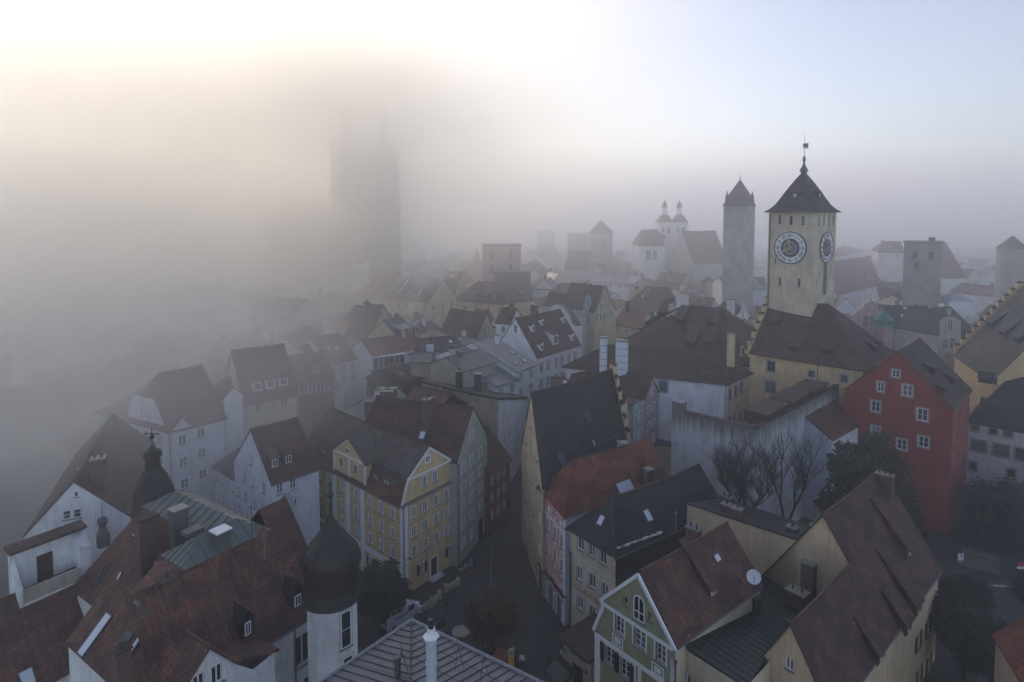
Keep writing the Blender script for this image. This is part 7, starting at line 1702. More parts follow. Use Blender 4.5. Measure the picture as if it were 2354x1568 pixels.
for ci, (_, x0, yy, iy) in enumerate(cands):
    an = rad(random.choice([40, 48, 130, 138]) + random.uniform(-8, 8)) if random.random() < .6 else rad(random.uniform(-20, 20))
    a_ = random.uniform(7, 11.5) * (1 + iy * .004); b_ = random.uniform(8, 14) * (1 + iy * .004); z = random.uniform(9.5, 13.5) if yy < 260 else random.uniform(9, 17)
    ux = Vector((math.cos(an), math.sin(an), 0)); vy = Vector((-ux.y, ux.x, 0)); O_ = Vector((x0, yy, 0)) - ux * a_ / 2 - vy * b_ / 2
    wi = random.randrange(len(palW)); ri = random.randrange(len(palR)); zr_ = z + a_ * random.uniform(.38, .55); hipd = random.random() < .3
    if ci >= NL:
        def Q3(p, q, zz): v = O_ + ux * p + vy * q; return (v.x, v.y, zz)
        k_ = a_ * .35 if hipd else 0; mw = wi; mr_ = len(palW) + ri
        for p0, p1 in (((0, 0), (a_, 0)), ((a_, 0), (a_, b_)), ((a_, b_), (0, b_)), ((0, b_), (0, 0))): SB_.face([Q3(*p0, 0), Q3(*p1, 0), Q3(*p1, z), Q3(*p0, z)], mw)
        for q in (0, b_): SB_.face([Q3(0, q, z), Q3(a_, q, z), Q3(a_ / 2, k_ if q == 0 else b_ - k_, zr_)], mr_ if hipd else mw)
        e = .5
        for sx, c_ in ((-e, 0), (a_ + e, 1)): SB_.face([Q3(sx, -e * .5 if not hipd else 0, z - .4), Q3(sx, b_ + (e * .5 if not hipd else 0), z - .4), Q3(a_ / 2, b_ - k_, zr_ + .1), Q3(a_ / 2, k_, zr_ + .1)], mr_)
        if random.random() < .5: qx, qy = a_ * .4, b_ * random.uniform(.2, .8); v = O_ + ux * qx + vy * qy; SB_.box((v.x - .5, v.y - .5, z), (v.x + .5, v.y + .5, zr_ + 1.2), random.choice([mw, mr_]))
        continue
    chim = random.random() < .75; dorm = yy < 260 and random.random() < .6
    lab = ['small', 'mid-sized', 'large'][0 if a_ * b_ < 140 else (1 if a_ * b_ < 200 else 2)] + ' ' + wn[wi] + ' house with ' + rn_[ri] + (' hipped' if hipd else ' gabled') + ' roof' + (' and dormers ' if dorm else (' and chimney ' if chim else ' ')) + zone(CX + x0 / yy * FP)
    nF_ = len(FOOT)
    h = House('town_house', lab, tuple(O_[:2]), tuple((O_ + ux * a_)[:2]), tuple((O_ + vy * b_)[:2]), z, group='crowded old-town houses')
    del FOOT[nF_:]
    h.setprof('F', [(0, z), (a_ / 2, zr_), (a_, z)])
    if yy < 240:
        for k, L_ in (('F', a_), ('L', b_), ('R', b_), ('B', a_)):
            _, _, nn_ = h.fr(k)
            if nn_.y < -.15:
                n_ = int(L_ / 3.4)
                for c_ in range(n_): h.holes[k].append((L_ * (c_ + .5) / n_, z - 1.5, .9, 1.4, dict(cols=1, rows=2)))
    h.walls({'*': palW[wi]}, holes=False, near=False); h.roof(palR[ri], hip=(a_ * .35, a_ * .35) if hipd else (0, 0), ov=.4, vo=.2, ridge=False)
    if chim: q_ = h.P(a_ * random.uniform(.3, .7), b_ * random.uniform(.2, .8), z + 1); chimney(h.root, q_, zr_ - z + random.uniform(-.2, 1), random.uniform(.8, 1.4), .8, random.choice([BRICK, W_WHITE, W_DARK]), ZINC, 0)
    if dorm:
        for tt in (.3, .7):
            n_ = h.planes[0][1]; n2_ = h.planes[1][1]; use = n_ if n_.y < n2_.y else n2_; cc_ = .25 if n_.y < n2_.y else .75
            q_ = h.P(a_ * cc_, b_ * tt, z + (zr_ - z) * .5 + .25); dormer(h.root, q_, use, 1.7, 1.2, 'shed', palR[ri], random.choice([W_WHITE, palR[ri]]), pitch=.2)
tag(SB_.obj('distant_houses', palW + palR, fix=False), 'mass of far small houses dissolving into the fog', 'houses', None, 'stuff')
byl = {}
for o in COL.objects:
    if o.get('group') == 'crowded old-town houses': byl.setdefault(o['label'], []).append(o)
for lab, os_ in byl.items():
    if len(os_) > 1:
        os_.sort(key=lambda o: o.location.length)
        for i_, o in enumerate(os_): o['label'] = (['nearest ', 'farthest '] if len(os_) == 2 else ['nearest ', 'middle ', 'farthest ', 'last '])[min(i_, 3 if len(os_) > 2 else 1)] + lab

# ================================================================ trees
def add_tree(name, label, base, height, spread, levels, leaf=None, leafn=0, lsize=.35, crown=None, lean=(0, 0), seed=1, forks=3, cat='tree', group=None, twig=.018, trunk_r=None):
    rnd = random.Random(seed); t = thing(name, base, label, cat, group); mb = MB(); tips = []
    def grow(p, d, L, r, lv):
        n = 3 if lv < 3 else 2; q = p
        for i in range(n):
            d2 = (d + Vector((rnd.uniform(-.16, .16), rnd.uniform(-.16, .16), rnd.uniform(-.02, .10)))).normalized(); q2 = q + d2 * L / n
            r2 = r * (1 - .30 * (i + 1) / n); mb.tube(q, q2, max(twig, r * (1 - .30 * i / n)), max(twig, r2), n=7 if lv < 2 else (5 if lv < 3 else 3), cap=False); q = q2; d = d2
            if lv >= 2 and i < n - 1 and lv < levels: side_ = Vector((rnd.uniform(-1, 1), rnd.uniform(-1, 1), rnd.uniform(.1, .8))).normalized(); grow(q, (d * .55 + side_ * .7).normalized(), L * .5, r2 * .5, lv + 1)
        if lv >= levels - 1 and not leaf:
            for _t in range(4):
                dt = (d + Vector((rnd.uniform(-.8, .8), rnd.uniform(-.8, .8), rnd.uniform(0, .9)))).normalized(); mb.tube(q, q + dt * rnd.uniform(.35, .9), .010, .005, n=3, cap=False)
        if lv >= levels: tips.append(q); return
        if lv >= levels - 1: tips.append(q)
        k = forks if lv < 2 else 2
        a0 = rnd.uniform(0, 6.28)
        for j in range(k):
            a = a0 + j * 6.28 / k + rnd.uniform(-.4, .4); sp = spread * rnd.uniform(.6, 1.1)
            dd = (d + Vector((math.cos(a) * sp, math.sin(a) * sp, rnd.uniform(0, .25)))).normalized(); grow(q, dd, L * rnd.uniform(.62, .8), r * .66, lv + 1)
    h0 = height * .3; grow(Vector(base) - Vector((0, 0, .2)), Vector((lean[0], lean[1], 1)).normalized(), h0, trunk_r or height * .028, 0)
    addw(mb, 'trunk', BARK, t, uv=False, fix=False)
    if leaf:
        lb = MB(); cl = []
        for c_ in crown:
            nk = max(8, int(9 * c_[1][0])); cl += [c_] * (nk // 4)
            for _k in range(nk):
                v = Vector((rnd.gauss(0, 1), rnd.gauss(0, 1), rnd.gauss(0, 1))).normalized() * rnd.uniform(.55, 1.0); cs = c_[1][0] * rnd.uniform(.22, .42)
                cl.append((tuple(Vector(c_[0]) + Vector((v.x * c_[1][0], v.y * c_[1][0], v.z * c_[1][1]))), (cs, cs * .7)))
        for i in range(leafn):
            while True:
                c_ = rnd.choice(cl); v = Vector((rnd.gauss(0, 1), rnd.gauss(0, 1), rnd.gauss(0, 1))); 
                if v.length > .01: break
            v.normalize(); rr = rnd.uniform(.1, 1.08) ** .55
            p = Vector(base) + Vector(c_[0]) + Vector((v.x * c_[1][0], v.y * c_[1][0], v.z * c_[1][1])) * rr
            s_ = lsize * rnd.uniform(.6, 1.4); a = Vector((rnd.uniform(-1, 1), rnd.uniform(-1, 1), rnd.uniform(-.6, .6))).normalized(); b = a.orthogonal().normalized(); b = (b + a.cross(b) * rnd.uniform(-1, 1)).normalized()
            lb.face([p - a * s_, p + b * s_ * .55, p + a * s_, p - b * s_ * .55])
        o = addw(lb, 'crown', leaf, t, uv=False, fix=False)
    return t
BARK = plaster('bark', (.035, .030, .025), .3)
LG1 = leafm('dark_green', (.022, .034, .016), (.045, .045, .018)); LG2 = leafm('autumn', (.10, .045, .015), (.045, .040, .018)); LG3 = leafm('deep_green', (.010, .018, .010), (.020, .026, .012))
add_tree('bare_tree', 'tall leafless tree with twin stems before the white fire wall', (31.2, 74.5, 0), 20.5, .42, 7, seed=4, forks=2, lean=(-.22, 0), twig=.013, trunk_r=.36)
add_tree('bare_tree', 'broad leafless tree with upright twigs right beside the twin-stemmed one', (34.6, 75.5, 0), 20, .36, 6, seed=11, forks=2, lean=(.12, 0), twig=.013, trunk_r=.34)
cc = G((2030, 1080), 12); ctr = [((0, 0, 13), (5.2, 5)), ((-4, -1, 10), (4, 4.5)), ((4, 0, 9.5), (4, 4.5)), ((0, -2, 7.5), (5, 4)), ((1.5, 1, 16.5), (2.8, 2.8)), ((-2.5, 2, 14.5), (2.6, 2.8)), ((5.5, 1, 5.5), (3, 3))]
q_ = Vector((47.0, 78.0, 0))
add_tree('leafy_tree', 'large dark green leafy tree before the red house', q_, 16, .5, 4, LG1, 26000, .26, [((a_[0] * .86, a_[1] * .86, a_[2] * .93), (b_[0] * .85, b_[1] * .85)) for a_, b_ in ctr], seed=3)
q_ = G(R2(790, 1250), 0); add_tree('round_tree', 'dense round dark green tree behind the white turret on the square', (q_.x, q_.y, 0), 7, .5, 3, LG3, 14000, .17, [((0, 0, 5.2), (2.6, 2.5)), ((-1.2, .5, 4.2), (2.2, 2)), ((1.2, -.3, 4.2), (2.1, 2)), ((0, 0, 2.9), (2.3, 1.6))], seed=5, trunk_r=.16)
q_ = G(R2(1470, 1385), 0); add_tree('autumn_tree', 'russet autumn tree growing on the dark square', (q_.x, q_.y, 0), 6.5, .6, 4, LG2, 11000, .15, [((0, 0, 4.8), (2.2, 1.9)), ((-1.3, .3, 4.0), (1.8, 1.5)), ((1.4, 0, 3.8), (1.8, 1.6)), ((0, 0, 2.8), (2.2, 1.3))], seed=6, trunk_r=.13)
q_ = G(R4(1310, 1240), 0); add_tree('round_tree', 'small umbrella-shaped tree beside the ochre house', (q_.x, q_.y, 0), 4.5, .6, 3, LG3, 7000, .15, [((0, 0, 4.4), (2.3, 1.3))], seed=7, trunk_r=.12)
q_ = G(R4(1310, 1560), 0); add_tree('round_tree', 'larger dark tree at the bottom beside the ochre house', (q_.x, q_.y, 0), 7, .6, 3, LG3, 12000, .18, [((0, 0, 5.6), (3.2, 2.4)), ((1, -1, 4), (3, 2))], seed=8, trunk_r=.2)
q_ = G(R4(1680, 1230), 0); add_tree('round_tree', 'small tree cut by the right edge', (q_.x, q_.y, 0), 4.8, .6, 3, LG3, 6000, .15, [((0, 0, 4.4), (2.0, 1.4))], seed=9, trunk_r=.12)
q_ = G(R4(1560, 720), 0); add_tree('leafy_tree', 'dark rounded tree mass before the white building', (q_.x, q_.y, 0), 9, .6, 3, LG3, 16000, .24, [((0, 0, 5), (5, 4.4)), ((5, 1, 4.6), (4.4, 4)), ((9, 2, 4.8), (4.5, 4.4)), ((-1.5, -1, 3.4), (4, 3))], seed=10, trunk_r=.25)
q_ = G(R4(1690, 420), 0); add_tree('leafy_tree', 'yellowing tree at the right edge below the white building', (q_.x + 2, q_.y, 0), 9, .6, 3, leafm('yellowing', (.08, .06, .02), (.04, .05, .02)), 6000, .24, [((0, 0, 7), (3, 3.4))], seed=12, trunk_r=.2)
for i, (p, s_) in enumerate(((U1(1500, 960), 3.5), (U1(850, 860), 5), (U1(1900, 900), 3), (U3(1750, 950), 3), (M2(220, 330), 3.2), (U1(1230, 870), 4))):
    q_ = G(p, 9); add_tree('distant_tree', ['shrubby tree below the church roofs', 'hazy autumn tree left of the twin-towered church', 'hazy tree beside the stone tower', 'hazy tree among the roofs by the glass pyramid', 'green tree between white terrace houses', 'hazy tree under the church tower'][i], (q_.x, q_.y, 0), 11, .5, 2, LG1, 900, .8, [((0, 0, 11), (s_, s_ * .9)), ((s_ * .5, 0, 9), (s_ * .8, s_ * .8))], seed=20 + i)

# ================================================================ hill and far edge
HILL = mat('hill', (.05, .06, .04), .95)
mb = MB(); n_ = 60; prev = None
for i in range(n_ + 1):
    x = -1600 + 3200 * i / n_; z = 52 + 14 * math.sin(i * .35) + 7 * math.sin(i * .9 + 1); cur = (x, z)
    if prev: mb.face([(prev[0], 1150, 0), (x, 1150, 0), (x, 1290, z), (prev[0], 1290, prev[1])]); mb.face([(prev[0], 1290, prev[1]), (x, 1290, z), (x, 1420, 0), (prev[0], 1420, 0)])
    prev = cur
tag(mb.obj('hills', HILL, fix=False), kind='structure')

# ================================================================ people, vehicles, street furniture
def skinmesh(name, verts, edges, m, parent, sub=1, smooth=True):
    me = bpy.data.meshes.new(name); me.from_pydata([v[:3] for v in verts], edges, []); o = bpy.data.objects.new(name, me); COL.objects.link(o)
    md = o.modifiers.new('skin', 'SKIN'); sv = me.skin_vertices[0].data
    for i, v in enumerate(verts): sv[i].radius = (v[3], v[4] if len(v) > 4 else v[3])
    sv[0].use_root = True; s_ = o.modifiers.new('sub', 'SUBSURF'); s_.levels = sub; s_.render_levels = sub; md.use_smooth_shade = True
    me.materials.append(m); o.parent = parent; return o
SKIN = paint('skin', (.40, .24, .17), .6)
def person(label, at, ang, top, legs, hair=(.03, .02, .015), stride=.28, height=1.74):
    t = thing('person', at, label, 'person'); t.rotation_euler = (0, 0, ang); s_ = height / 1.74; t.scale = (s_, s_, s_)
    a = stride
    V = [(0, 0, .93, .13, .10), (0, 0, 1.12, .12, .09), (0, 0, 1.34, .15, .10), (0, 0, 1.46, .06), (0, .01, 1.56, .07), (0, .02, 1.68, .075),
         (-.18, 0, 1.40, .055), (-.24, -.06, 1.12, .042), (-.22, .06, .88, .032), (.18, 0, 1.40, .055), (.24, .05, 1.12, .042), (.22, .14, .90, .032),
         (-.10, 0, .88, .08), (-.10, a * .5, .50, .058), (-.10, a * .6, .09, .04), (-.10, a * .6 + .14, .04, .04), (.10, 0, .88, .08), (.10, -a * .4, .50, .058), (.10, -a * .9, .10, .04), (.10, -a * .9 + .14, .05, .04),
         (-.22, .09, .80, .022), (.22, .17, .82, .022)]
    E_ = [(0, 1), (1, 2), (2, 3), (3, 4), (4, 5), (2, 6), (6, 7), (7, 8), (8, 20), (2, 9), (9, 10), (10, 11), (11, 21), (0, 12), (12, 13), (13, 14), (14, 15), (0, 16), (16, 17), (17, 18), (18, 19)]
    skinmesh('body', V, E_, SKIN, t, 1)
    J = [(0, 0, .88, .17, .13), (0, 0, 1.12, .15, .12), (0, 0, 1.36, .18, .125), (0, 0, 1.45, .08), (-.18, 0, 1.40, .075), (-.24, -.06, 1.12, .06), (-.22, .06, .9, .05), (.18, 0, 1.40, .075), (.24, .05, 1.12, .06), (.22, .13, .92, .05)]
    skinmesh('jacket', J, [(0, 1), (1, 2), (2, 3), (2, 4), (4, 5), (5, 6), (2, 7), (7, 8), (8, 9)], paint('cloth_' + top[0], top[1], .9), t)
    T = [(0, 0, .92, .15, .115), (-.10, 0, .84, .10), (-.10, a * .5, .50, .075), (-.10, a * .6, .12, .06), (.10, 0, .84, .10), (.10, -a * .4, .50, .075), (.10, -a * .9, .14, .06)]
    skinmesh('trousers', T, [(0, 1), (1, 2), (2, 3), (0, 4), (4, 5), (5, 6)], paint('cloth_' + legs[0], legs[1], .9), t)
    mb = MB(); mb.lathe((0, 0, 1.66), [(.095, -.06), (.105, .02), (.09, .08), (.05, .115), (.01, .125)], n=10); mb.obj('hair', paint('hair%d' % int(hair[0] * 1000), hair, .8), t, uv=False, smooth=True)
    mb = MB()
    for sx in (-1, 1): mb.box((sx * .11 - .05, (a * .6 if sx < 0 else -a * .9) - .06, 0), (sx * .11 + .05, (a * .6 if sx < 0 else -a * .9) + .2, .09))
    mb.obj('shoes', DARK, t, uv=False); return t
person('person in a white jacket and dark trousers walking across the dark square', G(C2(1600, 1395), 0), 2.9, ('white', (.55, .55, .56)), ('blue', (.03, .04, .07)))
person('person in black walking at the right edge of the square', G(C2(1950, 1400), 0), .4, ('black', (.02, .02, .022)), ('grey', (.06, .06, .065)))
person('person in a dark coat with light bag near the small shop', G(C2(2080, 1460), 0), 1.2, ('navy', (.03, .03, .05)), ('black', (.02, .02, .022)), hair=(.09, .05, .03))
person('person in dark clothes crossing the middle of the street', G(R2(1200, 1150), 0), 2.2, ('black', (.02, .02, .022)), ('black', (.02, .02, .022)))
def wheel(mbname, c, r, w, ax, t):
    mb = MB(); mb.tube(Vector(c) - ax * w / 2, Vector(c) + ax * w / 2, r, n=18); o = mb.obj('wheel', paint('rubber', (.02, .02, .02), .8), t, uv=False)
    mb = MB(); mb.tube(Vector(c) - ax * (w / 2 + .01), Vector(c) + ax * (w / 2 + .01), r * .6, n=14); mb.obj('rim', ZINC, o, uv=False); return o
def van(label, at, ang):
    t = thing('van', at, label, 'van'); t.rotation_euler = (0, 0, ang)
    prof = [(-2.5, .35), (2.35, .35), (2.5, .75), (2.45, 1.05), (1.85, 1.25), (1.15, 2.1), (.9, 2.25), (-2.35, 2.3), (-2.5, 2.1)]
    mb = MB(); ins = [(x * .985, z - (.06 if z > 1.8 else 0)) for x, z in prof]
    mb.hexa([(x, -.82, z) for x, z in ins], [(x, -.95, z if z < 1.3 else z - .05) for x, z in prof][::1]); mb.v = mb.v[:]
    mb.hexa([(x, -.95, z if z < 1.3 else z - .05) for x, z in prof], [(x, .95, z if z < 1.3 else z - .05) for x, z in prof]); mb.hexa([(x, .95, z if z < 1.3 else z - .05) for x, z in prof], [(x, .82, z) for x, z in ins])
    o = mb.mesh('body', paint('van_white', (.55, .60, .68), .3), uv=False); b = put('body', o, t); bv = b.modifiers.new('bevel', 'BEVEL'); bv.width = .06; bv.segments = 2; bv.limit_method = 'ANGLE'
    mb = MB(); mb.hexa([(1.83, -.8, 1.3), (1.17, -.75, 2.07), (1.17, .75, 2.07), (1.83, .8, 1.3)], [(1.87, -.8, 1.33), (1.21, -.75, 2.1), (1.21, .75, 2.1), (1.87, .8, 1.33)]); mb.obj('windscreen', GLASS, t, uv=False)
    for sy in (-1, 1): mb = MB(); mb.box((.45, sy * .955 - .005, 1.35), (1.25, sy * .955 + .005, 1.95)); mb.obj('side_window', GLASS, t, uv=False)
    mb = MB(); mb.box((-2.53, -.7, 1.45), (-2.49, .7, 2.0)); mb.obj('rear_window', GLASS, t, uv=False)
    for sy in (-.75, .75):
        mb = MB(); mb.box((2.44, sy - .15, .8), (2.5, sy + .15, 1.0)); mb.obj('headlight', paint('lamp_glass', (.6, .62, .65), .1), t, uv=False)
        mb = MB(); mb.box((-2.54, sy - .1, .9), (-2.49, sy + .1, 1.4)); mb.obj('tail_light', paint('tail', (.25, .02, .02), .3), t, uv=False)
    mb = MB(); mb.box((2.4, -.9, .35), (2.58, .9, .62)); mb.box((-2.6, -.9, .35), (-2.45, .9, .6)); mb.obj('bumper', DARK, t, uv=False)
    for x in (-1.6, 1.6):
        for sy in (-1, 1): wheel('', (x, sy * .86, .34), .34, .22, Vector((0, 1, 0)), t)
    M_ = Matrix.Translation((-.6, .975, 1.35)) @ Matrix(((-1, 0, 0), (0, 0, 1), (0, 1, 0))).to_4x4(); l = lettering(None, '', 'Hengstl', None, .62, paint('van_letters', (.03, .05, .16), .5), out=0, M=M_); l.parent = t
    M_ = Matrix.Translation((-.6, -.975, 1.35)) @ Matrix(((1, 0, 0), (0, 0, -1), (0, 1, 0))).to_4x4(); l = lettering(None, '', 'Hengstl', None, .62, paint('van_letters', (.03, .05, .16), .5), out=0, M=M_); l.parent = t
    return t
q_ = G(C5(790, 1210), 0); van('white delivery van with dark blue lettering half hidden by the round tree', (q_.x, q_.y, 0), rad(47))
def scooter(label, at, ang):
    t = thing('motor_scooter', at, label, 'scooter'); t.rotation_euler = (0, 0, ang)
    for x in (-.6, .6): wheel('', (x, 0, .25), .25, .12, Vector((0, 1, 0)), t)
    mb = MB(); mb.hexa([(-.8, -.16, .35), (.1, -.14, .3), (.1, .14, .3), (-.8, .16, .35)], [(-.8, -.14, .75), (0, -.12, .72), (0, .12, .72), (-.8, .14, .75)]); mb.hexa([(.1, -.16, .25), (.5, -.16, .3), (.5, .16, .3), (.1, .16, .25)], [(.42, -.2, .95), (.52, -.2, .95), (.52, .2, .95), (.42, .2, .95)]); mb.obj('body', paint('scooter', (.25, .27, .3), .3), t, uv=False)
    mb = MB(); mb.box((-.75, -.14, .75), (-.05, .14, .86)); mb.obj('seat', DARK, t, uv=False); mb = MB(); mb.tube((.45, -.33, 1.05), (.45, .33, 1.05), .025, n=6); mb.tube((.6, 0, .25), (.45, 0, 1.05), .03, n=6); mb.obj('handlebar', DARK, t, uv=False)
scooter('grey motor scooter parked by the green house front', G(R2(1340, 870), 0), .9)
scooter('dark motor scooter parked nearer the street bend', G(R2(1300, 895), 0), .7)
def bicycle(label, at, ang):
    t = thing('bicycle', at, label, 'bicycle', ); t.rotation_euler = (0, 0, ang)
    for x in (-.5, .5):
        mb = MB()
        for i in range(16): a0, a1 = i * math.pi / 8, (i + 1) * math.pi / 8; mb.tube((x + .33 * math.cos(a0), 0, .33 + .33 * math.sin(a0)), (x + .33 * math.cos(a1), 0, .33 + .33 * math.sin(a1)), .025, n=4, cap=False)
        mb.obj('wheel', DARK, t, uv=False)
    mb = MB(); P_ = dict(r=(-.5, 0, .33), f=(.5, 0, .33), b=(-.05, 0, .3), s=(-.2, 0, .85), h=(.38, 0, .9))
    for a_, b_ in ('rb', 'rs', 'bs', 'bh', 'sh', 'hf'): mb.tube(P_[a_], P_[b_], .02, n=5)
    mb.obj('frame', paint('bike', (.1, .1, .12), .4), t, uv=False); mb = MB(); mb.box((-.32, -.06, .88), (-.08, .06, .93)); mb.obj('saddle', DARK, t, uv=False); mb = MB(); mb.tube((.38, -.25, 1.0), (.38, .25, 1.0), .018, n=5); mb.tube((.38, 0, .9), (.38, 0, 1.0), .02, n=5); mb.obj('handlebar', DARK, t, uv=False)
bicycle('bicycle leaning near the street side of the green-grey house', G(R2(1390, 855), 0), .8)
# yellow post column, planter, sign board, street signs, lamp
b = G(C2(1455, 1420), 0); t = thing('bus_stop_column', b, 'slim yellow bus stop column with round white badge beside the square', 'sign'); top = zat(C2(1450, 1130), b)
ang = .55; M = Matrix.Translation(b) @ Matrix.Rotation(ang, 4, 'Z'); mb = MB(); mb.box((-.32, -.09, .1), (.32, .09, top * .62), 0, M); addw(mb, 'panel', paint('sign_yellow', (.52, .30, .03), .5), t)
mb = MB(); mb.box((-.32, -.09, top * .64), (.32, .09, top), 0, M); addw(mb, 'head', paint('sign_pale', (.45, .42, .25), .5), t)
mb = MB(); c_ = M @ Vector((0, -.095, top * .82)); n_ = (M.to_3x3() @ Vector((0, -1, 0))); mb.tube(c_, c_ + n_ * .02, .22, n=16); addw(mb, 'badge', paint('sign_yellow', (.52, .30, .03), .5), t); mb = MB(); mb.tube(c_ + n_ * .02, c_ + n_ * .035, .15, n=16); addw(mb, 'badge_ring', paint('sign_green', (.05, .2, .1), .5), t)
mb = MB(); mb.tube(M @ Vector((.38, 0, 0)), M @ Vector((.38, 0, top)), .04, n=6); addw(mb, 'post', DARK, t)
b = G(C2(1330, 1320), 0); t = thing('kiosk_box', b, 'low orange service box beside the bus stop column', 'box'); mb = MB(); mb.box((-.7, -.4, 0), (.7, .4, 1.1), 0, Matrix.Translation(b) @ Matrix.Rotation(-.5, 4, 'Z')); mb.box((-.75, -.45, 1.1), (.75, .45, 1.18), 0, Matrix.Translation(b) @ Matrix.Rotation(-.5, 4, 'Z')); addw(mb, 'cabinet', paint('kiosk', (.30, .13, .07), .5), t)
q_ = G(C2(1000, 960), 0); t = thing('tree_pit', q_, 'round pale stone planting ring around the autumn tree', 'planter'); mb = MB(); c_ = G(C2(1080, 1000), 0); mb.lathe((c_.x, c_.y, 0), [(2.6, 0), (2.6, .28), (2.1, .28), (2.1, .1)], n=28); addw(mb, 'ring', PAVE, t); mb = MB(); c2_ = G(C2(800, 935), 0); mb.lathe((c2_.x, c2_.y, 0), [(1.0, 0), (1.0, .35), (.85, .38)], n=18); addw(mb, 'round_stone', W_BEIGE, t)
b = G(C2(535, 910), 0); t = thing('bench_board', b, 'dark framed notice board standing on the square', 'board'); M = Matrix.Translation(b) @ Matrix.Rotation(.62, 4, 'Z'); mb = MB(); mb.box((-.75, -.04, .35), (.75, .04, 1.25), 0, M); addw(mb, 'board', DARK, t); mb = MB()
for x in (-.72, .72): mb.box((x - .03, -.05, 0), (x + .03, .05, 1.35), 0, M)
mb.box((-.75, -.05, .3), (.75, .05, .36), 0, M); addw(mb, 'frame', paint('board_frame', (.25, .24, .16), .6), t)
def signpost(label, b, h_, plates, ang=0):
    t = thing('street_sign', b, label, 'street sign'); mb = MB(); mb.tube(b, Vector(b) + Vector((0, 0, h_)), .035, n=6); addw(mb, 'post', ZINC, t, uv=False)
    M = Matrix.Translation(b) @ Matrix.Rotation(ang, 4, 'Z')
    for z_, w_, hh_, m, rnd_ in plates:
        mb = MB()
        if rnd_: c_ = M @ Vector((0, -.05, z_)); n_ = M.to_3x3() @ Vector((0, -1, 0)); mb.tube(c_, c_ + n_ * .02, w_ / 2, n=18)
        else: mb.box((-w_ / 2, -.07, z_ - hh_ / 2), (w_ / 2, -.05, z_ + hh_ / 2), 0, M)
        addw(mb, 'plate', m, t, uv=False)
    return t
SB = paint('sign_blue', (.03, .07, .28), .4); SW = paint('sign_white', (.6, .62, .65), .4); SRd = paint('sign_red', (.35, .03, .03), .4)
b = G(C1(155, 1560), 0); signpost('blue and white sign plates on a thin post before the small shop', b, zat(C1(150, 1080), b), [(zat(C1(150, 1110), b), .55, .7, SB, 0), (zat(C1(150, 1160), b), .55, .5, SW, 0)], .5)
b = G(C4(478, 735), 0); signpost('white sign with blue disc above smaller plates near the low stone wall', b, zat(C4(465, 525), b), [(zat(C4(465, 545), b), .8, .7, SW, 0), (zat(C4(465, 541), b) , .42, .4, SB, 1), (zat(C4(465, 570), b), .8, .35, SW, 0), (zat(C4(485, 600), b), .9, .25, ZINC, 0)], .1)
b = G(C4(960, 775), 0); signpost('round blue-red parking sign with white plate at the right edge', b, zat(C4(960, 605), b), [(zat(C4(962, 615), b), .75, .7, SRd, 1), (zat(C4(962, 643), b), .8, .35, SW, 0), ], -.1)
b = G(C2(62, 560), 0); t = thing('street_lamp', b, 'thin dark lamp post with side arms at the corner of the yellow house', 'street lamp'); mb = MB(); mb.tube(b, b + Vector((0, 0, 6)), .05, .03, n=6); mb.tube(b + Vector((0, 0, 5.6)), b + Vector((.7, 0, 5.9)), .025, n=5); mb.tube(b + Vector((0, 0, 4.8)), b + Vector((.6, 0, 5.0)), .025, n=5); addw(mb, 'post', DARK, t); mb = MB(); mb.lathe(b + Vector((.7, 0, 5.6)), [(.04, .3), (.15, .15), (.12, 0)], n=8); addw(mb, 'lamp_head', DARK, t)
b = G(C5(995, 1080), 0); t = thing('stone_pillar', b, 'short stone pillar with a white paper tray at the end of the low garden wall', 'pillar'); mb = MB(); mb.lathe((b.x, b.y, 0), [(.35, 0), (.35, .9), (.42, 1.0)], n=8); addw(mb, 'pillar', W_BEIGE, t); mb = MB(); mb.box((b.x - .3, b.y - .18, 1.02), (b.x + .3, b.y + .18, 1.08)); addw(mb, 'tray', WHITE, t)
q0, q1 = G(R4(1285, 860), 0), G(R4(1520, 920), 0); t = thing('garden_wall', q0, 'low rubble stone wall under the dark trees at the right', 'wall'); mb = MB(); nn = Vector((.1, .5, 0)); mb.hexa([q0, q1, q1 + nn, q0 + nn], [p + Vector((0, 0, 2.2)) for p in (q0, q1, q1 + nn, q0 + nn)]); addw(mb, 'wall_section', stonew('rubble', (.16, .14, .13), .6), t)
mb = MB(); pts = [G(R4(*p), 0) for p in ((1270, 1010), (1340, 990), (1450, 982), (1560, 985), (1670, 1000))]
for a_, b_ in zip(pts, pts[1:]): d_ = (b_ - a_).normalized(); n_ = Vector((-d_.y, d_.x, 0)) * .15; mb.hexa([a_ - n_, b_ - n_, b_ + n_, a_ + n_], [p + Vector((0, 0, .12)) for p in (a_ - n_, b_ - n_, b_ + n_, a_ + n_)])
tag(mb.obj('kerb', W_BEIGE), kind='structure')
def ribbon(name, pts, w, m, h=.02):
    P_ = [G(p, 0) for p in pts]; mb = MB()
    for a_, b_ in zip(P_, P_[1:]): d_ = (b_ - a_).normalized(); n_ = Vector((-d_.y, d_.x, 0)) * w / 2; q = [a_ - n_, b_ - n_, b_ + n_, a_ + n_]; mb.hexa([Vector((p.x, p.y, .004)) for p in q], [Vector((p.x, p.y, h)) for p in q])
    tag(mb.obj(name, m), kind='structure')
ribbon('drain_channel', [R2(1490, 640), R2(1470, 830), R2(1468, 1000), R2(1480, 1110)], .28, plaster('drain', (.13, .13, .13), .4), .012)
for k_ in range(7):
    f_ = k_ / 6; ribbon('paving_band', [R2(1150 - 330 * f_ * .2, 1130 + 60 * f_), R2(1640 - 30 * f_, 1110 + 80 * f_)], .12, PAVE, .012) if 0 else None
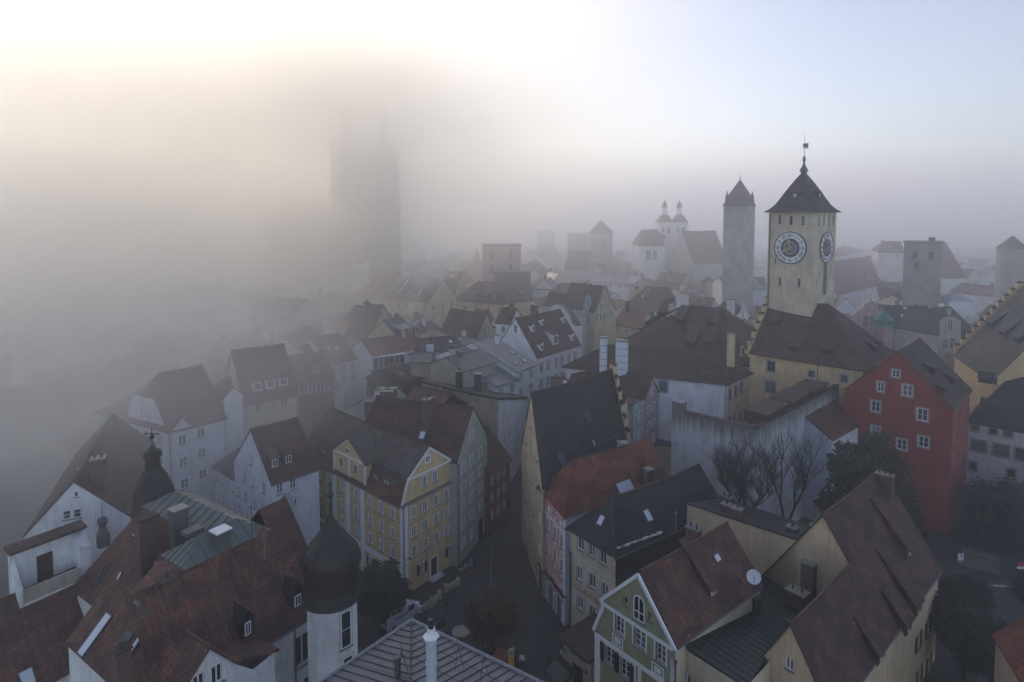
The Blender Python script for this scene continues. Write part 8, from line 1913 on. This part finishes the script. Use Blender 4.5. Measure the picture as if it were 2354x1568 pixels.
# pavements along the yellow house and street (real kerb steps)
def pave(pts):
    P_ = [G(p, 0) for p in pts]; mb = MB(); mb.hexa([Vector((p.x, p.y, .004)) for p in P_], [Vector((p.x, p.y, .12)) for p in P_]); tag(mb.obj('pavement', PAVE), kind='structure')
pave([C5(860, 975), C5(960, 1075), C5(1530, 705), C5(1480, 600)])
pave([R3(125, 690), R3(250, 1110), R3(330, 1270), R3(390, 1240), R3(250, 1050), R3(140, 680)][:4] + [R3(420, 1300)]) if 0 else None
# awnings / parasols at the right edge of the square
t = thing('market_parasol', G(C2(2090, 1560), 0), 'dark closed market awning beside the small shop', 'awning'); A_ = G(C1(60, 1330), 2.6); B_ = G(C1(260, 1540), 2.6)
mb = MB(); o_ = Vector((.9, .9, 0)); mb.hexa([A_ - o_, B_ - o_, B_ + o_, A_ + o_], [A_ + Vector((0, 0, .5)), B_ + Vector((0, 0, .5)), B_ + Vector((0, 0, .55)), A_ + Vector((0, 0, .55))]); addw(mb, 'canopy', DARK, t)
mb = MB(); 
for q_ in (A_, B_): mb.tube((q_.x, q_.y, 0), (q_.x, q_.y, 2.7), .04, n=6)
addw(mb, 'pole', ZINC, t)
# red roof corner bottom right
h = House('corner_roof_house', 'bright red-tiled roof corner at the bottom right edge', (R4(1500, 1290), 9), (R4(1700, 1330), 9), -10, 9)
h.b = 10; h.setprof('F', [(0, 9), (h.a / 2 + 1.5, 11.5), (h.a + 3, 9)]); h.walls({'*': W_OCH}); h.roof(T_RED2, ov=.3)

# ================================================================ fog
def volume(name, dens_fn, col, aniso, mesh):
    m = bpy.data.materials.new(name); m.use_nodes = True; nt = m.node_tree; nt.nodes.clear()
    o = nt.nodes.new("ShaderNodeOutputMaterial"); p = nt.nodes.new("ShaderNodeVolumePrincipled"); p.inputs['Color'].default_value = (*col, 1); p.inputs['Anisotropy'].default_value = aniso
    nt.links.new(p.outputs[0], o.inputs['Volume']); dens_fn(nt, p)
    mesh.materials.append(m); ob = bpy.data.objects.new(name, mesh); COL.objects.link(ob); return tag(ob, kind='stuff')
def boxmesh(a, b): mb = MB(); mb.box(a, b); return mb.mesh('haze', [], uv=False)
def even(d): 
    def f(nt, p): p.inputs['Density'].default_value = d
    return f
def blob(d, sx=1.6, lo=.35, hi=.75, nsc=2.2, mixn=.6):
    def f(nt, p):
        tc = N(nt, "ShaderNodeTexCoord"); g = N(nt, "ShaderNodeTexGradient", gradient_type='SPHERICAL'); nt.links.new(tc.outputs['Object'], g.inputs[0])
        n = N(nt, "ShaderNodeTexNoise", i_Scale=nsc, i_Detail=3, i_Roughness=.55); nt.links.new(tc.outputs['Object'], n.inputs[0])
        mr = N(nt, "ShaderNodeMapRange"); mr.inputs[1].default_value = lo; mr.inputs[2].default_value = hi; mr.inputs[3].default_value = 1 - mixn; mr.inputs[4].default_value = 1 + mixn; nt.links.new(n.outputs[0], mr.inputs[0])
        sm = N(nt, "ShaderNodeMapRange", interpolation_type='SMOOTHSTEP'); sm.inputs[1].default_value = 0; sm.inputs[2].default_value = .75; nt.links.new(g.outputs[1] if len(g.outputs) > 1 else g.outputs[0], sm.inputs[0])
        a = N(nt, "ShaderNodeMath", operation='MULTIPLY'); nt.links.new(sm.outputs[0], a.inputs[0]); nt.links.new(mr.outputs[0], a.inputs[1])
        b = N(nt, "ShaderNodeMath", operation='MULTIPLY'); nt.links.new(a.outputs[0], b.inputs[0]); b.inputs[1].default_value = d; nt.links.new(b.outputs[0], p.inputs['Density'])
    return f
HD = .0016
volume('haze', even(HD), (.97, .98, 1), .6, boxmesh((-1700, -55, -1.2), (1700, 1600, 165)))
def bank(label, c, s, d, an=.6, col=(1, .986, .955), **k):  # default col tints white fog warm, standing in for warm sunlight
    me = boxmesh((-1, -1, -1), (1, 1, 1)); o = volume('fog_bank', blob(d, **k), col, an, me); o.location = c; o.scale = s; tag(o, label); return o
bank('thick morning fog over the left of the old town', (-150, 165, 2), (155, 150, 72), .032, nsc=3.2, mixn=.5)
bank('dense cloud round the spires', (-74, 292, 104), (70, 45, 38), .024, mixn=.2)
bank('dense cloud round the cathedral spires', (-130, 262, 120), (290, 100, 130), .0135, mixn=.25)
bank('fog swallowing the cathedral', (-115, 225, 70), (190, 105, 75), .019, mixn=.3, nsc=3.)
bank('low fog drifting over the left foreground roofs', (-58, 96, 18), (46, 58, 30), .024)
bank('thin fog across the far city', (60, 640, 30), (950, 510, 90), .0085, an=.3, col=(.93, .95, 1), mixn=.3)  # bluish col paints the lavender sky tone into this fog

for p, z_, s_, d_ in ((U4(790, 690), 27, (9, 5, 6), .10), (U4(660, 960), 17, (5, 3, 6), .12), (U4(640, 1010), 14, (2.2, 2, 3.5), .2)):
    q_ = G(p, z_); o = volume('chimney_smoke', blob(d_, nsc=1.4), (1, 1, 1), .2, boxmesh((-1, -1, -1), (1, 1, 1))); o.location = q_; o.scale = s_
